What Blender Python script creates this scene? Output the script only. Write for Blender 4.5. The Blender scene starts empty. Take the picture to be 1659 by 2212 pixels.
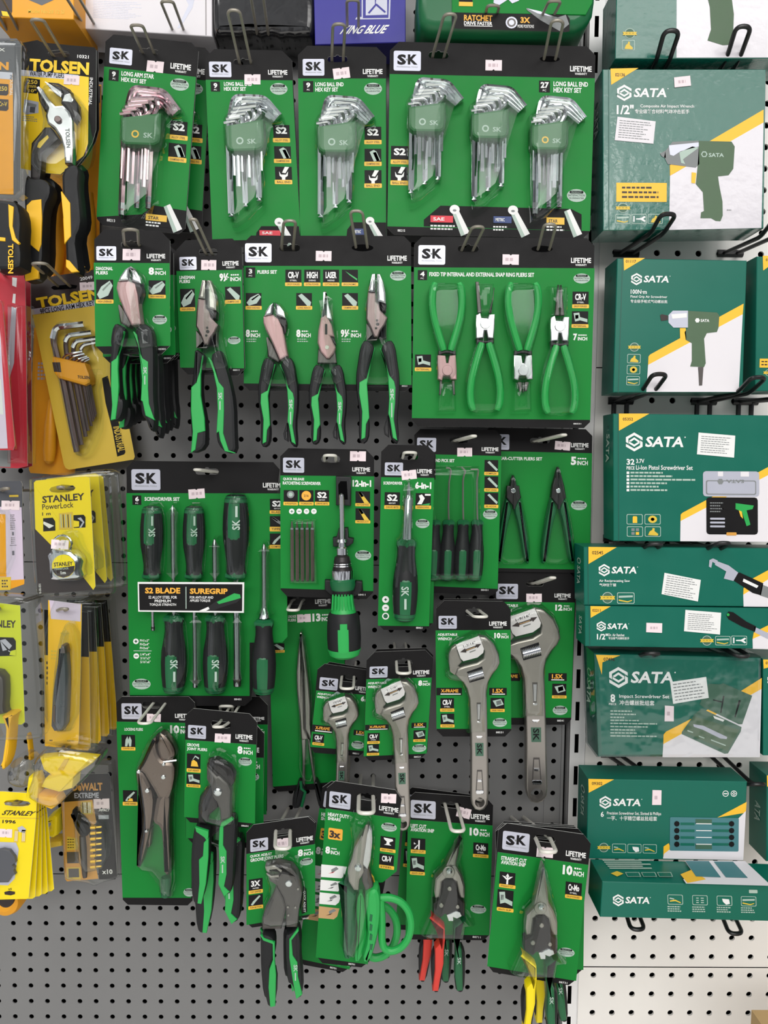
import bpy, math, random
from mathutils import Vector, Matrix
random.seed(7)
SC = bpy.context.scene
COL = SC.collection
# ---------------------------------------------------------------- camera
F, CX, CY = 1661.0, 829.5, 1106.0
PIT, YAW, ROLL, D, CZ = .0657, .011, .0111, 1.1435, 1.5
cam = bpy.data.cameras.new('camera'); cam_o = bpy.data.objects.new('camera', cam); COL.objects.link(cam_o)
cam.sensor_fit = 'VERTICAL'; cam.sensor_height = 36.0; cam.lens = F / 2212 * 36.0
cam.clip_start = .02
def _ray(u, v):
    c, s = math.cos(ROLL), math.sin(ROLL); u, v = c*u + s*v, -s*u + c*v
    c, s = math.cos(PIT), math.sin(PIT); y, z = c - s*v, -s - c*v
    c, s = math.cos(YAW), math.sin(YAW)
    return Vector((c*u + s*y, -s*u + c*y, z))
fw = _ray(0, 0).normalized(); rt = (_ray(.1, 0) - _ray(0, 0)).normalized(); up = rt.cross(fw).normalized()
cam_o.matrix_world = Matrix(((rt.x, up.x, -fw.x, 0), (rt.y, up.y, -fw.y, -D), (rt.z, up.z, -fw.z, CZ), (0, 0, 0, 1)))
SC.camera = cam_o
SC.view_settings.view_transform = 'Standard'; SC.view_settings.look = 'None'
SC.view_settings.exposure = -0.5; SC.view_settings.gamma = 1.0; SC.view_settings.use_curve_mapping = False
SC.cycles.transparent_max_bounces = 24
# ---------------------------------------------------------------- light: shop ceiling panels, one added far lamp, patchy noise room
W = bpy.data.worlds.new('room'); SC.world = W; W.use_nodes = True
nt = W.node_tree; bg = nt.nodes['Background']; bg.inputs[1].default_value = .84
# stand-in for the unseen shop: light and dark noise, shaped for chrome contrast
tc = nt.nodes.new('ShaderNodeTexCoord'); nz = nt.nodes.new('ShaderNodeTexNoise'); nz.inputs['Scale'].default_value = 3.2; nz.inputs['Detail'].default_value = 2
mp = nt.nodes.new('ShaderNodeMapping'); mp.inputs['Scale'].default_value = (1.6, 1.6, .7)
cr = nt.nodes.new('ShaderNodeValToRGB'); cr.color_ramp.elements[0].position = .36; cr.color_ramp.elements[0].color = (.12, .12, .13, 1)
cr.color_ramp.elements[1].position = .64; cr.color_ramp.elements[1].color = (1.25, 1.27, 1.3, 1)
nt.links.new(tc.outputs['Generated'], mp.inputs[0]); nt.links.new(mp.outputs[0], nz.inputs['Vector']); nt.links.new(nz.outputs['Fac'], cr.inputs[0]); nt.links.new(cr.outputs[0], bg.inputs[0])
def lamp(name, loc, sx, sy, power, target, color=(1, .98, .95)):
    l = bpy.data.lights.new(name, 'AREA'); l.shape = 'RECTANGLE'; l.size = sx; l.size_y = sy; l.energy = power; l.color = color
    o = bpy.data.objects.new(name, l); COL.objects.link(o); o.location = loc
    o.rotation_euler = (Vector(target) - Vector(loc)).to_track_quat('-Z', 'Y').to_euler()
    o['kind'] = 'structure'
    return o
lamp('ceiling_or_fill_lamp', (.95, -1.85, 3.1), 1.5, .7, 19, (.8, -1.6, 0))
lamp('ceiling_or_fill_lamp', (-1.0, -1.4, 3.1), 1.5, .7, 20, (-1.3, -1.3, 0))
lamp('ceiling_or_fill_lamp', (.8, -3.3, 3.1), 3.2, 1.2, 46, (.6, -2.6, 0))
lamp('ceiling_or_fill_lamp', (-.3, -5.0, 3.1), 4.0, 1.2, 150, (-.1, -1.5, .6))  # added far lamp, puts frontal fill on the board behind the tools
# ---------------------------------------------------------------- photo pixel -> point at a given distance in front of the wall
VS, VX, VY = 1.0, 0.0, 0.0
def view(s=1.0, ox=0.0, oy=0.0):
    global VS, VX, VY
    VS, VX, VY = s, ox, oy
vA = (3.6065, 0, 0); vB = (3.7705, 420, 0); vC = (3.456, 820, 0); vD = (3.95, 1260, 0); vE = (3.95, 0, 480)
vF = (3.072, 360, 480); vG = (3.7705, 860, 500); vH = (4.158, 1260, 520); v1 = (5.267, 0, 980); v2 = (3.4567, 0, 1360)
v3 = (3.9487, 250, 960); v4 = (4.021, 580, 930); v5 = (3.95, 880, 900); v6 = (3.867, 1230, 880); v7 = (3.254, 1230, 1380)
v8 = (3.813, 240, 1480); v9 = (4.1475, 560, 1260); v10 = (3.95, 920, 1220); v11 = (4.0075, 500, 1660); v12 = (3.7705, 860, 1660)
def P(x, y, d):
    r = _ray((VX + x/VS - CX)/F, (VY + y/VS - CY)/F); t = (D - d)/r.y
    return Vector((r.x*t, -d, CZ + r.z*t))
def U(n, d): return n/VS*(D - d)/F          # length of n picture units at distance d
# ---------------------------------------------------------------- materials
def lin(c): return tuple(((v/255)/12.92 if v/255 <= .04045 else ((v/255 + .055)/1.055)**2.4) for v in c) + (1,)
M = {}
def mat(name, rgb, rough=.5, metal=0., noise=0., bump=0., bscale=60., coat=0., spec=.5):
    m = bpy.data.materials.new(name); m.use_nodes = True; nt = m.node_tree; b = nt.nodes['Principled BSDF']
    b.inputs['Base Color'].default_value = lin(rgb); b.inputs['Roughness'].default_value = rough; b.inputs['Metallic'].default_value = metal
    b.inputs['Specular IOR Level'].default_value = spec
    if coat: b.inputs['Coat Weight'].default_value = coat; b.inputs['Coat Roughness'].default_value = .12
    tc = nt.nodes.new('ShaderNodeTexCoord'); n = nt.nodes.new('ShaderNodeTexNoise'); n.inputs['Scale'].default_value = bscale
    n.inputs['Detail'].default_value = 3; nt.links.new(tc.outputs['Object'], n.inputs['Vector'])
    mr = nt.nodes.new('ShaderNodeMapRange'); mr.inputs['To Min'].default_value = max(0, rough - .08); mr.inputs['To Max'].default_value = min(1, rough + .08)
    nt.links.new(n.outputs['Fac'], mr.inputs['Value']); nt.links.new(mr.outputs['Result'], b.inputs['Roughness'])
    if noise:
        mx = nt.nodes.new('ShaderNodeMix'); mx.data_type = 'RGBA'; c = lin(rgb)
        mx.inputs['A'].default_value = tuple(v*(1 - noise) for v in c[:3]) + (1,); mx.inputs['B'].default_value = tuple(min(1, v*(1 + noise)) for v in c[:3]) + (1,)
        nt.links.new(n.outputs['Fac'], mx.inputs['Factor']); nt.links.new(mx.outputs['Result'], b.inputs['Base Color'])
    if bump:
        bp = nt.nodes.new('ShaderNodeBump'); bp.inputs['Strength'].default_value = bump; bp.inputs['Distance'].default_value = .002
        nt.links.new(n.outputs['Fac'], bp.inputs['Height']); nt.links.new(bp.outputs['Normal'], b.inputs['Normal'])
    M[name] = m
    return m
def clear(name, tint, base=.04, edge=.55, rough=.08, bump=0., bscale=40):
    m = bpy.data.materials.new(name); m.use_nodes = True; nt = m.node_tree; nt.nodes.clear()
    o = nt.nodes.new('ShaderNodeOutputMaterial'); t = nt.nodes.new('ShaderNodeBsdfTransparent'); g = nt.nodes.new('ShaderNodeBsdfGlossy')
    t.inputs[0].default_value = lin(tint); g.inputs['Roughness'].default_value = rough; g.inputs[0].default_value = (.95, .97, 1, 1)
    lw = nt.nodes.new('ShaderNodeLayerWeight'); lw.inputs['Blend'].default_value = .35
    mr = nt.nodes.new('ShaderNodeMapRange'); mr.inputs['To Min'].default_value = base; mr.inputs['To Max'].default_value = edge
    mx = nt.nodes.new('ShaderNodeMixShader')
    nt.links.new(lw.outputs['Facing'], mr.inputs['Value']); nt.links.new(mr.outputs['Result'], mx.inputs[0])
    nt.links.new(t.outputs[0], mx.inputs[1]); nt.links.new(g.outputs[0], mx.inputs[2]); nt.links.new(mx.outputs[0], o.inputs[0])
    tc = nt.nodes.new('ShaderNodeTexCoord'); n = nt.nodes.new('ShaderNodeTexNoise'); n.inputs['Scale'].default_value = bscale
    bp = nt.nodes.new('ShaderNodeBump'); bp.inputs['Strength'].default_value = max(.02, bump); bp.inputs['Distance'].default_value = .003
    nt.links.new(tc.outputs['Object'], n.inputs['Vector']); nt.links.new(n.outputs['Fac'], bp.inputs['Height'])
    nt.links.new(bp.outputs['Normal'], g.inputs['Normal']); nt.links.new(bp.outputs['Normal'], lw.inputs['Normal'])
    M[name] = m
for a in (('board_grey', (127, 127, 127), .5, 0, .05, .03, 9), ('board_white', (244, 241, 236), .5, 0, .04, .03, 8), ('opening_shade', (8, 8, 9), .9, 0, 0, 0, 60, 0, .05),  # last one: near-black, the shade inside holes, slots and recesses as a colour
          ('post_white', (238, 237, 236), .45), ('wall_dark', (60, 60, 62), .8),
          ('green', (17, 129, 50), .45, 0, .05, .02, 40, 0, .2), ('card_black', (24, 23, 24), .5, 0, .06, .03, 50, 0, .16), ('paper', (225, 225, 222), .7),
          ('silver', (196, 198, 212), .32, .25), ('white', (240, 240, 238), .5), ('pale', (176, 196, 184), .5), ('ink', (20, 19, 20), .5, 0, 0, 0, 60, 0, .2),
          ('strip', (240, 190, 58), .45), ('gold', (246, 178, 60), .45), ('sticker', (246, 228, 232), .55), ('faint', (206, 186, 192), .6),
          ('steel', (205, 205, 208), .2, 1), ('steel_dark', (120, 104, 104), .34, .85), ('rosy_reflect', (178, 142, 144), .4, .55), ('chrome', (222, 224, 228), .1, 1),  # the pinkish steels hold a rosy reflection in their base colour
          ('chrome_rose_reflect', (222, 190, 198), .14, 1), ('satin', (168, 163, 157), .34, .9, .06), ('satin_dark', (96, 92, 90), .42, .7), ('black_metal', (52, 49, 50), .38, .6),  # rose chrome: a rosy reflection tinted into the metal colour
          ('nickel', (128, 112, 104), .3, .9, .08),
          ('grip_black', (27, 28, 30), .5, 0, .1, .05, 90, 0, .35), ('grip_green', (36, 168, 78), .42), ('deep_green', (20, 100, 58), .35), ('holder', (48, 112, 62), .35),
          ('red_grip', (222, 60, 48), .42), ('yellow_grip', (252, 226, 10), .42), ('hook_grey', (150, 144, 132), .38, .35), ('hook_white', (225, 222, 212), .35, .1),
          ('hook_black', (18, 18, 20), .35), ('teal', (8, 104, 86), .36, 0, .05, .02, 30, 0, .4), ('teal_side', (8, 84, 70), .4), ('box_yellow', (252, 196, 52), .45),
          ('tool_green', (78, 104, 76), .5, 0, .1), ('case_green', (66, 104, 84), .5, 0, .08), ('slate', (72, 128, 134), .5),
          ('mustard', (250, 193, 30), .42), ('tolsen_yellow', (250, 208, 20), .42, 0, .03), ('tolsen_orange', (240, 164, 24), .45, 0, .06), ('khaki', (226, 192, 62), .45, 0, .03),
          ('stanley_yellow', (250, 224, 10), .42), ('dewalt_orange', (222, 160, 66), .45), ('brown_black', (46, 32, 30), .45), ('red_card', (200, 40, 58), .45), ('red_deep', (158, 20, 40), .45),
          ('lilac', (216, 200, 220), .5), ('blue_box', (48, 44, 146), .45), ('cardboard', (196, 162, 112), .8, 0, .05), ('white_box', (232, 228, 232), .5),
          ('red_print', (222, 48, 66), .5), ('blue_print', (44, 66, 122), .5), ('grey_print', (128, 132, 132), .5), ('tan_print', (200, 160, 110), .5), ('brass', (236, 186, 60), .3, .6),
          ('lime', (216, 226, 30), .45), ('smoke', (84, 86, 92), .3)):
    mat(*a)
mat('teal_wrap', (10, 100, 84), .16, 0, .05, .55, 55, coat=.6)
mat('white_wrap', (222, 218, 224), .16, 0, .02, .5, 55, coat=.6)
mat('black_wrap', (30, 30, 32), .14, 0, 0, 1., 26, coat=.8)
clear('blister', (244, 248, 245), .012, .34, .06, .05, 30)
clear('blister_thick', (242, 244, 240), .016, .45, .08, .08, 25)
clear('bag', (244, 242, 234), .06, .6, .12, .8, 45)
clear('wrap', (244, 246, 246), .04, .5, .1, .6, 30)
# ---------------------------------------------------------------- mesh builder
def area2(p): return sum(p[i][0]*p[(i+1) % len(p)][1] - p[(i+1) % len(p)][0]*p[i][1] for i in range(len(p)))
def ccw(p): return list(p) if area2(p) > 0 else list(p)[::-1]
def inset(p, r):
    n = len(p); out = []
    for i in range(n):
        a, b, c = Vector(p[i-1]), Vector(p[i]), Vector(p[(i+1) % n])
        e1 = (b - a); e2 = (c - b)
        if e1.length < 1e-9 or e2.length < 1e-9: out.append(b); continue
        e1.normalize(); e2.normalize(); n1 = Vector((-e1.y, e1.x)); n2 = Vector((-e2.y, e2.x)); m = n1 + n2
        k = m.length_squared
        out.append(b + (m*(2*r/k) if k > .5 else n1*r*1.2))
    return [tuple(v) for v in out]
def smooth_poly(p, it=1):
    for _ in range(it):
        q = []
        for i in range(len(p)):
            a, b = p[i], p[(i+1) % len(p)]
            q += [(a[0]*.75 + b[0]*.25, a[1]*.75 + b[1]*.25), (a[0]*.25 + b[0]*.75, a[1]*.25 + b[1]*.75)]
        p = q
    return p
class MB:
    def __init__(s): s.v, s.f, s.m, s.sm, s.mats = [], [], [], [], []
    def mi(s, name):
        if name not in s.mats: s.mats.append(name)
        return s.mats.index(name)
    def add(s, vs, fs, m, smooth=False):
        o = len(s.v); s.v += [Vector(v) for v in vs]; k = s.mi(m)
        for f in fs: s.f.append([i + o for i in f]); s.m.append(k); s.sm.append(smooth)
    def poly3(s, pts, m): s.add(pts, [list(range(len(pts)))], m)
    def flat(s, xz, d, m):
        p = ccw(xz); s.add([(a, -d, b) for a, b in p], [list(range(len(p)))], m)
    def prism(s, xz, df, db, m, hole=None, side=None, ch=0., back=True, steps=3):
        p = ccw(xz); n = len(p)
        if ch:
            rings = [(p, db)] + [(inset(p, ch*(1 - math.cos(t*math.pi/2/steps))), df - ch*(1 - math.sin(t*math.pi/2/steps))) for t in range(steps + 1)]
        else: rings = [(p, db), (p, df)]
        vs = [(a, -d, b) for q, d in rings for a, b in q]; fs = []
        for k in range(len(rings) - 1):
            for i in range(n): j = (i+1) % n; fs.append([k*n + i, k*n + j, (k+1)*n + j, (k+1)*n + i])
        s.add(vs, fs, side or m, bool(ch))
        top = rings[-1][0]
        if hole:
            h = ccw(hole)[::-1]; i0 = min(range(len(top)), key=lambda i: (top[i][0] - h[0][0])**2 + (top[i][1] - h[0][1])**2)
            t = top[i0:] + top[:i0]; k = min(range(len(h)), key=lambda i: (t[0][0] - h[i][0])**2 + (t[0][1] - h[i][1])**2); h = h[k:] + h[:k]
            loop = t + [t[0]] + h + [h[0]]
            s.add([(a, -df, b) for a, b in loop], [list(range(len(loop)))], m, bool(ch))
            s.add([(a, -d, b) for d in (df, db) for a, b in h], [[i, (i+1) % len(h), len(h) + (i+1) % len(h), len(h) + i] for i in range(len(h))], side or m)
            if back: s.add([(a, -db, b) for a, b in loop][::-1], [list(range(len(loop)))], m)
        else:
            s.add([(a, -df, b) for a, b in top], [list(range(n))], m, bool(ch))
            if back: s.add([(a, -db, b) for a, b in p][::-1], [list(range(n))], m)
    def tube(s, pts, r, m, n=8, caps=True, squash=1.):
        pts = [Vector(p) for p in pts]; rs = r if isinstance(r, (list, tuple)) else [r]*len(pts); vs = []; ref = None
        for i, p in enumerate(pts):
            t = (pts[min(i+1, len(pts)-1)] - pts[max(i-1, 0)]).normalized()
            if ref is None:
                ref = Vector((0, 0, 1)) if abs(t.z) < .8 else Vector((0, -1, 0))
            a = (ref - t*ref.dot(t)).normalized(); b = t.cross(a); ref = a
            vs += [p + (a*math.cos(q) + b*math.sin(q)*squash)*rs[i] for q in (2*math.pi*k/n for k in range(n))]
        fs = [[i*n + k, i*n + (k+1) % n, (i+1)*n + (k+1) % n, (i+1)*n + k] for i in range(len(pts)-1) for k in range(n)]
        if caps: fs += [list(range(n))[::-1], [(len(pts)-1)*n + k for k in range(n)]]
        s.add(vs, fs, m, True)
    def lathe(s, p0, p1, prof, m, n=18, sector=None, squash=1.):
        """prof: (t along p0->p1, radius in metres); sector: (from, to) degrees round the axis, 0 = towards the viewer"""
        p0, p1 = Vector(p0), Vector(p1); ax = p1 - p0; t = ax.normalized(); fr = Vector((0, -1, 0)); a = (fr - t*fr.dot(t)).normalized(); b = t.cross(a)
        full = sector is None; qs = [2*math.pi*k/n for k in range(n)] if full else [math.radians(sector[0] + (sector[1]-sector[0])*k/(n-1)) for k in range(n)]
        vs = [p0 + ax*u + (a*math.cos(q)*squash + b*math.sin(q))*r for u, r in prof for q in qs]
        e = n if full else n - 1
        fs = [[i*n + k, i*n + (k+1) % n, (i+1)*n + (k+1) % n, (i+1)*n + k] for i in range(len(prof)-1) for k in range(e)]
        if full: fs += [list(range(n))[::-1], [(len(prof)-1)*n + k for k in range(n)]]
        s.add(vs, fs, m, True)
    def box(s, x0, x1, d0, d1, z0, z1, m):
        s.prism([(x0, z0), (x1, z0), (x1, z1), (x0, z1)], d1, d0, m)
    def build(s, name, parent=None, origin=(0, 0, 0), sharp=35):
        me = bpy.data.meshes.new(name); o = Vector(origin)
        me.from_pydata([v - o for v in s.v], [], s.f)
        for n in s.mats: me.materials.append(M[n])
        me.polygons.foreach_set('material_index', s.m); me.polygons.foreach_set('use_smooth', s.sm); me.update()
        if any(s.sm): me.set_sharp_from_angle(angle=math.radians(sharp))
        ob = bpy.data.objects.new(name, me); COL.objects.link(ob)
        if parent: ob.parent = parent
        return ob
# ---------------------------------------------------------------- lettering
_TX = {}
def glyphs(body, bold):
    key = (body, bold)
    if key in _TX: return _TX[key]
    c = bpy.data.curves.new('t', 'FONT'); c.body = body; c.resolution_u = 2; c.offset = bold; c.fill_mode = 'FRONT'
    o = bpy.data.objects.new('t', c); COL.objects.link(o)
    me = bpy.data.meshes.new_from_object(o.evaluated_get(bpy.context.evaluated_depsgraph_get()))
    vs = [(v.co.x, v.co.y) for v in me.vertices]; fs = [list(p.vertices) for p in me.polygons]
    bpy.data.objects.remove(o); bpy.data.curves.remove(c); bpy.data.meshes.remove(me)
    if not vs: vs = [(0, 0), (1, 0), (1, 1)]; fs = [[0, 1, 2]]
    x0 = min(v[0] for v in vs); x1 = max(v[0] for v in vs); y0 = min(v[1] for v in vs); y1 = max(v[1] for v in vs)
    r = ([((x-x0)/(x1-x0+1e-9), (y-y0)/(y1-y0+1e-9)) for x, y in vs], fs)
    _TX[key] = r
    return r
# ---------------------------------------------------------------- things
class Thing:
    def __init__(s, name, label, cat, x, y, d, group=None):
        s.O = P(x, y, d); s.d = d; s.px = (VX + x/VS, VY + y/VS); s.root = bpy.data.objects.new(name, None); COL.objects.link(s.root); s.root.location = s.O
        s.root.empty_display_size = .01; s.root['label'] = label; s.root['category'] = cat
        if group: s.root['group'] = group
    def part(s, mb, name, parent=None, label=None):
        o = mb.build(name, parent or s.root, s.O)
        if label: o['label'] = label
        return o
    def sub(s, name):
        o = bpy.data.objects.new(name, None); COL.objects.link(o); o.parent = s.root; o.empty_display_size = .01
        return o
def solo(ob, label, cat, group=None):
    ob['label'] = label; ob['category'] = cat
    if group: ob['group'] = group
    return ob
KIDS = {}
def copy_thing(T, dx, dd, dz, label, roll=0., scale=1., group=None):
    r = T.root.copy(); COL.objects.link(r); r.location = T.O + Vector((dx, -dd, dz)); r.rotation_euler = (0, math.radians(roll), 0); r.scale = (scale,)*3
    r['label'] = label
    if group: r['group'] = group
    for ch in T.root.children:
        if ch.get('front_only'): continue
        c = ch.copy(); COL.objects.link(c); c.parent = r
        for g in ch.children:
            k = g.copy(); COL.objects.link(k); k.parent = c
    return r
def behind(T, dx, dy, dd, label, roll=0., scale=1., group=None):
    """copy hung dd further back, its slot seen dx, dy picture pixels from the slot of T"""
    global VS, VX, VY
    k = VS, VX, VY; VS, VX, VY = 1., 0., 0.; v = P(T.px[0] + dx, T.px[1] + dy, T.d - dd) - T.O; VS, VX, VY = k
    return copy_thing(T, v.x, -v.y, v.z, label, roll, scale, group)
# ---------------------------------------------------------------- flat print on a plane at distance d; a/b tilt of its across/down directions in degrees
LIFT = .00016
class Print:
    def __init__(s, mb, d, a=0., b=None):
        s.mb, s.d = mb, d; s.a = math.radians(a); b = math.radians(a if b is None else b)
        s.u = (math.cos(s.a), math.sin(s.a)); s.w = (-math.sin(b), math.cos(b))
    def q(s, x, y, k): v = P(x, y, s.d + LIFT*k); return (v.x, v.z)
    def poly(s, pts, m, k=1): s.mb.flat([s.q(x, y, k) for x, y in pts], s.d + LIFT*k, m)
    def loc(s, x0, y0, x1, y1, fx, fy):
        cx, cy = (x0+x1)/2, (y0+y1)/2; i, j = (fx-.5)*(x1-x0), (fy-.5)*(y1-y0)
        return (cx + i*s.u[0] + j*s.w[0], cy + i*s.u[1] + j*s.w[1])
    def rect(s, x0, y0, x1, y1, m, k=1, r=0.):
        if not r: pts = [s.loc(x0, y0, x1, y1, *t) for t in ((0, 0), (1, 0), (1, 1), (0, 1))]
        else:
            rx, ry = r/(x1-x0), r/(y1-y0); pts = []
            for cx, cy, a0 in ((1-rx, 1-ry, 0), (rx, 1-ry, 90), (rx, ry, 180), (1-rx, ry, 270)):
                for t in (0, 45, 90): g = math.radians(a0 + t); pts.append(s.loc(x0, y0, x1, y1, cx + rx*math.cos(g), cy + ry*math.sin(g)))
        s.poly(pts, m, k)
    def oval(s, x0, y0, x1, y1, m, k=1, n=16):
        s.poly([s.loc(x0, y0, x1, y1, .5 + .5*math.cos(t), .5 + .5*math.sin(t)) for t in (2*math.pi*i/n for i in range(n))], m, k)
    def text(s, body, x0, y0, x1, y1, m, k=2, bold=.012, shear=0., spin=0, flip=False):
        vs, fs = glyphs(body, bold); out = []
        for gx, gy in vs:
            if flip: gx, gy = 1-gx, 1-gy
            if spin == 90: gx, gy = gy, 1-gx           # reads downwards
            elif spin == -90: gx, gy = 1-gy, gx        # reads upwards
            X, Z = s.q(*s.loc(x0, y0, x1, y1, gx + shear*gy*.3, 1-gy), k); out.append((X, -(s.d + LIFT*k), Z))
        s.mb.add(out, fs, m)
    def lines(s, x0, y0, x1, y1, n, m, k=2, fill=.55, seed=1):
        """n rows of small print as broken dashes"""
        rd = random.Random(seed); h = (y1-y0)/n
        for i in range(n):
            x = x0; end = x0 + (x1-x0)*rd.uniform(.7, 1)
            while x < end:
                w = rd.uniform(.03, .1)*(x1-x0) + h*.4; e = min(end, x+w)
                p = [((a-x0)/(x1-x0), (i + c)/n) for a, c in ((x, .2), (e, .2), (e, .2+fill), (x, .2+fill))]
                s.poly([s.loc(x0, y0, x1, y1, *t) for t in p], m, k); x = e + h*.25
# ================================================================ SETTING: pegboards, slotted upright, rear wall, floor
X0, PG = -.22463, .025                      # first hole column and pitch of the grey board
def pegboard(name, x_edges, z_edges, xs, zs, r, m, t=.0012):
    """sheet with real round holes: each cell of the lattice is a square with a round hole"""
    mb = MB(); n = 10; px = xs[1]-xs[0]; pz = abs(zs[1]-zs[0])
    V, Fc = [], []
    for x in xs:
        for z in zs:
            o = len(V); hx, hz = px/2, pz/2
            x0, x1 = max(x-hx, x_edges[0]), min(x+hx, x_edges[1]); z0, z1 = (z_edges[0] if z == zs[-1] else z-hz), (z_edges[1] if z == zs[0] else z+hz)
            if x == xs[0]: x0 = x_edges[0]
            if x == xs[-1]: x1 = x_edges[1]
            ring = [(x + r*math.cos(2*math.pi*k/n + .3), z + r*math.sin(2*math.pi*k/n + .3)) for k in range(n)]
            out = []
            for a, b in ring:
                dx, dz = a-x, b-z; k = min((x1-x if dx > 0 else x-x0)/abs(dx), (z1-z if dz > 0 else z-z0)/abs(dz)); out.append((x+dx*k, z+dz*k))
            V += [(a, -t, b) for a, b in ring] + [(a, -t, b) for a, b in out] + [(a, .0008 - t*.4, b) for a, b in ring]
            for k in range(n):
                j = (k+1) % n; Fc.append([o+k, o+n+k, o+n+j, o+j]); Fc.append([o+k, o+j, o+2*n+j, o+2*n+k])
            # cell corners
            for cx, cz in ((x0, z0), (x1, z0), (x1, z1), (x0, z1)):
                best = None
                for k in range(n):
                    a, b = out[k], out[(k+1) % n]
                    on = lambda p: abs(p[0]-cx) < 1e-6 or abs(p[1]-cz) < 1e-6
                    if on(a) and on(b) and not (abs(a[0]-b[0]) < 1e-6 or abs(a[1]-b[1]) < 1e-6):
                        if abs((a[0]-cx)*(b[0]-cx)) < 1e-9 and abs((a[1]-cz)*(b[1]-cz)) < 1e-9: best = k
                if best is not None:
                    V.append((cx, -t, cz)); Fc.append([o+n+best, len(V)-1, o+n+(best+1) % n])
    mb.add(V, Fc, m)
    ob = mb.build(name); ob['kind'] = 'structure'
    return ob
zt = 2.09063
cols = [X0 + PG*i for i in range(-32, 21)]
gx = (-1.03, .2905)
def z_of(y, x=500): return P(x, y, 0).z
# four stacked grey panels; the hole rows restart on each
panels = [(zt + .26, 1.80, zt), (1.80, 1.345, z_of(875.2)), (1.345, .865, z_of(1607.3, 948)), (.865, .40, z_of(2130.1, 661))]
for i, (za, zb, zr) in enumerate(panels):
    k0 = math.ceil((zr - za + .004)/PG); k1 = math.floor((zr - zb - .004)/PG)
    pegboard('wall_grey_panel_%d' % (i+1), gx, (zb + .0006, za - .0006), cols, [zr - PG*k for k in range(k0, k1+1)], .0038, 'board_grey')
WP = .03048
wcols = [.4064 + WP*i for i in range(-3, 20)]; wx = (.3075 - .006, .675)
for i, (za, zb, zr) in enumerate([(2.35, P(1300, 795, 0).z, 1.8077), (P(1300, 795, 0).z, P(1300, 1440, 0).z, 1.5944), (P(1300, 1440, 0).z, P(1300, 2085, 0).z, 1.0435), (P(1300, 2085, 0).z, .40, .7085)]):
    k0 = math.ceil((zr - za + .004)/WP); k1 = math.floor((zr - zb - .004)/WP)
    pegboard('wall_white_panel_%d' % (i+1), (.3225, 1.0), (zb + .0008, za - .0008), [c for c in wcols if c > .33], [zr - WP*k for k in range(k0, k1+1)], .0046, 'board_white', t=.004)
mb = MB(); mb.box(-2.2, 2.2, -.08, -.05, .0, 2.9, 'wall_dark'); o = mb.build('wall_rear'); o['kind'] = 'structure'
mb = MB(); mb.box(-1.1, 1.05, -.03, -.02, .3, 2.4, 'opening_shade'); o = mb.build('wall_hole_shade'); o['kind'] = 'structure'  # near-black sheet, shade put into its colour so the holes read dark
mb = MB(); mb.box(-2.2, 2.2, -.1, 3.5, -.05, 0, 'board_white'); o = mb.build('floor'); o['kind'] = 'structure'
# slotted steel upright between the two boards, and the folded edge of the grey board
mb = MB(); px0, px1 = .2985, .3222
V, Fc = [], []
zs = 2.35; step = .05; sl = (.3065, .3125); k = 0
while zs > .4:
    a, b = zs, zs - step
    for q in ((px0, a, sl[0], b), (sl[1], a, px1, b), (sl[0], a, sl[1], a - .0105), (sl[0], b + .0105, sl[1], b)):
        V += [(q[0], -.002, q[3]), (q[2], -.002, q[3]), (q[2], -.002, q[1]), (q[0], -.002, q[1])]; Fc.append([len(V)-4, len(V)-3, len(V)-2, len(V)-1])
    zs -= step
mb.add(V, Fc, 'post_white')
mb.prism([(px0, .4), (px0 + .0008, .4), (px0 + .0008, 2.35), (px0, 2.35)], .002, -.02, 'post_white')
mb.prism([(px1 - .0008, .4), (px1, .4), (px1, 2.35), (px1 - .0008, 2.35)], .004, -.02, 'post_white')
o = mb.build('trim_1'); o['kind'] = 'structure'
mb = MB(); mb.prism([(.2865, .5), (.2905, .5), (.2905, 2.2), (.2865, 2.2)], .0035, -.02, 'board_grey'); mb.prism([(.262, .5), (.2645, .5), (.2645, 2.2), (.262, 2.2)], .0025, -.001, 'board_grey')
o = mb.build('trim_2'); o['kind'] = 'structure'
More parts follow.
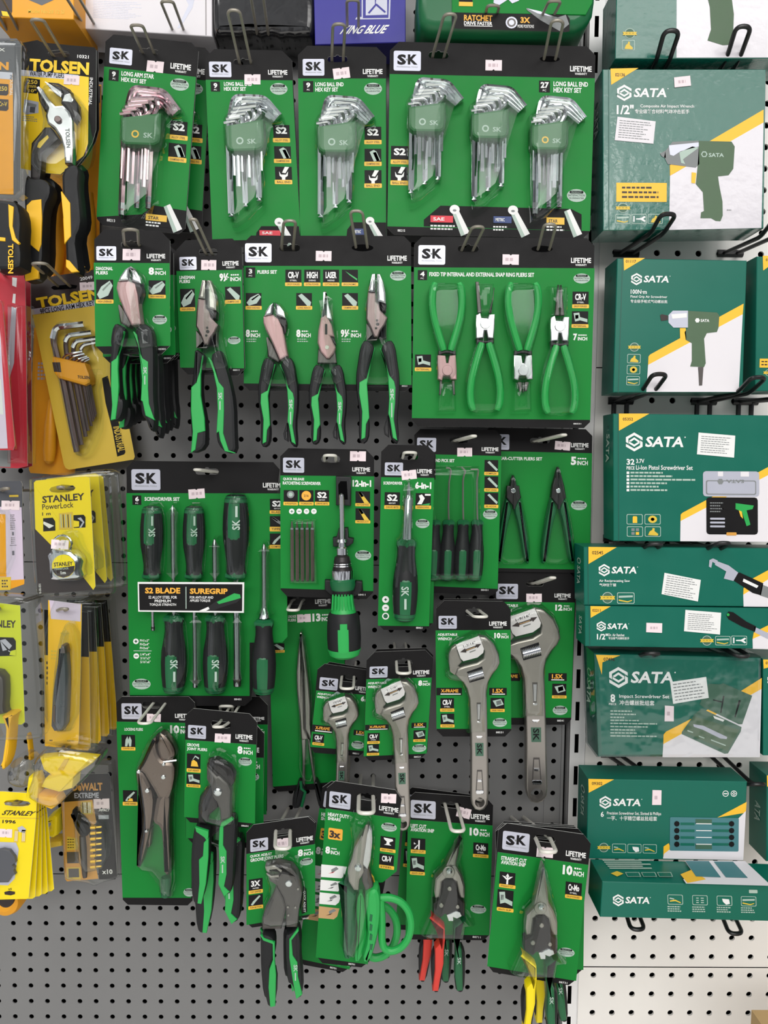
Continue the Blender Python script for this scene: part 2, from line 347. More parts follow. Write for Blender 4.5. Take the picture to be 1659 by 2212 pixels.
# ---------------------------------------------------------------- shared builders
def arc_path(pts, r, n=5):
    """polyline with rounded corners"""
    pts = [Vector(p) for p in pts]; out = [pts[0]]
    for i in range(1, len(pts)-1):
        a, b, c = pts[i-1], pts[i], pts[i+1]; k = min(r, (a-b).length*.48, (c-b).length*.48)
        p, q = b + (a-b).normalized()*k, b + (c-b).normalized()*k
        for j in range(n+1): t = j/n; out.append(p*(1-t)**2 + b*2*t*(1-t) + q*t*t)
    return out + [pts[-1]]
HOOKS = []
def hook(label, hx, hy, d, tx, ty, dt, w=.0075, m='hook_grey', r=.0019, root=None, bar=False, drop=0, sag=0.):
    """looped wire peg hook: two wires leave the board, run forward through (hx,hy) at distance d and close in a loop at (tx,ty), distance dt"""
    mb = MB(); h = P(hx, hy, d); t = P(tx, ty, dt); rt_ = P(root[0], root[1], .004) if root else Vector((h.x, -.002, h.z - .004 - sag))
    rt_.y = -.001
    L = [rt_ + Vector((-w, 0, 0)), h + Vector((-w, 0, 0)), t + Vector((-w, 0, 0))]; R = [p + Vector((2*w, 0, 0)) for p in L[::-1]]
    mb.tube(arc_path(L + R, .0085, 6), r, m, 8)
    if bar: mb.tube([rt_ + Vector((-w - .009, -.003, 0)), rt_ + Vector((w + .009, -.003, 0))], r*1.8, m, 8)
    if drop:
        for s_ in (-w, w): mb.tube([rt_ + Vector((s_, -.004, 0)), rt_ + Vector((s_, -.004, -drop))], r*1.2, m, 8)
    o = mb.build('peg_hook', None); solo(o, label, 'hook', 'wire peg hooks on the boards')
    return o
def outline_card(tl, tr, bl, br, ch, chb=None):
    """corner points (picture units) of a card with cut corners, clockwise from the left shoulder"""
    def mv(a, b, k): L = math.hypot(b[0]-a[0], b[1]-a[1]); return (a[0] + (b[0]-a[0])*k/L, a[1] + (b[1]-a[1])*k/L)
    chb = ch if chb is None else chb
    return [mv(tl, bl, ch), mv(tl, tr, ch), mv(tr, tl, ch), mv(tr, br, ch), mv(br, tr, chb), mv(br, bl, chb), mv(bl, br, chb), mv(bl, tl, chb)]
class Pack(Thing):
    """a carded tool: black header with cut corners and hang slot, green face, black foot"""
    def __init__(s, name, label, cat, d, tl, tr, bl, br, band, foot, ch, slots, a=0., b=None, group=None, face='green', green=None, header='card_black'):
        hx, hy = slots[0][0], slots[0][1]
        Thing.__init__(s, name, label, cat, hx, hy, d, group); s.a = a; s.b = a if b is None else b
        mb = s.mb = MB(); s.pr = Print(mb, d, a, s.b); pts = outline_card(tl, tr, bl, br, ch, ch*.8); xz = [s.pr.q(x, y, 0) for x, y in pts]
        hole = None
        if slots:
            x, y, w, h = slots[0]; rx = min(.49, h/2/w)
            hole = [s.pr.q(*s.pr.loc(x-w/2, y-h/2, x+w/2, y+h/2, fx, fy), 0) for fx, fy in ((0, .5), (rx*.3, .12), (rx, 0), (.4, 0), (.45, -.22), (.55, -.22), (.6, 0), (1-rx, 0), (1-rx*.3, .12), (1, .5), (1-rx*.3, .88), (1-rx, 1), (rx, 1), (rx*.3, .88))]
        mb.prism(xz, d, d - .0009, header, hole, 'paper')
        for x, y, w, h in slots[1:]: s.pr.oval(x-w/2, y-h/2, x+w/2, y+h/2, 'opening_shade', 1)  # further slots are dark ovals, their shade painted instead of cut
        if face:
            g = green or [band[0], band[1], foot[1], foot[0]]
            mb.prism([s.pr.q(x, y, 0) for x, y in g], d + LIFT, d + LIFT*.1, face, back=False, side='pale')
    def sk(s, x0, y0, x1, y1):
        p = s.pr; w, h = x1-x0, y1-y0; p.rect(x0, y0, x1, y1, 'silver', 2, w*.06)
        p.text('S', x0+w*.13, y0+h*.17, x0+w*.46, y0+h*.70, 'ink', 3, .05); p.text('K', x0+w*.52, y0+h*.18, x0+w*.88, y0+h*.69, 'ink', 3, .05)
        cx, cy, r = x0+w*.49, y0+h*.44, w*.045; p.poly([(cx-r, cy), (cx, cy-r), (cx+r, cy), (cx, cy+r)], 'grey_print', 4)
        p.text('PROFESSIONAL TOOLS', x0+w*.12, y0+h*.77, x0+w*.88, y0+h*.84, 'grey_print', 3, 0)
    def life(s, x0, y0, x1, y1):
        p = s.pr; h = y1-y0; w = x1-x0; p.text('LIFETIME', x0, y0, x1, y0+h*.62, 'white', 2, .03); p.text('WARRANTY', x0+w*.22, y0+h*.74, x1-w*.22, y1, 'white', 2, .02)
    def icon(s, x0, y0, x1, y1, top=None, cap=None, pic=None, strip='strip', k=.75):
        p = s.pr; w, h = x1-x0, y1-y0; ym = y0+h*k; L = lambda fx, fy: p.loc(x0, y0, x1, y1, fx, fy)
        p.rect(x0, y0, x1, ym, 'ink', 2); p.rect(x0-w*.02, ym, x1+w*.02, y1, strip, 3, h*.04)
        def sub(fx0, fy0, fx1, fy1):
            (ax, ay), (bx, by) = L(fx0, fy0*k), L(fx1, fy1*k); cx, cy = (ax+bx)/2, (ay+by)/2; ww, hh = (fx1-fx0)*w, (fy1-fy0)*h*k
            return cx-ww/2, cy-hh/2, cx+ww/2, cy+hh/2
        if cap:
            (cx, cy) = L(.5, (k+1)/2); p.text(cap, cx-w*.4, cy-h*(1-k)*.24, cx+w*.4, cy+h*(1-k)*.24, 'brown_black', 4, .01)
        if top:
            p.text(top[0], *sub(.16, .16, .84, .68), 'white', 4, .04)
            if len(top) > 1: p.text(top[1], *sub(.28, .78, .72, .9), 'white', 4, .01)
        if pic:
            for shape, m in pic: p.poly([L(fx, fy*k) for fx, fy in shape], m, 4)
    def seal(s, x0, y0, x1, y1):
        p = s.pr; p.oval(x0, y0, x1, y1, 'pale', 2, 20); w, h = x1-x0, y1-y0
        p.rect(x0+w*.14, y0+h*.13, x1-w*.14, y0+h*.34, 'card_black', 3, h*.08); p.text('PRODUCT', x0+w*.24, y0+h*.18, x1-w*.24, y0+h*.3, 'pale', 4, 0)
        p.text('SATISFACTION', x0+w*.06, y0+h*.4, x1-w*.06, y0+h*.56, 'card_black', 3, .0); p.text('GUARANTEE', x0+w*.12, y0+h*.64, x1-w*.12, y0+h*.76, 'card_black', 3, 0)
    def price(s, x0, y0, x1, y1, tilt=None, d=None):
        mb = MB(); a = s.a if tilt is None else tilt; p = Print(mb, d or s.d, a, a); w, h = x1-x0, y1-y0
        pts = [p.loc(x0, y0, x1, y1, fx, fy) for fx, fy in ((0, 0), (.42, 0), (.5, .12), (.58, 0), (1, 0), (1, 1), (.58, 1), (.5, .88), (.42, 1), (0, 1))]
        mb.prism([p.q(x, y, 0) for x, y in pts], p.d + LIFT*5, p.d + LIFT*.5, 'sticker', back=False)
        p.lines(x0+w*.18, y0+h*.22, x1-w*.15, y0+h*.72, 1, 'faint', 6, .6, int(x0*7+y0))
        o = s.part(mb, 'price_sticker', label='small white and pink price sticker'); o['front_only'] = 1
    def size(s, n, x0, y0, x1, y1, unit='INCH', k=.45):
        p = s.pr; w, h = x1-x0, y1-y0; L = lambda a, b, c, d_: (x0+w*a, y0+h*b, x0+w*c, y0+h*d_)
        def box(fa, fb, fc, fd):
            cx, cy = p.loc(x0, y0, x1, y1, (fa+fc)/2, (fb+fd)/2); return cx-w*(fc-fa)/2, cy-h*(fd-fb)/2, cx+w*(fc-fa)/2, cy+h*(fd-fb)/2
        p.text(n, *box(0, 0, k, 1), 'white', 2, .05); p.text(unit, *box(k+.05, .48, 1, 1), 'white', 2, .03); p.lines(*box(k+.08, .08, .96, .36), 1, 'white', 2, .6, int(x0))
    def done(s): return s.part(s.mb, 'backing_card')
def hollow(T, pts, d0, h, name='blister', m='blister', ch=None, sm=1, parent=None, label='clear plastic blister'):
    """clear plastic bubble standing h in front of the plane d0 over a traced outline"""
    df = d0 + h; mb = MB(); q = [(v.x, v.z) for v in (P(x, y, df) for x, y in (smooth_poly(pts, sm) if sm else pts))]
    ch = ch or h*.45
    mb.prism(q, df, d0 + .0012, m, ch=ch, back=False, steps=3)
    return T.part(mb, name, parent, label)
def solid(mb, pts, df, db, m, ch=.0012, sm=0, hole=None, steps=2):
    pts = smooth_poly(pts, sm) if sm else pts
    mb.prism([(v.x, v.z) for v in (P(x, y, df) for x, y in pts)], df, db, m, hole=[(v.x, v.z) for v in (P(x, y, df) for x, y in hole)] if hole else None, ch=ch, steps=steps)
def plate(mb, pts, d, m, k=1): mb.flat([(v.x, v.z) for v in (P(x, y, d + LIFT*k) for x, y in pts)], d + LIFT*k, m)
def disc(mb, x, y, r, df, db, m, ch=.0006, n=14):
    c = P(x, y, df); R = U(r, df); mb.prism([(c.x + R*math.cos(2*math.pi*i/n), c.z + R*math.sin(2*math.pi*i/n)) for i in range(n)], df, db, m, ch=ch, steps=2)
def circ(x, y, r, n=16): return [(x + r*math.cos(2*math.pi*i/n), y + r*math.sin(2*math.pi*i/n)) for i in range(n)]
# small pictures used on the printed icons (unit squares)
PIC_BAR = [([(.12, .2), (.35, .05), (.95, .7), (.9, .98), (.7, 1.0)], 'pale')]
PIC_HEAD = [([(.05, .75), (.3, .35), (.8, .05), (.98, .3), (.7, .8), (.2, .98)], 'pale'), ([(.35, .5), (.8, .12), (.85, .18), (.42, .58)], 'grey_print')]
PIC_HEX = [([(.3, .25), (.55, .08), (.72, .22), (.95, .9), (.55, .98)], 'pale'), ([(.5, .3), (.68, .24), (.9, .9), (.72, .95)], 'silver')]
PIC_BALL = [([(.6, .0), (.85, .02), (.62, .5), (.42, .45)], 'white'), ([(.25, .35), (.35, .6), (.65, .6), (.78, .35), (.75, .7), (.6, .82), (.6, 1), (.4, 1), (.4, .82), (.27, .7)], 'white')]
PIC_BOLT = [([(.1, .15), (.45, .1), (.5, .45), (.95, .6), (.95, .85), (.5, .7), (.2, .8)], 'pale'), ([(.2, .3), (.4, .28), (.4, .55), (.22, .6)], 'grey_print')]
PIC_PICK = [([(.2, .2), (.35, .08), (.98, .78), (.9, .95)], 'pale')]
PIC_DRIVER = [([(.1, .15), (.25, .1), (.6, .4), (.98, .7), (.9, .95), (.5, .62)], 'grey_print'), ([(.1, .15), (.22, .1), (.55, .42), (.5, .5)], 'pale')]
PIC_GRIP = [([(.15, .9), (.3, .6), (.75, .1), (.85, .2), (.5, .65), (.3, .95)], 'pale')]
PIC_JAW = [([(.25, .95), (.3, .4), (.45, .1), (.5, .4), (.62, .1), (.75, .45), (.7, .95), (.55, .95), (.5, .6), (.42, .95)], 'pale')]
PIC_NUT = [([(.15, .25), (.75, .1), (.95, .6), (.4, .8)], 'pale'), ([(.4, .3), (.75, .2), (.8, .55), (.45, .68)], 'grey_print')]
PIC_YEL = [([(.3, .85), (.35, .5), (.5, .4), (.75, .55), (.85, .85)], 'strip'), ([(.35, .5), (.6, .1), (.9, .25), (.85, .35), (.62, .2)], 'pale')]
# ================================================================ TOP ROW: long arm key sets on cards
def keyset(T, cx, cy, s, rot, d, kind, n=9, tint='chrome'):
    """one fan of L keys in a moulded green holder. Template units: holder 320 wide, its middle at (0,0); s scales, rot leans"""
    c_, s_ = math.cos(math.radians(rot)), math.sin(math.radians(rot))
    h = lambda x, y: (cx + s*(x*c_ - y*s_), cy + s*(x*s_ + y*c_))
    hold = MB(); solid(hold, [h(*p) for p in ((-158, -85), (158, -132), (160, 70), (150, 105), (110, 128), (-118, 128), (-150, 100), (-160, 60))], d + .0225, d + .002, 'holder', .003)
    pr = Print(hold, d + .0226, rot); pr.text('SK', h(52, 0)[0]-30*s, h(52, 52)[1]-20*s, h(52, 0)[0]+44*s, h(52, 52)[1]+20*s, 'pale', 1, .02)
    q = h(-40, 45); a = circ(*q, 30*s, 16); b = circ(*q, 18*s, 16); col = 'strip' if kind == 'star' else 'pale'
    for i in range(16): plate(hold, [a[i], a[(i+1) % 16], b[(i+1) % 16], b[i]], d + .0226, col)
    T.part(hold, 'key_holder', label='green plastic key holder')
    # front keys fold to the left, the thick rear keys fold to the right
    L = [(-128, 640, 21, 1), (-95, 330, 10, 0), (-62, 420, 13, 0), (-10, 560, 18, 1), (26, 350, 11, 0), (60, 420, 15, 0), (102, 520, 20, 1), (128, 300, 10, 0), (-30, 300, 8, 0)][:n]
    if kind == 'star': L = [(-118, 650, 20, 1), (-88, 420, 12, 0), (-48, 440, 14, 0), (-2, 590, 17, 1), (44, 460, 14, 0), (88, 590, 18, 1), (-136, 400, 9, 0), (20, 400, 9, 0), (66, 400, 9, 0)]
    thick = sorted(range(len(L)), key=lambda i: -L[i][2])
    for i, (x, ln, w, ball) in enumerate(L):
        mb = MB(); rank = thick.index(i); front = rank >= 4; dz = d + (.0165 if front else .0075); r = U(w*1.3, d)*s
        if front:
            k = rank - 4; tx, ty = -85 - k*20, -228 + k*29; bx, by = 125 - k*45, -238 + k*29
            top = [P(*h(x, ln), dz), P(*h(x, 0), dz - .004), P(*h(bx + 8, by + 66), dz), P(*h(bx - 6, by), dz), P(*h(tx, ty + 8), dz)]
        else:
            bx, by = -72 + rank*34, -308 + rank*30; ex, ey = 292 - rank*14, -140 + rank*12
            top = [P(*h(x, ln), dz), P(*h(x, 0), dz), P(*h(bx - 26, by + 110), dz), P(*h(bx, by), dz), P(*h(ex - 120, by + 18), dz), P(*h(ex, ey), dz)]
        mb.tube(arc_path(top, U(46, d)*s, 6), r, tint, 6)
        if ball:
            e, f = P(*h(x, ln), dz), P(*h(x, ln + 34), dz)
            if kind == 'star': mb.lathe(P(*h(x, ln - 60), dz), f, [(0, r*1.04), (.5, r*1.05), (.55, r*.9), (1, r*.92)], 'steel', 6)
            else: mb.lathe(e, f, [(0, r), (.2, r*.6), (.4, r*.62), (.55, r*.95), (.75, r*1.0), (.9, r*.75), (1, r*.4)], 'chrome', 8)
        T.part(mb, 'hex_key')
    hollow(T, [h(*p) for p in ((-190, -150), (-165, -200), (-110, -240), (-90, -330), (-20, -345), (170, -330), (230, -290), (320, -180), (320, -125), (185, -115), (185, 80), (165, 130), (145, 150), (145, 520), (120, 570), (-70, 730), (-160, 730), (-165, 150), (-185, 110), (-185, -20))], d, .028, sm=1)
def foot_tab(T, poly_pts, tag, tagbox, txt, txtcol='white', key=None, lines=None, ball=False):
    """dark tab at the foot of a key card with its coloured size tag and the printed key end"""
    p = T.pr; p.poly(poly_pts, 'card_black', 2); p.rect(*tagbox, tag, 3)
    x0, y0, x1, y1 = tagbox; p.text(txt, x0+(x1-x0)*.12, y0+(y1-y0)*.25, x0+(x1-x0)*.62, y0+(y1-y0)*.75, txtcol, 4, .02)
    if lines: p.lines(*lines, 2, 'white', 4, .5, int(x0))
    if key:
        (ax, ay), (bx, by), w = key; dx, dy = bx-ax, by-ay; L = math.hypot(dx, dy); nx, ny = -dy/L*w, dx/L*w
        p.poly([(ax-nx*.9, ay-ny*.9), (ax+nx*.9, ay+ny*.9), (bx+nx*1.25, by+ny*1.25), (bx-nx*1.25, by-ny*1.25)], 'white', 5)
        p.poly([(ax+nx*.1, ay+ny*.1), (ax+nx*.9, ay+ny*.9), (bx+nx*1.2, by+ny*1.2), (bx+nx*.2, by+ny*.2)], 'pale', 6)
        if ball: p.oval(ax-w*1.35, ay-w*1.3, ax+w*1.35, ay+w*1.2, 'white', 7); p.oval(ax-w*.5, ay-w*.1, ax+w*.5, ay+w*.5, 'grey_print', 8)
# --- star keys (left)
view(*vA)
T = Pack('hex_key_set', 'nine star keys on green card, first card of the top row, keys tinted with a rosy reflection', 'tool set', .105, (825, 262), (1552, 338), (752, 1752), (1440, 1828), [(812, 518), (1527, 600)], [(752, 1690), (1450, 1650)], 60, [(1160, 402, 150, 42)], 6, 2.9, 'key sets on cards in the top row')
p = T.pr; T.sk(853, 378, 1030, 502); T.life(1328, 497, 1488, 568); p.rect(848, 543, 925, 630, 'ink', 2); p.text('9', 872, 556, 902, 598, 'white', 3, .04); p.text('PC', 878, 606, 900, 620, 'white', 3)
p.text('LONG ARM STAR', 946, 566, 1200, 602, 'white', 2, .03); p.text('HEX KEY SET', 944, 610, 1140, 644, 'white', 2, .03); T.seal(1326, 612, 1472, 706)
T.icon(1325, 945, 1460, 1090, ('S2',), 'ALLOY STEEL'); T.icon(1312, 1118, 1450, 1262, None, 'CHAMFERED END', PIC_HEX)
p.text('88213', 832, 1706, 896, 1728, 'white', 3)
foot_tab(T, [(1110, 1665), (1200, 1600), (1450, 1642), (1440, 1790), (1085, 1750)], 'strip', (1135, 1672, 1300, 1722), 'STAR', 'brown_black', ((1300, 1600), (1385, 1800), 30), (1135, 1725, 1275, 1772))
keyset(T, 1095, 1000, 1., 2.5, .105, 'star', tint='chrome_rose_reflect'); T.price(1145, 478, 1275, 565, 6); T.done()
behind(T, 32, 12, .032, 'star key card half hidden behind the first card of the top row', -1, group='key sets on cards in the top row')
hook('grey looped wire hook holding the star key card', 1150, 400, .105, 1062, 195, .175)
hook('grey looped wire hook rising behind the star key card, above its right corner', 1425, 330, .02, 1300, 10, .16)
# --- red tag ball end
view(*vB)
T = Pack('hex_key_set', 'nine ball end keys on green card with red tag in the top row', 'tool set', .10, (82, 398), (790, 412), (150, 2010), (880, 2010), [(92, 650), (798, 655)], [(146, 1960), (866, 1950)], 78, [(398, 505, 160, 44)], .7, -2.4, 'key sets on cards in the top row')
p = T.pr; T.sk(120, 502, 300, 628); T.life(600, 570, 757, 632); p.rect(133, 665, 208, 746, 'ink', 2); p.text('9', 155, 676, 187, 718, 'white', 3, .04); p.text('PC', 160, 725, 183, 738, 'white', 3)
p.text('LONG BALL END', 240, 668, 468, 700, 'white', 2, .03); p.text('HEX KEY SET', 240, 708, 420, 740, 'white', 2, .03); T.seal(616, 676, 758, 772)
T.icon(642, 1018, 776, 1160, ('S2',), 'ALLOY STEEL'); T.icon(650, 1192, 786, 1328, None, 'CHAMFERED END', PIC_HEX); T.icon(657, 1358, 794, 1500, None, 'BALL END', PIC_BALL)
foot_tab(T, [(498, 1945), (505, 1895), (545, 1842), (850, 1842), (862, 1945)], 'red_print', (530, 1876, 700, 1918), 'SAE', 'white', ((690, 1810), (790, 1990), 28), None, True)
keyset(T, 408, 1100, 1., -2, .10, 'sae'); T.price(408, 608, 538, 690, 0); T.done()
hook('grey looped wire hook holding the red tagged key card', 410, 500, .10, 318, 82, .175)
hook('dark wire hook with a long loop above the red tagged key card', 575, 400, .02, 505, -60, .18)
# --- blue tag ball end
T = Pack('hex_key_set', 'nine ball end keys on green card with dark blue tag in the top row', 'tool set', .10, (842, 370), (1562, 385), (860, 2010), (1570, 2010), [(845, 640), (1560, 640)], [(860, 1960), (1562, 1960)], 78, [(1165, 482, 165, 48)], 0, -.5, 'key sets on cards in the top row')
p = T.pr; T.sk(882, 480, 1058, 616); T.life(1372, 562, 1532, 628); p.rect(885, 660, 968, 750, 'ink', 2); p.text('9', 910, 672, 944, 714, 'white', 3, .04); p.text('PC', 916, 724, 940, 738, 'white', 3)
p.text('LONG BALL END', 985, 670, 1215, 704, 'white', 2, .03); p.text('HEX KEY SET', 985, 712, 1170, 746, 'white', 2, .03); T.seal(1382, 674, 1528, 772)
T.icon(1386, 1032, 1522, 1175, ('S2',), 'ALLOY STEEL'); T.icon(1386, 1212, 1522, 1352, None, 'CHAMFERED END', PIC_HEX); T.icon(1386, 1386, 1524, 1530, None, 'BALL END', PIC_BALL)
foot_tab(T, [(1235, 1960), (1245, 1870), (1290, 1810), (1560, 1812), (1562, 1960)], 'blue_print', (1285, 1862, 1400, 1912), 'METRIC', 'white', ((1430, 1800), (1520, 1960), 26), None, True)
keyset(T, 1158, 1110, 1., 0, .10, 'metric'); T.price(1130, 555, 1265, 642, -7); T.done()
hook('grey looped wire hook holding the blue tagged key card', 1165, 480, .10, 1178, 195, .165)
hook('grey looped wire hook in front of the blue box, over the blue tagged key card', 1290, 372, .02, 1290, 0, .14)
# --- 27 piece
view(*vC)
T = Pack('hex_key_set', 'wide green card with three key fans at the right of the top row', 'tool set', .105, (78, 310), (1614, 348), (55, 1752), (1570, 1780), [(75, 553), (1607, 585)], [(58, 1690), (1570, 1725)], 66, [(440, 412, 150, 50), (1270, 440, 150, 44)], 1.2, .5, 'key sets on cards in the top row')
p = T.pr; T.sk(105, 380, 308, 528); T.life(1422, 494, 1584, 560); p.rect(1190, 602, 1272, 690, 'ink', 2); p.text('27', 1202, 612, 1264, 658, 'white', 3, .04); p.text('PC', 1218, 668, 1244, 682, 'white', 3)
p.text('LONG BALL END', 1298, 610, 1556, 646, 'white', 2, .03); p.text('HEX KEY SET', 1298, 654, 1508, 692, 'white', 2, .03); T.seal(1398, 1412, 1542, 1508)
T.icon(85, 1090, 216, 1226, ('S2',), 'ALLOY STEEL'); T.icon(83, 1245, 212, 1382, None, 'BALL END', PIC_BALL); p.text('88215', 134, 1712, 190, 1730, 'white', 3)
p.poly([(330, 1690), (330, 1640), (455, 1535), (1430, 1560), (1508, 1600), (1508, 1722)], 'card_black', 2)
for tg, bx, tx, tc, key, ln, bl in (('red_print', (380, 1610, 548, 1660), 'SAE', 'white', ((560, 1565), (640, 1750), 28), (380, 1676, 565, 1722), True), ('blue_print', (850, 1615, 985, 1665), 'METRIC', 'white', ((996, 1570), (1090, 1760), 28), (848, 1684, 960, 1728), True), ('strip', (1246, 1624, 1380, 1676), 'STAR', 'brown_black', ((1400, 1570), (1480, 1760), 28), (1246, 1684, 1395, 1730), False)):
    foot_tab(T, [(bx[0]-8, 1665), (bx[2]+8, 1665), (bx[2]+8, 1668), (bx[0]-8, 1668)], tg, bx, tx, tc, key, ln, bl)
keyset(T, 355, 870, .87, 1, .105, 'sae'); keyset(T, 826, 920, .87, 1, .105, 'metric'); keyset(T, 1272, 1005, .87, 1, .105, 'star'); T.price(790, 450, 912, 528, 1); T.done()
hook('grey looped wire hook in the left slot of the wide key card', 440, 412, .105, 530, 104, .175)
hook('grey looped wire hook in the right slot of the wide key card', 1270, 445, .105, 1330, 152, .165)
hook('grey wire hook above the middle of the wide key card', 782, 318, .02, 850, 40, .14)
hook('grey wire hook above the right half of the wide key card', 1150, 330, .02, 1310, 8, .16)
# ================================================================ SECOND ROW: pliers on cards
def grip(T, name, outer, inlay, df, db, parent, m='grip_black', mi='grip_green', ch=.004, mark=None):
    mb = MB(); solid(mb, outer, df, db, m, ch, 1)
    for q in (inlay if inlay and isinstance(inlay[0], list) else [inlay] if inlay else []):
        solid(mb, q, df + .0012, df - .003, mi, .0009, 0)
    if mark:
        pr = Print(mb, df + .0012, mark[4], mark[4]); pr.text('SK', *mark[:4], 'pale', 2, .03, spin=90); x0, y0, x1, y1 = mark[:4]; h = y1-y0
        pr.rect(x0 + (x1-x0)*.3, y1 + h*.15, x0 + (x1-x0)*.6, y1 + h*1.3, 'pale', 2)
    return T.part(mb, name, parent)
# ---- diagonal pliers, front of a hook of five
view(*vE)
PB = .185
T = Pack('diagonal_pliers_pack', 'front diagonal pliers with a rosy reflection tinted into its head, nearest card of its hook', 'pliers', PB, (803, 62), (1452, 72), (817, 1125), (1447, 1125), [(800, 345), (1447, 350)], [(815, 1060), (1455, 1055)], 85, [(1120, 190, 175, 50)], .4, -.6, 'diagonal pliers sharing one hook')
p = T.pr; T.sk(822, 205, 992, 326); T.life(1252, 270, 1410, 332); p.text('DIAGONAL', 818, 380, 962, 410, 'white', 2, .03); p.text('PLIERS', 818, 417, 920, 446, 'white', 2, .03); T.size('8', 1268, 385, 1414, 450, 'INCH', .32)
T.icon(820, 490, 966, 694, None, 'HIGH LEVERAGE', PIC_HEAD, k=.83); T.icon(1270, 496, 1412, 650, None, 'HIGH HARDNESS', PIC_HEAD, k=.8); T.seal(1300, 790, 1425, 872); p.text('88301', 1350, 1074, 1412, 1090, 'white', 2)
S = T.sub('diagonal_pliers')
mb = MB(); solid(mb, [(1105, 372), (1062, 400), (1020, 460), (1003, 505), (1090, 498), (1094, 500)], PB+.022, PB+.008, 'steel', .0025); solid(mb, [(1112, 372), (1160, 410), (1195, 470), (1208, 530), (1120, 500), (1118, 400)], PB+.022, PB+.008, 'steel', .0025)
T.part(mb, 'cutting_edge', S)
mb = MB(); solid(mb, [(1000, 505), (1100, 500), (1150, 520), (1175, 620), (1185, 720), (1205, 870), (1120, 880), (1060, 760), (1010, 640), (990, 560)], PB+.0205, PB+.006, 'rosy_reflect', .002); T.part(mb, 'jaw', S)
mb = MB(); solid(mb, [(1118, 500), (1205, 535), (1220, 590), (1205, 640), (1180, 700), (1170, 640)], PB+.018, PB+.005, 'black_metal', .002); solid(mb, [(1022, 700), (1060, 760), (1118, 870), (1100, 900), (1020, 855)], PB+.018, PB+.005, 'satin_dark', .002); T.part(mb, 'jaw', S)
grip(T, 'handle', [(960, 870), (1010, 860), (1062, 925), (1030, 1030), (1005, 1130), (1002, 1300), (1020, 1500), (1052, 1510), (1052, 1600), (1015, 1690), (940, 1700), (945, 1560), (930, 1350), (930, 1180), (945, 1080), (935, 1000)], [(1062, 930), (1048, 960), (1020, 1080), (990, 1160), (948, 1190), (945, 1400), (955, 1560), (942, 1690), (985, 1680), (1005, 1520), (1012, 1400), (1004, 1250), (1010, 1130), (1040, 1040)], PB+.024, PB+.006, S)
grip(T, 'handle', [(1142, 925), (1190, 868), (1250, 865), (1300, 930), (1310, 1100), (1310, 1300), (1310, 1500), (1325, 1620), (1310, 1790), (1270, 1770), (1240, 1680), (1200, 1640), (1195, 1520), (1205, 1350), (1195, 1200), (1165, 1020)], [(1142, 930), (1168, 960), (1195, 1120), (1215, 1160), (1262, 1190), (1262, 1420), (1270, 1550), (1318, 1690), (1240, 1650), (1215, 1530), (1200, 1520), (1210, 1350), (1198, 1200), (1170, 1040)], PB+.024, PB+.006, S, mark=(1222, 1235, 1252, 1300, 0))
hollow(T, [(1100, 355), (1180, 400), (1235, 500), (1245, 600), (1210, 720), (1215, 830), (1290, 880), (1310, 1000), (1320, 1095), (930, 1080), (940, 900), (1000, 850), (1020, 760), (985, 640), (970, 520), (1020, 420)], PB, .030)
T.price(1048, 230, 1198, 326, 1); T.done(); DP = T
for i, (dx, dy, dd, rl) in enumerate(((10, 28, .03, -1), (20, 30, .06, -1.4), (30, 34, .09, -1.4), (44, 40, .118, -1.6))):
    behind(DP, dx, dy, dd, ('diagonal pliers next behind the front pair on their hook', 'diagonal pliers third from the front of their hook', 'diagonal pliers fourth from the front of their hook', 'diagonal pliers rearmost on their hook, tips furthest right')[i], rl, group='diagonal pliers sharing one hook')
hook('pale looped wire hook end holding the diagonal pliers cards', 1122, 190, PB, 1112, 62, .235, w=.0085)
# ---- linesman pliers
view(*vF)
LB = .135
T = Pack('linesman_pliers_pack', 'long linesman pliers with dark grey head, alone on a narrow card', 'pliers', LB, (62, 122), (498, 106), (92, 1010), (522, 1020), [(65, 325), (500, 315)], [(90, 965), (515, 970)], 62, [(277, 200, 125, 46)], -1.2, -1.8, 'pliers cards of the second row')
p = T.pr; T.sk(85, 230, 198, 316); T.life(370, 258, 478, 306); p.text('LINESMAN', 85, 355, 186, 378, 'white', 2, .03); p.text('PLIERS', 85, 383, 155, 404, 'white', 2, .03); T.size('9½', 350, 338, 490, 392, 'INCH', .46)
T.icon(90, 442, 188, 590, None, 'HIGH LEVERAGE', PIC_HEAD, k=.83); T.icon(388, 428, 490, 540, None, 'CRIMPER DIES', PIC_BAR, k=.78); T.seal(405, 758, 490, 810); p.text('88311', 440, 976, 482, 986, 'white', 2)
S = T.sub('linesman_pliers'); d = LB
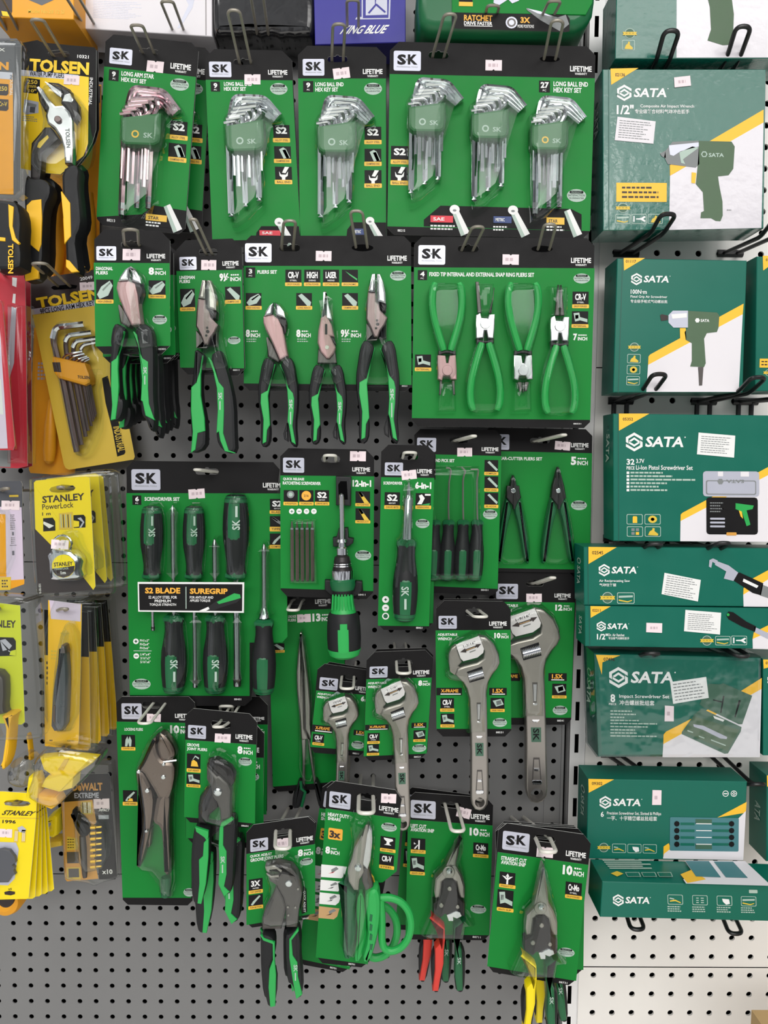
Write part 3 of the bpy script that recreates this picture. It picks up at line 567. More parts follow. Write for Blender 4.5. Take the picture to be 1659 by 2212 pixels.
def linesman(T, S, d, ox, oy, sc, tip, body):
    q = lambda pts: [(ox + x*sc, oy + y*sc) for x, y in pts]
    mb = MB(); solid(mb, q([(-4, -150), (-30, -150), (-50, -60), (-56, -25), (-6, -18)]), d+.024, d+.008, tip, .003); solid(mb, q([(4, -150), (28, -148), (50, -90), (66, -20), (70, 60), (10, 42), (6, -20)]), d+.024, d+.008, tip, .003); T.part(mb, 'jaw_tip', S)
    mb = MB(); solid(mb, q([(-56, -24), (-4, -18), (0, 40), (20, 60), (30, 100), (80, 150), (60, 200), (30, 240), (14, 285), (-14, 285), (-40, 220), (-70, 160), (-66, 60)]), d+.0225, d+.006, body, .002)
    for a in ((6, 170, 8), (10, 195, 11), (0, 222, 8)): disc(mb, ox+a[0]*sc, oy+a[1]*sc, a[2]*sc, d+.0229, d+.02, 'black_metal', .0003)
    T.part(mb, 'jaw', S)
    mb = MB(); solid(mb, q([(4, 20), (72, 66), (66, 110), (40, 110), (22, 56)]), d+.019, d+.005, 'black_metal', .002); solid(mb, q([(-60, 190), (-40, 230), (-12, 290), (70, 290), (72, 170), (30, 245), (0, 300), (-60, 300)]), d+.017, d+.005, 'satin_dark', .001); T.part(mb, 'jaw', S)
linesman(T, S, d, 262, 530, 1.0, 'satin', 'steel_dark')
grip(T, 'handle', [(185, 835), (240, 870), (245, 900), (225, 1000), (225, 1150), (255, 1300), (262, 1390), (258, 1500), (160, 1540), (165, 1480), (155, 1300), (150, 1150), (175, 1000), (180, 900)], [[(242, 885), (215, 1000), (195, 1065), (162, 1095), (160, 1250), (172, 1390), (160, 1530), (190, 1510), (205, 1400), (255, 1385), (250, 1300), (225, 1150), (225, 1010)]], d+.026, d+.006, S)
grip(T, 'handle', [(280, 890), (350, 835), (375, 900), (420, 1050), (450, 1200), (455, 1400), (462, 1530), (400, 1535), (340, 1480), (325, 1400), (335, 1300), (335, 1150), (320, 1020)], [[(280, 895), (300, 920), (345, 1060), (378, 1100), (380, 1250), (375, 1400), (410, 1510), (455, 1535), (385, 1520), (355, 1450), (345, 1390), (330, 1400), (338, 1250), (332, 1100), (310, 1000)]], d+.026, d+.006, S, mark=(342, 1130, 368, 1180, 0))
hollow(T, [(262, 362), (310, 400), (372, 480), (385, 640), (365, 740), (390, 830), (420, 980), (300, 1000), (170, 1000), (185, 830), (205, 780), (185, 680), (190, 520), (225, 400)], d, .030); T.price(230, 252, 330, 318, 1); T.done()
hook('dark wire hook holding the linesman pliers card', 277, 205, LB, 172, -20, .19, w=.004)
# ---- three piece pliers set
D3 = .12
T = Pack('pliers_set', 'three green handled pliers on one wide card', 'tool set', D3, (512, 88), (1622, 92), (512, 1118), (1622, 1122), [(510, 290), (1622, 292)], [(512, 1070), (1625, 1080)], 48, [(815, 170, 140, 46), (1300, 170, 145, 46)], .2, 0, 'pliers cards of the second row')
p = T.pr; T.sk(520, 140, 696, 266); T.life(1465, 222, 1594, 276); p.rect(525, 300, 588, 368, 'ink', 2); p.text('3', 545, 310, 568, 342, 'white', 3, .04); p.text('PC', 545, 350, 568, 360, 'white', 3); p.text('PLIERS SET', 602, 318, 732, 342, 'white', 2, .03)
for i, (t, c) in enumerate(((('CR-V', 'STEEL'), 'DROP FORGED'), (('HIGH', 'LEVERAGE'), 'EXTRA POWER'), (('LASER', 'HARDENED'), 'CUTTING EDGE'), (None, 'ERGONOMIC'))):
    x = 788 + i*125; T.icon(x, 315, x+106, 424, t, c, [([(.2, .1), (.95, .7), (.95, .85), (.5, .45)], 'grip_green')] if t is None else None, k=.78)
for x, pc, cap in ((525, PIC_HEAD, 'HIGH HARDNESS'), (860, PIC_BAR, 'LONG REACH'), (1165, PIC_BAR, 'CRIMPER DIES')): T.icon(x, 470, x+104, 580, None, cap, pc, k=.78)
for x, n in ((524, '8'), (860, '8'), (1155, '9½')):
    w = 96 if n == '8' else 135; T.size(n, x, 712, x+w, 764, 'INCH', .3 if n == '8' else .45); p.lines(x+6, 770, x+90, 800, 2, 'pale', 2, .4, x)
T.seal(1482, 322, 1588, 388); p.text('88321', 1560, 1082, 1596, 1092, 'white', 2)
def slim_handles(T, S, d, cx, top, bot, half, mark=True):
    """pair of grips from the throat (cx, top) down to bot, spreading to half on either side"""
    H = bot - top
    for s_ in (-1, 1):
        q = lambda pts: [(cx + s_*x*half, top + y*H) for x, y in pts]
        lanyard = s_ == 1
        out = [(.10, .06), (.55, -.02), (.78, .05), (.88, .22), (.97, .34), (.96, .55), (.86, .72), (.95, .95), (.82, 1.0), (.56, .93), (.5, .8), (.46, .72), (.5, .55), (.46, .35), (.3, .18)]
        inl = [(.12, .07), (.3, .18), (.5, .33), (.72, .39), (.78, .45), (.76, .6), (.7, .75), (.86, .96), (.66, .93), (.58, .82), (.52, .74), (.46, .70), (.5, .55), (.45, .36), (.28, .19)]
        if not lanyard:
            out = [(.10, .06), (.55, -.02), (.78, .05), (.9, .22), (.98, .34), (.95, .5), (.82, .68), (.86, .93), (.7, 1.0), (.4, .95), (.36, .8), (.42, .72), (.44, .6), (.5, .4), (.3, .18)]
            inl = [(.12, .07), (.3, .18), (.5, .36), (.82, .4), (.84, .5), (.7, .68), (.74, .95), (.56, .93), (.52, .80), (.38, .74), (.42, .6), (.48, .42), (.28, .2)]
        grip(T, 'handle', q(out), [q(inl)], d+.024, d+.007, S, mark=(cx + half*.54, top + H*.46, cx + half*.70, top + H*.58, 0) if lanyard and mark else None)
        if lanyard:
            mb = MB(); solid(mb, q([(.46, .72), (.5, .93), (.3, .9), (.26, .84), (.34, .78)]), d+.016, d+.010, 'grip_black', .001, 0, q([(.43, .8), (.44, .9), (.36, .88), (.36, .82)])); T.part(mb, 'lanyard_loop', S)
for kind, cx, cy in (('diagonal', 715, 520), ('long_nose', 1055, 450), ('linesman', 1388, 340)):
    S = T.sub(kind + '_pliers'); d = D3
    if kind == 'diagonal':
        mb = MB(); solid(mb, [(710, 528), (680, 550), (655, 590), (643, 625), (700, 612)], d+.022, d+.008, 'steel', .0025); solid(mb, [(718, 528), (750, 550), (780, 590), (790, 640), (725, 615)], d+.022, d+.008, 'steel', .0025); T.part(mb, 'cutting_edge', S)
        mb = MB(); solid(mb, [(640, 625), (705, 612), (740, 640), (768, 700), (785, 780), (805, 885), (750, 915), (700, 800), (655, 710), (640, 665)], d+.0205, d+.006, 'rosy_reflect', .002); T.part(mb, 'jaw', S)
        mb = MB(); solid(mb, [(726, 620), (792, 645), (798, 680), (780, 740), (770, 700)], d+.018, d+.005, 'black_metal', .002); solid(mb, [(672, 760), (700, 810), (750, 915), (740, 930), (668, 890)], d+.017, d+.005, 'satin_dark', .002); T.part(mb, 'jaw', S)
        slim_handles(T, S, d, 738, 900, 1500, 138); b = [(715, 508), (770, 540), (810, 620), (808, 700), (790, 780), (810, 870), (850, 920), (880, 1105), (600, 1105), (625, 910), (650, 870), (668, 780), (645, 700), (635, 620), (665, 545)]
    elif kind == 'long_nose':
        mb = MB(); solid(mb, [(1044, 455), (1050, 455), (1050, 640), (1022, 640), (1035, 560)], d+.020, d+.010, 'steel', .002); solid(mb, [(1052, 455), (1060, 460), (1080, 560), (1100, 650), (1054, 640)], d+.020, d+.010, 'steel', .002); T.part(mb, 'jaw_tip', S)
        mb = MB(); solid(mb, [(1022, 632), (1058, 612), (1096, 680), (1112, 760), (1088, 758), (1122, 830), (1110, 870), (1080, 905), (1060, 905), (1020, 860), (1000, 800), (1005, 720)], d+.0205, d+.006, 'rosy_reflect', .002); solid(mb, [(1050, 675), (1066, 675), (1066, 745), (1050, 745)], d+.0209, d+.02, 'black_metal', .0002); disc(mb, 1064, 830, 14, d+.0208, d+.02, 'satin', .0002); T.part(mb, 'jaw', S)
        mb = MB(); solid(mb, [(1085, 755), (1112, 765), (1122, 820)], d+.017, d+.006, 'black_metal', .001); solid(mb, [(1005, 835), (1060, 900), (1118, 850), (1130, 935), (1000, 935)], d+.016, d+.005, 'satin_dark', .001); T.part(mb, 'jaw', S)
        slim_handles(T, S, d, 1068, 945, 1482, 130); b = [(1052, 438), (1080, 520), (1110, 620), (1135, 740), (1138, 850), (1130, 930), (1165, 970), (1195, 1090), (945, 1090), (960, 980), (990, 930), (992, 840), (1000, 720), (1020, 560)]
    else:
        linesman(T, S, d, 1390, 485, .98, 'steel', 'steel_dark'); slim_handles(T, S, d, 1402, 785, 1478, 150); b = [(1390, 322), (1430, 340), (1470, 440), (1482, 600), (1470, 700), (1470, 760), (1510, 800), (1540, 1090), (1255, 1085), (1280, 800), (1318, 760), (1318, 680), (1310, 560), (1330, 430), (1350, 340)]
    hollow(T, b, d, .028)
T.price(990, 192, 1094, 258, 1); T.done()
hook('pale looped wire hook in the left slot of the three pliers card', 800, 172, D3, 818, -10, .17); hook('pale looped wire hook in the right slot of the three pliers card', 1295, 172, D3, 1258, -75, .175)
# ---- snap ring pliers set
view(*vG)
T = Pack('snap_ring_pliers_set', 'square card of four green dipped snap ring pliers, two upside down', 'tool set', D3, (132, 42), (1600, 56), (112, 1588), (1562, 1602), [(130, 292), (1600, 300)], [(112, 1520), (1565, 1535)], 62, [(572, 140, 172, 52), (1172, 142, 175, 52)], .4, .8, 'pliers cards of the second row')
p = T.pr; T.sk(165, 112, 384, 270); T.life(1408, 215, 1572, 282); p.rect(160, 315, 236, 396, 'ink', 2); p.text('4', 180, 326, 216, 366, 'white', 3, .04); p.text('PC', 184, 376, 210, 388, 'white', 3)
p.text('FIXED TIP INTERNAL AND EXTERNAL SNAP RING PLIERS SET', 254, 334, 1108, 368, 'white', 2, .03); T.seal(1428, 342, 1564, 424); T.icon(1420, 490, 1552, 625, ('CR-V', 'STEEL'), 'DROP FORGED', k=.77); T.icon(1415, 650, 1548, 785, None, 'INTERNAL', PIC_BOLT, k=.78); T.icon(138, 1002, 268, 1138, None, 'EXTERNAL', PIC_BOLT, k=.78); T.size('7', 1426, 832, 1540, 888, 'INCH', .28); p.text('88331', 1428, 1560, 1490, 1572, 'white', 2)
def ring_pliers(T, ox, oy, inv, m, tips):
    """template: throat at (0,0), green dipped handles below to y=590, head above to y=-260"""
    S = T.sub('snap_ring_pliers'); d = D3; k = -1 if inv else 1; q = lambda pts: [(ox + x, oy + y*k) for x, y in pts]
    mb = MB()
    solid(mb, q([(-78, -5), (-76, -200), (-40, -215), (-30, -175), (20, -175), (30, -205), (78, -205), (78, -120), (70, -5), (20, -10), (8, -70), (-6, -70), (-14, -10)]), d+.018, d+.006, m, .0015)
    disc(mb, *q([(2, -130)])[0], 42, d+.0195, d+.017, m, .0005, 20); T.part(mb, 'joint', S)
    mb = MB(); solid(mb, q([(-76, -10), (-20, 10), (20, 10), (74, -10), (70, 30), (-70, 30)]), d+.014, d+.006, 'black_metal', .001)
    T.part(mb, 'lower_joint', S)
    for t in tips: mb = MB(); solid(mb, q(t), d+.014, d+.009, 'satin_dark', .001); T.part(mb, 'tip', S)
    for s_ in (-1, 1):
        mb = MB(); path = [(28, 30), (46, 90), (80, 200), (112, 320), (124, 430), (118, 520), (96, 580)]
        pts = [P(*q([(s_*x, y)])[0], d + .014) for x, y in path]; mb.tube(arc_path(pts, .02, 4), [U(w, d) for w in [24] + [29]*(len(arc_path(pts, .02, 4))-2) + [22]], 'grip_green', 10); T.part(mb, 'dipped_handle', S)
    hollow(T, q([(-82, -215), (82, -215), (82, 20), (120, 130), (165, 330), (160, 520), (130, 600), (-130, 600), (-165, 500), (-165, 330), (-120, 120), (-82, 20)]), d, .026, sm=1)
    hollow(T, q([(-85, -470 if len(tips[0]) == 4 else -460), (80, -465), (75, -215), (-75, -215)]), d, .022, sm=0)
long_tips = [[(-78, -470), (-52, -470), (-30, -215), (-62, -215)], [(52, -215), (30, -215), (60, -330), (76, -420)]]
short_tips = [[(-45, -225), (-14, -225), (-10, -300), (-30, -300)], [(14, -225), (46, -225), (30, -300), (10, -300)]]
nose = [[(-40, -215), (-4, -215), (-6, -465), (-14, -470)], [(4, -215), (38, -215), (14, -470), (6, -465)]]
ring_pliers(T, 400, 1000, True, 'rosy_reflect', [[(-60, -215), (-40, -215), (-50, -330), (-66, -330)], [(40, -215), (60, -215), (66, -330), (50, -330)]])
ring_pliers(T, 710, 878, False, 'steel', long_tips); ring_pliers(T, 1020, 1000, True, 'steel', short_tips + [[(-4, -225), (4, -225), (4, -310), (-4, -310)]]); ring_pliers(T, 1318, 900, False, 'steel', nose)
T.price(850, 188, 982, 272, 1); T.done()
hook('pale looped wire hook in the left slot of the snap ring pliers card', 565, 150, D3, 655, -40, .17); hook('pale looped wire hook in the right slot of the snap ring pliers card', 1185, 150, D3, 1240, -60, .17)
# ================================================================ THIRD ROW: screwdrivers, picks, small cutters
def driver_handle(T, S, d, p0, p1, r, yoff=.012, plain=False, mark=True):
    """rubber handle turned about the axis p0 (butt) -> p1 (collar); r = widest half width in picture units; green panel on its front"""
    a, b = P(*p0, d + yoff), P(*p1, d + yoff); R = U(r, d); mb = MB()
    prof = [(0, .45), (.015, .7), (.05, .83), (.1, .88), (.25, .97), (.4, 1), (.55, .95), (.68, .8), (.8, .7), (.88, .7), (.93, .78)]
    mb.lathe(a, b, [(t, R*k) for t, k in prof], 'grip_black', 20); T.part(mb, 'rubber_grip', S)
    mb = MB(); mb.lathe(a, b, [(.0, .47*R), (.02, .74*R), (.06, .855*R), (.12, .89*R)], 'deep_green', 20)
    mb.lathe(a, b, [(t, R*k*1.012 + .0002) for t, k in ((.1, .88), (.25, .97), (.4, 1), (.5, .97))], 'deep_green', 8, (-26, 26))
    mb.lathe(a, b, [(.5, R*.985), (.55, R*.9)], 'deep_green', 8, (-18, 18)); T.part(mb, 'green_panel', S)
    mb = MB(); mb.lathe(a, b, [(.9, .72*R), (.935, .86*R), (.97, .86*R), (1, .6*R)], 'deep_green', 6); T.part(mb, 'collar', S)
    if mark:
        dn = (p1[1] > p0[1]) ; L = p1[1] - p0[1]; x = p0[0] + (p1[0]-p0[0])*.3; w = r*.3; mb = MB(); pr = Print(mb, d + yoff + R*1.03 + .0005)
        ya, yb = sorted((p0[1] + L*.3, p0[1] + L*.42)); pr.text('SK', x-w, ya, x+w, yb, 'pale', 1, .02, spin=-90 if dn else 90)
        ya, yb = sorted((p0[1] + L*.14, p0[1] + L*.27)); pr.rect(x-w*.2, ya, x+w*.4, yb, 'pale', 1); T.part(mb, 'grip_mark', S)
def shaft(T, S, d, p0, p1, r, m='steel', tip=None, yoff=.012, tl=.14):
    mb = MB(); a, b = P(*p0, d + yoff), P(*p1, d + yoff); R = U(r, d); mb.lathe(a, b, [(0, R), (1-tl, R), (1 - tl + .005, R*1.02)] + ([(1, R)] if tip == 'flat' else [(.97, R*.9), (1, R*.3)]), m, 12)
    o = T.part(mb, 'shaft', S)
    if tip:
        mb = MB(); q = a + (b-a)*(1-tl); mb.lathe(q, b + (b-a).normalized()*.0005, [(0, R*1.06), (.4, R*1.06)] + ([(.55, R*1.3), (1, R*1.15)] if tip == 'flat' else [(.8, R*.8), (1, R*.25)]), 'black_metal', 12, squash=.8); T.part(mb, 'blade_tip', S)
view(*v3)
d = .09
T = Pack('screwdriver_set', 'six screwdrivers on the broad green card, largest card of the third row', 'tool set', d, (90, 140), (1407, 152), (122, 2230), (1150, 2230), [(90, 415), (1407, 418)], [(122, 2140), (1142, 2145)], 62, [(780, 232, 200, 52)], .3, -.9, 'screwdriver and pick cards', green=[(90, 415), (1407, 418), (1412, 1220), (1462, 1300), (1465, 1640), (1420, 1690), (1142, 1690), (1142, 2145), (120, 2140)])
# the right flap of the card beside the open driver
flap = MB(); solid(flap, [(1142, 1240), (1462, 1300), (1465, 1640), (1420, 1692), (1142, 1692)], d - .0001, d - .0009, 'card_black', 0, steps=1)
p = T.pr; T.sk(134, 212, 380, 390); T.life(1255, 328, 1430, 392); p.rect(142, 435, 218, 516, 'ink', 2); p.text('6', 165, 445, 198, 486, 'white', 3, .04); p.text('PC', 168, 496, 192, 508, 'white', 3); p.text('SCREWDRIVER SET', 246, 450, 545, 482, 'white', 2, .03)
T.icon(1315, 465, 1440, 592, ('S2', 'HEAVY DUTY'), 'BLADE', k=.77); T.icon(1315, 612, 1440, 742, None, 'TIPPED', PIC_DRIVER, k=.7); T.icon(1315, 760, 1440, 888, None, 'COMFORT', PIC_GRIP, k=.76)
p.poly(circ(172, 1680, 24), 'white', 2); p.rect(160, 1676, 184, 1684, 'deep_green', 3); p.rect(168, 1668, 176, 1692, 'deep_green', 3); p.poly(circ(175, 1805, 24), 'white', 2); p.rect(162, 1801, 188, 1809, 'deep_green', 3); p.rect(152, 1758, 306, 1764, 'pale', 2)
for i, t in enumerate(('PH1x3"', 'PH2x4"', 'PH3x6"')): p.text(t, 206, 1662 + i*32, 285, 1684 + i*32, 'white', 2, .01)
for i, t in enumerate(('1/4"x4"', '3/16"x3"', '5/16"x6"')): p.text(t, 210, 1780 + i*32, 296, 1802 + i*32, 'white', 2, .01)
T.seal(140, 1998, 298, 2090); p.text('88401', 1010, 2166, 1070, 2182, 'white', 2)
# sleeve label across the drivers
mb = MB(); pr = Print(mb, d + .030, .2, -.3)
solid(mb, [(185, 1175), (1095, 1178), (1092, 1438), (190, 1428)], d + .0298, d + .027, 'white', .0008)
pr.poly([(198, 1190), (1080, 1193), (1078, 1422), (203, 1414)], 'ink', 1); pr.text('S2 BLADE', 250, 1222, 550, 1272, 'gold', 2, .04); pr.text('SUREGRIP', 632, 1228, 955, 1276, 'gold', 2, .04); pr.rect(596, 1215, 603, 1402, 'pale', 2)
for i, (t, x0, x1) in enumerate((('S2 ALLOY STEEL FOR', 280, 522), ('PREMIUM', 332, 470), ('TORQUE STRENGTH', 288, 515))): pr.text(t, x0, 1292 + i*32, x1, 1316 + i*32, 'white', 2, .015)
pr.text('FOR ANTI-SLIP AND', 632, 1294, 832, 1316, 'white', 2, .015); pr.text('APPLIED TORQUE', 632, 1322, 806, 1346, 'white', 2, .015)
pr.poly([(780, 1390), (860, 1335), (1010, 1268), (1060, 1275), (1072, 1310), (1030, 1350), (900, 1390), (840, 1415), (790, 1415)], 'grip_black', 2); pr.poly([(862, 1345), (1010, 1270), (1060, 1280), (1066, 1310), (1000, 1330), (880, 1362)], 'grip_green', 3); pr.poly([(700, 1424), (790, 1385), (800, 1405), (760, 1424)], 'white', 3)
T.part(mb, 'sleeve_label', label='black label with gold lettering and white border')
for x, y0, y1, r, sx, sy, tip, sr, up in ((308, 525, 1150, 96, 318, 1585, 'flat', 13, 1), (668, 525, 1150, 94, 678, 2070, 'flat', 17, 1), (1026, 425, 1150, 112, 1036, 2060, 'flat', 26, 1), (496, 2120, 1450, 108, 484, 520, 'phillips', 16, 0), (850, 2120, 1450, 106, 842, 810, 'phillips', 18, 0)):
    S = T.sub('screwdriver'); driver_handle(T, S, d, (x, y0), (x, y1), r); shaft(T, S, d, (x, y1 - (20 if up else -20)), (sx, sy), sr, 'steel', tip)
S = T.sub('screwdriver'); driver_handle(T, S, d, (1262, 2130), (1266, 1490), 104, .016, mark=False); shaft(T, S, d, (1266, 1500), (1264, 850), 18, 'steel', 'phillips', .014)
mb = MB(); mb.lathe(P(1266, 1480, d+.014), P(1266, 1380, d+.014), [(0, U(50, d)), (.5, U(36, d)), (.7, U(22, d)), (1, U(20, d))], 'chrome', 16); T.part(mb, 'ferrule', S)
for b in ([(240, 500), (380, 500), (410, 650), (410, 900), (395, 1175), (235, 1175), (210, 900), (210, 650)], [(600, 500), (735, 500), (765, 650), (765, 900), (745, 1175), (590, 1175), (570, 900), (570, 650)], [(950, 400), (1090, 410), (1140, 600), (1140, 900), (1115, 1175), (930, 1175), (905, 900), (905, 600)], [(410, 1440), (580, 1440), (612, 1800), (600, 2000), (560, 2140), (430, 2140), (385, 1950), (385, 1750)], [(765, 1440), (940, 1440), (962, 1800), (950, 2000), (910, 2140), (790, 2140), (745, 1950), (745, 1750)], [(440, 500), (525, 500), (525, 1180), (440, 1180)], [(800, 790), (885, 790), (885, 1180), (800, 1180)], [(640, 1440), (722, 1440), (722, 2090), (640, 2090)], [(980, 1440), (1090, 1440), (1090, 2080), (980, 2080)], [(1222, 830), (1310, 830), (1310, 1400), (1360, 1480), (1170, 1480), (1222, 1400)]):
    hollow(T, b, d, .029, sm=1)
T.part(flap, 'card_flap'); T.price(622, 380, 760, 462, -4); T.done()
hook('white curled hook tip at the six screwdriver card', 845, 235, d, 690, 215, .135, w=.004, m='hook_white')
# ---- 12 in 1 ratcheting driver
view(*v4)
d = .12
T = Pack('ratchet_driver_pack', 'stubby ratcheting driver with five loose bits on a green card', 'screwdriver', d, (102, 152), (918, 166), (106, 1440), (908, 1466), [(102, 390), (918, 398)], [(105, 1370), (910, 1395)], 72, [(540, 248, 165, 62)], .9, 0, 'screwdriver and pick cards', green=[(102, 390), (918, 398), (910, 1395), (822, 1392), (815, 1300), (490, 1295), (488, 1382), (105, 1370)])
p = T.pr; T.sk(126, 236, 310, 366); T.life(728, 320, 882, 378); p.text('QUICK RELEASE', 126, 410, 310, 436, 'white', 2, .03); p.text('RATCHETING SCREWDRIVER', 124, 444, 454, 472, 'white', 2, .03); p.text('12-in-1', 730, 430, 892, 488, 'white', 2, .05)
for x, tp, cp in ((132, None, '6-POSITION'), (268, None, 'TORSION'), (404, ('S2', 'HEAVY DUTY'), 'DRIVE BITS')): T.icon(x, 518, x+122, 650, tp, cp, k=.77)
p.poly(circ(192, 556, 32), 'grey_print', 5); p.poly(circ(192, 556, 18), 'pale', 6); p.poly(circ(328, 566, 42), 'gold', 5); p.text('216', 308, 556, 348, 576, 'brown_black', 6)
for i, yy in enumerate((528, 676)): T.icon(756, yy, 882, yy+130, None, 'RATCHETING' if i == 0 else 'PRODUCT', [([(.2, .1), (.35, .05), (.8, .75), (.95, .98), (.6, .98)], 'khaki'), ([(.2, .1), (.35, .05), (.6, .4), (.4, .5)], 'pale')], k=.8)
for i, ch in enumerate('+-**'): p.poly(circ(202 + i*64, 702, 24), 'white', 2); p.text(ch, 190 + i*64, 692 if ch != '-' else 699, 214 + i*64, 714 if ch != '-' else 705, 'deep_green', 3, .02)
T.seal(752, 1040, 892, 1128); p.text('88411', 778, 1418, 842, 1434, 'white', 2)
for i in range(5):
    mb = MB(); x = 204 + i*44; a, b = P(x + 4, 1310, d+.006), P(x, 790, d+.006); R = U(17, d); mb.lathe(a, b, [(0, R*.5), (.02, R), (.85, R), (.88, R*.75), (.9, R*.6), (1, R*.3)], 'nickel', 6); T.part(mb, 'bit')
    mb = MB(); c = P(x + .6, 852, d+.006); mb.lathe(P(x + .6, 860, d+.006), P(x+.6, 844, d+.006), [(0, R*1.04), (1, R*1.04)], 'steel', 8); T.part(mb, 'bit_collar')
hollow(T, [(185, 770), (415, 775), (435, 1340), (180, 1335)], d, .013, sm=0); S = T.sub('ratchet_driver')
mb = MB(); solid(mb, [(585, 395), (718, 400), (715, 655), (585, 650)], d+.014, d+.001, 'grip_black', .002); solid(mb, [(605, 470), (625, 440), (680, 440), (690, 600), (610, 600)], d+.0142, d+.013, 'opening_shade', .0003); T.part(mb, 'bit_holder_block')  # near-black plate stands in for shade in the block's window
shaft(T, S, d, (640, 960), (634, 545), 22, 'steel', None, .022, .1)
mb = MB(); solid(mb, [(558, 930), (590, 925), (610, 850), (690, 845), (695, 930), (740, 940), (735, 980), (690, 1010), (560, 1010)], d+.016, d+.001, 'grip_black', .002); T.part(mb, 'clip')
ax0, ax1 = P(660, 1970, d+.024), P(636, 940, d+.024)
prof = lambda L: [(1 - (y-940)/1030, U(r, d)) for y, r in L][::-1]
mb = MB(); mb.lathe(ax0, ax1, prof([(944, 40), (968, 44), (975, 30), (1010, 34), (1020, 48), (1075, 48), (1085, 40)]), 'chrome', 18); mb.lathe(ax0, ax1, prof([(1210, 94), (1225, 96), (1285, 92), (1290, 84)]), 'chrome', 22); T.part(mb, 'chuck', S)
mb = MB(); mb.lathe(ax0, ax1, prof([(1080, 44), (1095, 64), (1130, 72), (1140, 74), (1145, 72), (1210, 86)]), 'black_metal', 20)
for yy in (1150, 1168, 1186): mb.lathe(ax0, ax1, prof([(yy, 78), (yy+7, 80)]), 'chrome', 20)
T.part(mb, 'selector_ring', S)
mb = MB(); mb.lathe(ax0, ax1, prof([(1285, 96), (1300, 108), (1340, 108), (1380, 96)]), 'deep_green', 22); mb.lathe(ax0, ax1, prof([(1425, 88), (1500, 92), (1560, 104), (1580, 112), (1590, 104)]), 'grip_green', 22)
for k in range(-3, 4): mb.tube([P(638 + k*26, 1425, d+.024+U(90, d)*math.cos(k*.28)), P(642 + k*30, 1560, d+.024+U(106, d)*math.cos(k*.28))], U(7, d), 'grip_green', 6)
T.part(mb, 'green_collar', S)
mb = MB(); mb.lathe(ax0, ax1, prof([(1370, 98), (1400, 88), (1430, 84)]), 'grip_black', 22); mb.lathe(ax0, ax1, prof([(1575, 118), (1610, 136), (1700, 144), (1800, 146), (1900, 140), (1940, 124), (1966, 80)]), 'grip_black', 24); T.part(mb, 'rubber_grip', S)
mb = MB(); mb.lathe(ax0, ax1, prof([(1700, 146), (1800, 148), (1900, 143)]), 'grip_green', 8, (-18, 18)); mb.lathe(ax0, ax1, prof([(1650, 143), (1700, 146)]), 'grip_green', 8, (-10, 14)); mb.lathe(ax0, ax1, prof([(1890, 145), (1945, 126), (1970, 82), (1976, 20)]), 'grip_green', 24); T.part(mb, 'green_panel', S)
mb = MB(); solid(mb, [(490, 1298), (545, 1300), (560, 1380), (740, 1385), (760, 1305), (815, 1310), (812, 1395), (760, 1440), (540, 1430), (488, 1385)], d+.010, d+.001, 'grip_black', .002); T.part(mb, 'clip')
T.price(708, 180, 846, 266, 1); T.done()
hook('white hook loop at the stubby ratchet driver card', 535, 262, d, 535, 215, .16, m='hook_white')
# ---- 6 in 1
d = .135
T = Pack('screwdriver_pack', 'single long screwdriver on the narrow front card', 'screwdriver', d, (980, 122), (1442, 130), (950, 1730), (1398, 1740), [(978, 405), (1440, 412)], [(950, 1695), (1395, 1700)], 62, [(1220, 225, 165, 60)], .8, 1.4, 'screwdriver and pick cards')
p = T.pr; T.sk(1010, 278, 1168, 390); T.life(1292, 336, 1420, 394); p.text('SCREWDRIVER', 998, 444, 1164, 470, 'white', 2, .03); p.text('6-in-1', 1274, 446, 1414, 508, 'white', 2, .05)
T.icon(1008, 536, 1142, 682, ('S2', 'HEAVY DUTY'), 'DRIVE BITS', k=.78); T.icon(1278, 544, 1410, 682, None, 'WRENCHING', [([(.1, .9), (.3, .5), (.2, .2), (.4, .1), (.6, .4), (.4, .9)], 'white'), ([(.3, .95), (.95, .8), (.9, .98)], 'grip_green'), ([(.6, .06), (.98, .06), (.98, .2), (.6, .2)], 'white')], k=.78); T.seal(1278, 768, 1398, 848)
for yy, ch in ((1468, '+'), (1540, '-'), (1612, 'o')):
    p.poly(circ(1017, yy, 30), 'white', 2); (p.rect(1005, yy-4, 1029, yy+4, 'deep_green', 3), ch == '+' and p.rect(1013, yy-12, 1021, yy+12, 'deep_green', 3)) if ch != 'o' else p.poly(circ(1017, yy, 20), 'deep_green', 3)
p.text('88421', 1282, 1706, 1336, 1722, 'white', 2); S = T.sub('screwdriver')
driver_handle(T, S, d, (1180, 1655), (1200, 945), 110, .016)
mb = MB(); mb.lathe(P(1200, 960, d+.016), P(1218, 560, d+.016), [(0, U(42, d)), (.9, U(40, d)), (.96, U(30, d)), (1, U(22, d))], 'chrome', 16); mb.lathe(P(1217, 575, d+.016), P(1220, 450, d+.016), [(0, U(20, d)), (.5, U(18, d)), (1, U(5, d))], 'steel', 8); T.part(mb, 'shaft', S)
hollow(T, [(1190, 430), (1245, 430), (1265, 600), (1255, 920), (1310, 960), (1290, 1050), (1310, 1300), (1280, 1500), (1250, 1660), (1130, 1670), (1080, 1500), (1070, 1300), (1110, 1050), (1090, 960), (1150, 900), (1165, 600)], d, .030)
T.price(1155, 345, 1285, 425, -6); T.done()
behind(T, 5, 6, .034, 'second long screwdriver card, mostly hidden behind the front one', -.8, group='screwdriver and pick cards')
hook('white hook loop at the narrow screwdriver card', 1215, 240, d, 1230, 190, .18, m='hook_white')
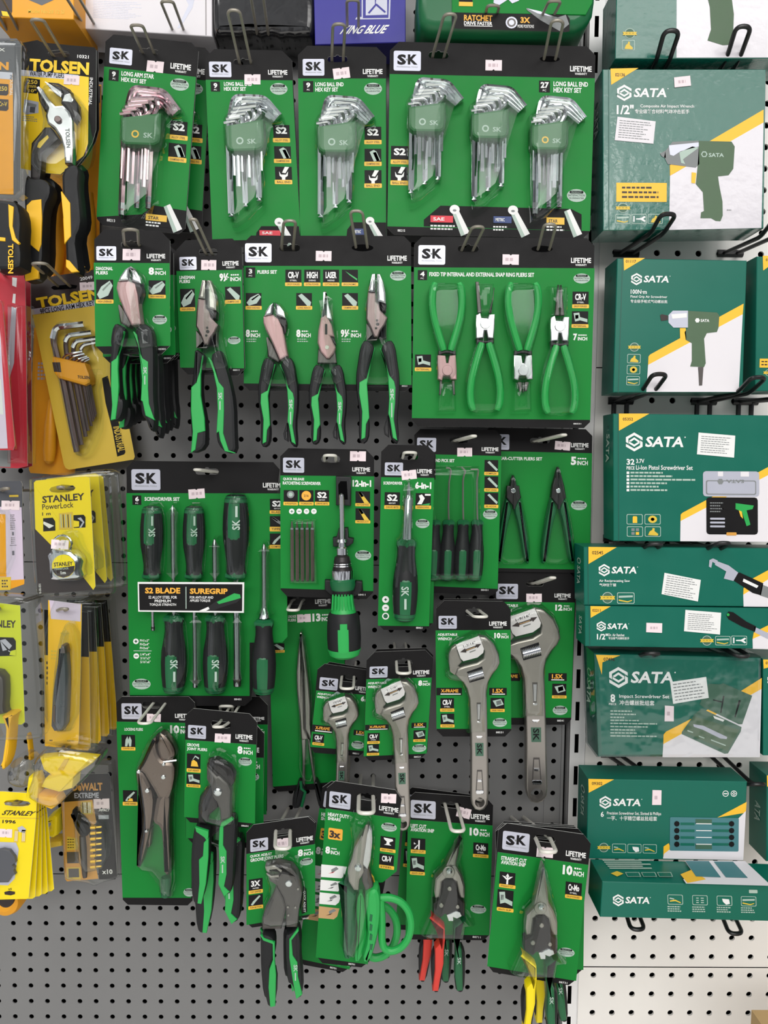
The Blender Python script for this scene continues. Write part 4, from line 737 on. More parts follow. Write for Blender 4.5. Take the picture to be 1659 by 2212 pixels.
# ---- hook and pick set
view(*v5)
d = .085
T = Pack('pick_set', 'fine steel hooks and picks with black handles on a green card', 'tool set', d, (58, 105), (805, 115), (80, 1500), (772, 1525), [(60, 318), (803, 336)], [(65, 1440), (770, 1470)], 52, [(440, 200, 160, 46)], 1, 1.6, 'screwdriver and pick cards')
p = T.pr; T.sk(82, 180, 245, 300); T.life(634, 262, 778, 314); p.text('HOOK AND PICK SET', 130, 360, 402, 388, 'white', 2, .03)
for i, (yy, cp) in enumerate(((370, 'COMPLEX'), (510, 'RIGHT ANGLE'), (650, '90 HOOK'))): T.icon(658, yy, 774, yy+130, None, cp, PIC_PICK, k=.78)
T.seal(645, 792, 768, 876); p.text('88431', 628, 1472, 690, 1486, 'white', 2)
for i, (x, tp) in enumerate(((225, [(0, -390), (14, -430), (-20, -455)]), (345, [(10, -330), (28, -430), (10, -455), (-15, -452)]), (470, [(4, -340), (10, -380), (26, -425), (-8, -460)]), (590, [(4, -340), (16, -440), (-50, -440)]))):
    S = T.sub('pick'); driver_handle(T, S, d, (x-12, 1400), (x+8, 880), 66, .012, mark=False)
    mb = MB(); mb.tube(arc_path([P(x+8, 890, d+.012), P(x+4, 770, d+.012)] + [P(x + a, 890 + b, d+.012) for a, b in tp], .002, 3), U(8, d), 'satin', 6); T.part(mb, 'hooked_rod', S)
hollow(T, [(110, 420), (620, 420), (640, 870), (665, 1000), (640, 1420), (100, 1420), (100, 900)], d, .028, sm=0); T.price(425, 266, 552, 340, 0); T.done()
hook('white hook tip with round loop at the pick set card', 420, 205, d, 570, 165, .135, w=.003, m='hook_white')
# ---- small cutter pliers set
d = .05
T = Pack('cutter_pliers_set', 'two small black headed cutter pliers on a shaded green card', 'tool set', d, (640, 95), (1578, 108), (620, 1320), (1560, 1335), [(640, 292), (1576, 312)], [(625, 1290), (1555, 1306)], 56, [(1130, 205, 170, 44)], .8, .7, 'screwdriver and pick cards')
p = T.pr; T.sk(690, 150, 870, 282); T.life(1396, 226, 1546, 284); p.text('SHEAR-CUTTER PLIERS SET', 750, 344, 1150, 372, 'white', 2, .03); T.size('5', 1395, 342, 1540, 414, 'INCH', .32); T.seal(1396, 715, 1532, 798)
for cx, ty, lab in ((905, 500, 'cutter_pliers'), (1290, 430, 'cutter_pliers')):
    S = T.sub(lab); q = lambda pts: [(cx + x, y) for x, y in pts]
    mb = MB(); solid(mb, q([(-4, ty), (-30, ty+90), (-52, 590), (-60, 690), (0, 760), (6, 620), (2, ty+60)]), d+.014, d+.004, 'black_metal', .0015); T.part(mb, 'jaw', S)
    mb = MB(); solid(mb, q([(6, ty), (30, ty+90), (52, 590), (66, 690), (0, 790), (-6, 660), (4, ty+60)]), d+.0125, d+.004, 'black_metal', .0015); T.part(mb, 'jaw', S)
    mb = MB(); disc(mb, cx, 632, 22, d+.0155, d+.012, 'chrome', .001); T.part(mb, 'rivet', S)
    for s_ in (-1, 1):
        mb = MB(); solid(mb, [(cx + s_*x, y) for x, y in ((60, 690), (76, 760), (105, 900), (135, 1100), (140, 1250), (118, 1262), (90, 1200), (70, 1060), (40, 900), (10, 800), (30, 740))], d+.016, d+.004, 'deep_green', .004, 1); T.part(mb, 'handle', S)
    hollow(T, q([(0, ty-30), (40, ty+40), (70, 640), (110, 800), (155, 1050), (150, 1270), (-150, 1270), (-155, 1050), (-110, 800), (-70, 640), (-40, ty+40)]), d, .020)
T.price(1258, 212, 1388, 285, 5); T.done()
hook('white hook tip with round loop at the small cutter pliers card', 1100, 208, d, 1340, 155, .12, w=.003, m='hook_white')
# ================================================================ ADJUSTABLE WRENCHES and long nose pliers
def wrench(T, d, f, lab, tag=True):
    """adjustable wrench; f maps template units (those of the 10 inch one) to picture units"""
    S = T.sub('adjustable_wrench'); q = lambda pts: [f(*p) for p in pts]
    mb = MB()
    solid(mb, q([(452, 610), (520, 622), (590, 690), (625, 770), (634, 840), (612, 890), (570, 940), (535, 1000), (520, 1090), (524, 1250), (530, 1500), (537, 1990), (530, 2050), (500, 2092), (460, 2104), (420, 2092), (394, 2050), (386, 1990), (388, 1600), (385, 1400), (372, 1150), (352, 1060), (320, 1010), (250, 940), (270, 885), (330, 862), (440, 835), (492, 800), (502, 740)]), d+.022, d+.008, 'satin', .003, 0, q(circ(460, 2028, 42, 16)), 3)
    T.part(mb, 'body', S)
    mb = MB(); solid(mb, q([(258, 684), (285, 770), (310, 830), (280, 862), (300, 880), (262, 930), (246, 945), (205, 915), (196, 850), (196, 760), (218, 712)]), d+.0195, d+.010, 'satin', .002); T.part(mb, 'movable_jaw', S)
    mb = MB(); a, b = f(352, 925), f(492, 905); solid(mb, q([(350, 915), (480, 868), (500, 970), (372, 1008)]), d+.0224, d+.021, 'opening_shade', .0002)  # near-black plate holds the shade of the screw pocket
    p0, p1 = P(*f(362, 958), d+.021), P(*f(490, 920), d+.021); r = U(1, d)*math.hypot(f(0, 42)[0]-f(0, 0)[0], f(0, 42)[1]-f(0, 0)[1]); prof = []
    for i in range(11): prof += [(i/11, r*.82), (i/11 + .03, r), (i/11 + .06, r), (i/11 + .085, r*.82)]
    mb.lathe(p0, p1, prof, 'chrome', 14); T.part(mb, 'knurled_screw', S)
    pl = lambda mb, pts, m, k=1: plate(mb, q(pts), d+.022, m, k)
    mb = MB(); pl(mb, [(432, 1175), (470, 1175), (462, 1330), (440, 1330)], 'satin_dark'); pl(mb, [(440, 1190), (464, 1190), (458, 1320), (443, 1320)], 'steel', 2); T.part(mb, 'painted_upper_recess', S)  # flat plates: the shade of the recess is painted as a dark rim
    mb = MB(); pl(mb, [(436, 1750), (480, 1750), (492, 1930), (425, 1930)], 'satin_dark', 1); pl(mb, [(442, 1765), (474, 1765), (484, 1920), (434, 1920)], 'satin', 2); T.part(mb, 'painted_lower_recess', S)  # also flat, with recess shade painted round the paler middle
    for pts in ([(436, 1335), (470, 1335), (466, 1352), (440, 1352)], [(430, 1462), (482, 1462), (476, 1482), (436, 1482)], [(440, 1832), (478, 1832), (478, 1856), (440, 1856)], [(430, 1924), (492, 1924), (498, 1940), (490, 1958), (432, 1958), (425, 1940)]):
        mb = MB(); solid(mb, q(pts), d+.0232, d+.0215, 'chrome', .0008); T.part(mb, 'glint_rib', S)  # chrome slips shaped to stand in for glints on the handle
    mb = MB(); pl(mb, [(420, 1520), (492, 1520), (492, 1632), (424, 1632)], 'case_green', 1)
    pr = Print(mb, d + .0222, 0); (x0, y0), (x1, y1) = f(436, 1528), f(478, 1622); pr.text('SK', x0, y0, x1, y1, 'ink', 2, .02, spin=90); T.part(mb, 'name_plate', S)
    if tag:
        mb = MB(); solid(mb, q([(255, 682), (455, 606), (496, 720), (490, 752), (440, 792), (320, 824), (296, 800)]), d+.0205, d+.0198, 'white_box', .0003)
        pr = Print(mb, d + .0206, -20, -20); (x0, y0), (x1, y1) = f(316, 668), f(425, 690); pr.text(lab, x0, y0, x1, y1, 'ink', 1, .01)
        plate(mb, q([(292, 746), (335, 712), (335, 722), (425, 690), (425, 680), (472, 674), (440, 712), (436, 702), (345, 738), (345, 750)]), d+.0205, 'brown_black', 2); plate(mb, q([(345, 726), (418, 700), (420, 706), (347, 732)]), d+.0205, 'tan_print', 3)
        plate(mb, q([(372, 742), (425, 724), (425, 732), (374, 752)]), d+.0205, 'grey_print', 2); T.part(mb, 'size_label', label='white size label with a double arrow')
    hollow(T, q([(440, 585), (520, 590), (600, 660), (640, 760), (640, 860), (590, 950), (540, 1050), (530, 1200), (532, 1460), (360, 1460), (362, 1150), (310, 1020), (210, 1000), (168, 970), (165, 920), (195, 880), (168, 800), (175, 740), (230, 670), (340, 620)]), d, .026, m='blister_thick', sm=0)
GW = 'adjustable wrench packs'
# 12 inch
view(*v10); d = .045
T = Pack('adjustable_wrench_pack', 'biggest adjustable wrench with the 12 inch card, beside the white slotted upright', 'wrench', d, (590, 52), (1286, 72), (600, 1365), (1238, 1365), [(590, 316), (1270, 322)], [(600, 1305), (1238, 1305)], 56, [(930, 162, 150, 44)], .6, .8, GW)
p = T.pr; T.sk(600, 162, 786, 292); T.life(1098, 246, 1236, 300); p.text('ADJUSTABLE', 620, 336, 785, 366, 'white', 2, .03); p.text('WRENCH', 620, 374, 733, 402, 'white', 2, .03); T.size('12', 1104, 340, 1244, 392, 'INCH', .44)
p.rect(700, 925, 804, 992, 'ink', 2); p.text("X-FRAME", 640, 936, 784, 964, 'gold', 3, .03); p.rect(1045, 925, 1202, 992, 'ink', 2); p.text('1.5X', 1075, 934, 1168, 972, 'gold', 3, .04); p.rect(1070, 978, 1180, 986, 'white', 3)
T.icon(1078, 1015, 1198, 1140, None, 'WIDER THREADS', PIC_NUT, k=.8); T.seal(1082, 1202, 1208, 1282); p.text('88541', 1120, 1322, 1176, 1338, 'white', 2)
sc = 1.16
wrench(T, d, lambda x, y: (942 + (x-460)*1.22 + (y-1300)*.008, 340 + (y-580)*1.115), '1-9/16"')
T.price(856, 246, 988, 318, 0); T.done()
hook('white hook tip bent upwards at the biggest wrench card', 930, 162, d, 1085, 110, .12, w=.0035, m='hook_white')
# 10 inch
d = .115
T = Pack('adjustable_wrench_pack', 'second biggest adjustable wrench, ten inch card, its handle reaching over a snips card', 'wrench', d, (88, 305), (722, 312), (92, 1465), (728, 1465), [(82, 560), (722, 555)], [(90, 1400), (728, 1400)], 66, [(410, 405, 150, 62)], 0, -.2, GW)
p = T.pr; T.sk(108, 436, 264, 546); T.life(540, 484, 690, 542); p.text('ADJUSTABLE', 100, 585, 268, 612, 'white', 2, .03); p.text('WRENCH', 100, 620, 220, 644, 'white', 2, .03); T.size('10', 584, 580, 704, 628, 'INCH', .44)
def wtags(T, p, xf, x15, crv, nut, seal, k=1.):
    x0, y0, x1, y1 = xf; p.rect(*xf, 'ink', 2); p.text('X-FRAME', x0+(x1-x0)*.18, y0+(y1-y0)*.18, x0+(x1-x0)*.86, y0+(y1-y0)*.62, 'gold', 3, .03); p.rect(x0+(x1-x0)*.16, y0+(y1-y0)*.76, x1-(x1-x0)*.05, y0+(y1-y0)*.9, 'white', 3)
    x0, y0, x1, y1 = x15; p.rect(*x15, 'ink', 2); p.text('1.5X', x0+(x1-x0)*.2, y0+(y1-y0)*.14, x0+(x1-x0)*.8, y0+(y1-y0)*.68, 'gold', 3, .04); p.rect(x0+(x1-x0)*.16, y0+(y1-y0)*.78, x1-(x1-x0)*.1, y0+(y1-y0)*.9, 'white', 3)
    if crv: T.icon(*crv[0], ('CR-V', 'STEEL'), 'DROP FORGED', k=.76)
    if crv and len(crv) > 1: T.icon(*crv[1], None, 'HIGH POLISH', PIC_BOLT, k=.78)
    if nut: T.icon(*nut, None, 'WIDER THREADS', PIC_NUT, k=.78)
    T.seal(*seal)
wtags(T, p, (90, 1050, 308, 1114), (540, 1050, 690, 1114), [(124, 1138, 240, 1254), (126, 1270, 242, 1388)], (552, 1136, 670, 1256), (570, 1308, 692, 1384)); p.text('88531', 598, 1422, 660, 1438, 'white', 2)
wrench(T, d, lambda x, y: (x, y), '1-3/16"'); T.done()
behind(T, -1, -5, .034, 'ten inch wrench card almost wholly behind its front twin', -.5, group=GW)
hook('white U shaped hook end at the ten inch wrench card', 405, 395, d, 470, 445, .165, m='hook_white', w=.009)
# 8 inch
view(*v9); d = .125
T = Pack('adjustable_wrench_pack', 'eight inch adjustable wrench, in the middle of the board under the narrow screwdriver', 'wrench', d, (965, 618), (1558, 595), (930, 1590), (1502, 1568), [(960, 860), (1545, 845)], [(935, 1550), (1500, 1525)], 70, [(1290, 715, 165, 64)], -1.6, 1.8, GW)
p = T.pr; T.sk(988, 745, 1150, 846); T.life(1378, 780, 1524, 836); p.text('ADJUSTABLE', 972, 884, 1140, 908, 'white', 2, .03); p.text('WRENCH', 972, 916, 1092, 940, 'white', 2, .03); T.size('8', 1424, 868, 1530, 918, 'INCH', .34)
wtags(T, p, (948, 1266, 1160, 1316), (1364, 1248, 1498, 1296), [(970, 1342, 1078, 1438), (966, 1442, 1072, 1542)], (1382, 1316, 1488, 1420), (1370, 1442, 1496, 1512)); p.text('88521', 1386, 1548, 1446, 1562, 'white', 2)
A = .905
def f8(x, y): X, Y = (x-460)*A, (y-1190)*A; return (1278 + X + Y*.012, 1400 + Y - X*.05 - 0)
wrench(T, d, f8, '1-1/8"'); T.done()
behind(T, 3, -6, .034, 'eight inch wrench card peeping over the top of its front twin', .6, group=GW)
hook('white U shaped hook end at the eight inch wrench card', 1285, 705, d, 1295, 808, .18, m='hook_white', w=.0085)
# 6 inch
d = .095
T = Pack('adjustable_wrench_pack', 'smallest adjustable wrench, on the tilted card left of the eight inch one', 'wrench', d, (528, 712), (1022, 785), (448, 1515), (942, 1552), [(510, 960), (1010, 1006)], [(455, 1465), (935, 1502)], 60, [(805, 855, 150, 56)], 6, 5.5, GW)
p = T.pr; T.sk(540, 848, 704, 954); T.life(862, 928, 1000, 984); p.text('ADJUSTABLE', 520, 986, 666, 1008, 'white', 2, .03); p.text('WRENCH', 516, 1012, 622, 1032, 'white', 2, .03); T.size('6', 910, 1014, 1000, 1062, 'INCH', .36)
wtags(T, p, (468, 1274, 660, 1338), (845, 1318, 970, 1366), [(478, 1352, 580, 1452)], None, (825, 1412, 940, 1484)); p.text('88511', 836, 1518, 892, 1532, 'white', 2)
B = .735
def f6(x, y): X, Y = (x-460)*B, (y-1190)*B; return (752 + X - Y*.045, 1440 + Y + X*.05)
wrench(T, d, f6, '15/16"', True); T.done()
behind(T, 8, -4, .034, 'six inch wrench card just behind the smallest wrench', 1, group=GW)
hook('white U shaped hook end at the smallest wrench card', 795, 838, d, 785, 945, .15, m='hook_white', w=.0085)
# ---- long nose pliers, deep in the row
d = .035
T = Pack('long_nose_pliers_pack', 'very long thin nosed pliers on a shaded card behind the stubby ratchet driver', 'pliers', d, (85, 100), (760, 70), (122, 1870), (790, 1830), [(85, 250), (755, 225)], [(122, 1822), (788, 1770)], 60, [(345, 165, 150, 56)], -2.4, -1.2, 'cards deep on the board')
p = T.pr; T.life(500, 142, 640, 206); T.size('13', 476, 268, 640, 340, 'INCH', .45); T.icon(120, 540, 226, 622, None, 'LONG REACH', PIC_BAR, k=.72)
p.text('LONG NOSE', 258, 285, 330, 310, 'white', 2, .02); p.text('PLIERS', 258, 318, 330, 342, 'white', 2, .02)
T.price(340, 276, 462, 348, -3); S = T.sub('long_nose_pliers')
mb = MB(); solid(mb, [(370, 440), (376, 440), (392, 800), (400, 1120), (404, 1300), (440, 1395), (380, 1410), (372, 1380), (362, 1200), (336, 960), (332, 800), (345, 640)], d+.018, d+.006, 'satin', .002); T.part(mb, 'jaw', S)
mb = MB(); solid(mb, [(380, 440), (400, 560), (425, 740), (445, 900), (462, 1100), (462, 1260), (448, 1395), (410, 1310), (404, 1120), (396, 800)], d+.0165, d+.006, 'satin', .002); T.part(mb, 'jaw', S)
for i, (l, g) in enumerate((([(378, 1400), (414, 1400), (412, 1600), (408, 1830), (384, 1830), (386, 1600)], [(350, 1770), (380, 1780), (420, 1860), (395, 1930), (370, 2020), (290, 2030), (300, 1900), (330, 1850)]), ([(430, 1390), (452, 1400), (480, 1580), (512, 1790), (490, 1810), (456, 1600)], [(490, 1770), (520, 1770), (560, 1880), (600, 2030), (540, 2040), (500, 1880)]))):
    mb = MB(); solid(mb, l, d+.014, d+.007, 'satin', .0015); T.part(mb, 'shank', S); grip(T, 'handle', g, None, d+.018, d+.004, S, m='grip_black')
mb = MB(); mb.tube([P(372, 1775, d+.019), P(376, 1840, d+.019), P(412, 1870, d+.019), P(380, 2000, d+.019)], U(14, d), 'deep_green', 8); T.part(mb, 'handle_trim', S)
hollow(T, [(372, 400), (420, 480), (480, 900), (490, 1300), (520, 1800), (340, 1800), (345, 1300), (315, 900), (330, 600)], d, .022); T.done()
hook('white U shaped hook end left of the stubby ratchet driver', 340, 158, d, 300, 242, .12, m='hook_white', w=.0075)
# ================================================================ BOTTOM ROWS: locking pliers, groove joint pliers, shears, snips
view(*v8)
d = .095
T = Pack('locking_pliers_pack', 'big bare metal locking pliers with curved jaws on a large green card', 'pliers', d, (40, 95), (690, 95), (98, 1808), (670, 1815), [(44, 300), (690, 312)], [(95, 1750), (660, 1752)], 50, [(330, 165, 150, 50)], .6, -1.6, 'pliers cards at the bottom of the board')
p = T.pr; T.sk(86, 150, 252, 280); T.life(526, 236, 676, 292); p.text('LOCKING PLIERS', 110, 352, 262, 376, 'white', 2, .02); T.size('10', 486, 330, 650, 400, 'INCH', .46)
T.icon(86, 410, 198, 538, None, 'CURVED JAW', PIC_JAW, k=.78); T.icon(98, 866, 216, 992, None, 'ONE HAND', PIC_GRIP + [([(.3, .95), (.35, .7), (.65, .7), (.7, .95)], 'strip')], k=.76); T.seal(596, 1672, 690, 1742)
S = T.sub('locking_pliers')
mb = MB(); solid(mb, [(398, 395), (385, 440), (375, 520), (385, 570), (412, 625), (470, 640), (520, 610), (530, 560), (510, 500), (460, 430), (425, 400)], d+.024, d+.008, 'nickel', .004, 1); T.part(mb, 'jaw', S)
mb = MB(); solid(mb, [(380, 415), (330, 450), (290, 540), (250, 640), (215, 680), (205, 720), (260, 720), (300, 790), (360, 890), (380, 940), (470, 960), (520, 820), (530, 640), (430, 630), (385, 580), (365, 500)], d+.026, d+.008, 'nickel', .005, 1); T.part(mb, 'jaw_body', S)
mb = MB(); solid(mb, [(370, 900), (470, 880), (490, 960), (470, 1150), (480, 1300), (490, 1580), (425, 1580), (415, 1300), (400, 1180), (330, 1140), (345, 1040)], d+.026, d+.006, 'nickel', .007, 1); T.part(mb, 'fixed_handle', S)
mb = MB(); solid(mb, [(200, 700), (250, 700), (310, 790), (350, 920), (345, 1040), (330, 1150), (300, 1300), (250, 1480), (225, 1520), (205, 1500), (225, 1350), (255, 1200), (250, 1050), (230, 900), (198, 760)], d+.024, d+.008, 'nickel', .005, 1); T.part(mb, 'lever_handle', S)
mb = MB(); solid(mb, [(295, 1190), (335, 1180), (320, 1330), (300, 1350)], d+.018, d+.008, 'nickel', .002); T.part(mb, 'release_lever', S)
for x, y, r in ((430, 655, 14), (428, 760, 20), (295, 872, 20), (288, 1205, 14), (225, 715, 18)):
    mb = MB(); disc(mb, x, y, r, d+.0285, d+.022, 'chrome', .001); T.part(mb, 'rivet', S)
mb = MB(); mb.tube([P(432, 632, d+.027), P(540, 618, d+.027)], U(9, d), 'chrome', 8); T.part(mb, 'jaw_spring', S)
mb = MB(); mb.lathe(P(452, 1580, d+.016), P(452, 1740, d+.016), [(0, U(38, d)), (.15, U(42, d)), (.95, U(42, d)), (1, U(30, d))], 'deep_green', 14); T.part(mb, 'adjusting_cap', S)
hollow(T, [(395, 370), (470, 400), (550, 520), (560, 640), (530, 900), (520, 1200), (530, 1780), (380, 1780), (360, 1580), (190, 1560), (190, 1400), (230, 1150), (180, 800), (175, 700), (240, 560), (310, 420)], d, .030)
T.price(295, 236, 410, 300, 2); T.done()
hook('white U shaped hook end at the bare metal locking pliers card', 395, 152, d, 268, 316, .165, m='hook_white', w=.0085)
# card behind the groove joint pliers
d = .045
T = Pack('tool_card', 'green card with black header seen right of the groove joint pliers', 'pliers', d, (700, 90), (1292, 96), (700, 1080), (1285, 1090), [(700, 320), (1290, 325)], [(700, 1055), (1280, 1066)], 70, [(950, 165, 150, 50)], .5, .3, 'pliers cards at the bottom of the board')
p = T.pr; p.text('88611', 1012, 112, 1072, 126, 'white', 2); T.life(1140, 262, 1262, 300); T.size('12', 1160, 356, 1262, 400); T.done()
hook('white hook tips rising behind the groove joint pliers card', 950, 215, d, 948, 172, .10, m='hook_white', w=.0085)
# groove joint pliers
d = .15
T = Pack('groove_joint_pliers_pack', 'eight inch groove joint pliers, nearest of three with black and green handles', 'pliers', d, (612, 185), (1206, 242), (598, 1125), (1178, 1180), [(612, 450), (1195, 490)], [(600, 1085), (1185, 1140)], 66, [(905, 322, 165, 60)], 4, 1, 'groove joint pliers on one hook')
p = T.pr; T.sk(633, 332, 782, 440); T.life(1025, 408, 1164, 468); p.text('GROOVE', 625, 480, 726, 506, 'white', 2, .03); p.text('JOINT PLIERS', 625, 516, 792, 546, 'white', 2, .03); T.size('8', 1040, 505, 1166, 570, 'INCH', .34)
T.icon(624, 566, 736, 718, None, 'SLIP RESIST', PIC_YEL, k=.8); T.icon(622, 728, 734, 842, None, 'MULTI-GROOVE', PIC_BOLT, k=.78); T.seal(1050, 596, 1160, 664); p.text('88601', 1072, 1152, 1130, 1166, 'white', 2)
S = T.sub('groove_joint_pliers')
mb = MB(); solid(mb, [(795, 625), (870, 610), (985, 680), (1020, 740), (1015, 800), (985, 850), (940, 800), (905, 760), (880, 740), (820, 690)], d+.018, d+.006, 'black_metal', .003); solid(mb, [(806, 655), (878, 735), (870, 760), (800, 690)], d+.0186, d+.016, 'satin_dark', .0005); T.part(mb, 'jaw', S)
mb = MB(); solid(mb, [(785, 660), (870, 750), (890, 745), (960, 810), (985, 870), (980, 1000), (985, 1100), (900, 1130), (895, 1040), (870, 970), (830, 920), (820, 840), (785, 780)], d+.0225, d+.009, 'satin_dark', .003); T.part(mb, 'jaw', S)
mb = MB(); solid(mb, [(830, 830), (870, 960), (880, 1010), (800, 1080), (790, 1150), (715, 1140), (715, 1000), (730, 920), (780, 860)], d+.016, d+.005, 'black_metal', .003); T.part(mb, 'shank', S)
mb = MB(); disc(mb, 876, 885, 38, d+.026, d+.02, 'chrome', .0025, 20); T.part(mb, 'pivot_bolt', S)
grip(T, 'handle', [(690, 1165), (800, 1200), (806, 1250), (800, 1420), (780, 1640), (745, 1800), (700, 1815), (665, 1780), (655, 1600), (655, 1400), (670, 1250)], [[(690, 1170), (800, 1205), (800, 1250), (790, 1290), (765, 1255), (700, 1210)], [(780, 1280), (802, 1260), (800, 1420), (780, 1640), (742, 1805), (710, 1800), (725, 1640), (722, 1440), (755, 1410), (762, 1300)]], d+.024, d+.006, S)
grip(T, 'handle', [(890, 1190), (915, 1130), (1000, 1090), (1030, 1130), (1020, 1250), (1010, 1450), (1005, 1620), (985, 1720), (930, 1745), (880, 1640), (890, 1500), (885, 1320)], [[(892, 1180), (905, 1140), (990, 1092), (1010, 1110), (925, 1170), (922, 1320), (950, 1370), (950, 1560), (930, 1660), (975, 1705), (930, 1742), (882, 1640), (892, 1500), (885, 1320)]], d+.024, d+.006, S, mark=(902, 1410, 936, 1470, 0))
hollow(T, [(840, 560), (960, 600), (1050, 700), (1040, 900), (1020, 1000), (1020, 1180), (940, 1200), (900, 1210), (705, 1150), (715, 950), (790, 820), (765, 700), (775, 610)], d, .031)
T.price(855, 400, 985, 472, 3); T.done()
GJ = 'groove joint pliers on one hook'
behind(T, 8, 26, .034, 'groove joint pliers second on their hook, handles ending lower', -1, 1.13, group=GJ); behind(T, 6, 12, .07, 'groove joint pliers rearmost of three, handle ends in shade', .5, 1.06, group=GJ)
hook('white hook tip at the groove joint pliers card', 930, 312, d, 875, 345, .185, m='hook_white', w=.006)
# quick adjust groove joint pliers
view(*v11); d = .15
T = Pack('quick_adjust_pliers_pack', 'grey quick adjust groove joint pliers with push button, tilted card', 'pliers', d, (128, 496), (726, 410), (130, 1385), (690, 1300), [(130, 740), (725, 655)], [(130, 1355), (725, 1255)], 62, [(445, 555, 165, 52)], -8, -.4, 'quick adjust pliers on one hook')
p = T.pr; T.sk(162, 606, 318, 714); T.life(562, 592, 706, 652); p.text('QUICK ADJUST', 160, 738, 352, 766, 'white', 2, .03); p.text('GROOVE JOINT PLIERS', 162, 762, 452, 800, 'white', 2, .03); T.size('8', 574, 694, 706, 756, 'INCH', .34)
T.icon(150, 955, 270, 1082, ('3X', 'FASTER'), 'TOP GRIPPER', k=.76); T.icon(148, 1092, 272, 1216, None, 'PUSH BUTTON', PIC_GRIP, k=.76); T.seal(592, 775, 706, 838); p.text('88621', 616, 1290, 668, 1304, 'white', 2)
S = T.sub('groove_joint_pliers')
mb = MB(); solid(mb, [(290, 850), (400, 830), (520, 860), (575, 930), (600, 1010), (610, 1090), (580, 1240), (570, 1380), (470, 1380), (470, 1220), (450, 1130), (390, 1020), (330, 980), (315, 930), (400, 950), (440, 900), (400, 850)], d+.024, d+.008, 'satin_dark', .003); T.part(mb, 'jaw', S)
mb = MB(); solid(mb, [(290, 848), (370, 840), (440, 880), (430, 905), (390, 875), (330, 880), (330, 905), (300, 890)], d+.0245, d+.012, 'satin', .001); solid(mb, [(305, 905), (345, 930), (410, 920), (412, 945), (330, 950)], d+.0245, d+.012, 'satin', .001); T.part(mb, 'jaw_teeth', S)
mb = MB(); solid(mb, [(390, 1010), (450, 1120), (475, 1200), (460, 1280), (430, 1395), (265, 1400), (265, 1300), (290, 1230), (350, 1120)], d+.0195, d+.006, 'satin_dark', .003); T.part(mb, 'shank', S)
for x, y, r in ((495, 1000, 32), (575, 1048, 12), (488, 1205, 12), (552, 1208, 12), (492, 1275, 11)):
    mb = MB(); disc(mb, x, y, r, d+.0265, d+.022, 'chrome' if r > 20 else 'satin', .0012); T.part(mb, 'rivet', S)
mb = MB(); pr = Print(mb, d+.0005, 0); pr.poly([(590, 990), (650, 1040), (655, 1240), (610, 1262), (590, 1200)], 'ink', 3); pr.text('QUICK ADJUST', 618, 1060, 642, 1245, 'white', 4, .01, spin=90); T.part(mb, 'side_flash', label='black flash with small white lettering')
grip(T, 'handle', [(250, 1430), (350, 1460), (375, 1500), (372, 1640), (330, 1760), (385, 1800), (380, 2060), (340, 2078), (300, 2050), (270, 1800), (262, 1640)], [[(255, 1440), (280, 1470), (362, 1500), (368, 1530), (350, 1520), (270, 1490)], [(355, 1505), (374, 1510), (374, 1670), (385, 1790), (378, 2060), (335, 2070), (320, 1900), (328, 1740), (358, 1660)]], d+.026, d+.006, S)
grip(T, 'handle', [(460, 1440), (500, 1440), (575, 1380), (600, 1500), (592, 1640), (610, 1800), (615, 1980), (560, 2005), (525, 1880), (480, 1860), (465, 1640)], [[(500, 1480), (575, 1385), (582, 1410), (520, 1490), (530, 1620), (570, 1680), (575, 1800), (612, 1960), (560, 2000), (530, 1840), (500, 1640)]], d+.026, d+.006, S, mark=(538, 1700, 572, 1760, 0))
hollow(T, [(280, 810), (400, 790), (560, 830), (620, 980), (640, 1090), (600, 1300), (600, 1400), (240, 1420), (250, 1250), (330, 1090), (270, 950)], d, .030)
T.price(374, 604, 512, 698, -6); T.done()
behind(T, 4, -4, .036, 'quick adjust pliers card peeping over the top of the tilted front one', 2, group='quick adjust pliers on one hook')
hook('white U shaped hook end at the quick adjust pliers card', 445, 540, d, 442, 695, .20, sag=.034, m='hook_white', w=.0095, r=.0024)
# heavy duty shears
d = .15
T = Pack('heavy_duty_shears_pack', 'front green handled heavy duty shears with finger loop, tilted card', 'shears', d, (830, 98), (1488, 196), (732, 1680), (1180, 1728), [(815, 345), (1470, 435)], [(730, 1635), (1180, 1695)], 70, [(1175, 250, 165, 52)], 8, 3.2, 'heavy duty shears on one hook', green=[(815, 345), (1470, 435), (1430, 890), (1310, 985), (1250, 990), (1180, 1695), (730, 1635)])
p = T.pr; T.sk(846, 208, 1032, 345); T.life(1278, 332, 1446, 396); p.text('HEAVY DUTY', 834, 392, 1020, 424, 'white', 2, .03); p.text('SHEARS', 834, 424, 946, 452, 'white', 2, .03)
p.rect(838, 520, 962, 618, 'gold', 2, 10); p.text('3x', 848, 540, 946, 604, 'brown_black', 3, .05); T.size('8', 812, 680, 936, 744, 'INCH', .34); T.seal(1296, 470, 1432, 546)
T.icon(1288, 592, 1418, 724, None, 'SK5 STEEL', [([(.2, .1), (.8, .15), (.85, .3), (.6, .45), (.62, .6), (.75, .7), (.25, .7), (.4, .6), (.42, .4), (.25, .25)], 'white')], k=.78); T.icon(1280, 742, 1406, 870, ('CR-V',), 'STEEL', k=.76); p.text('88701', 1012, 1686, 1068, 1702, 'white', 2)
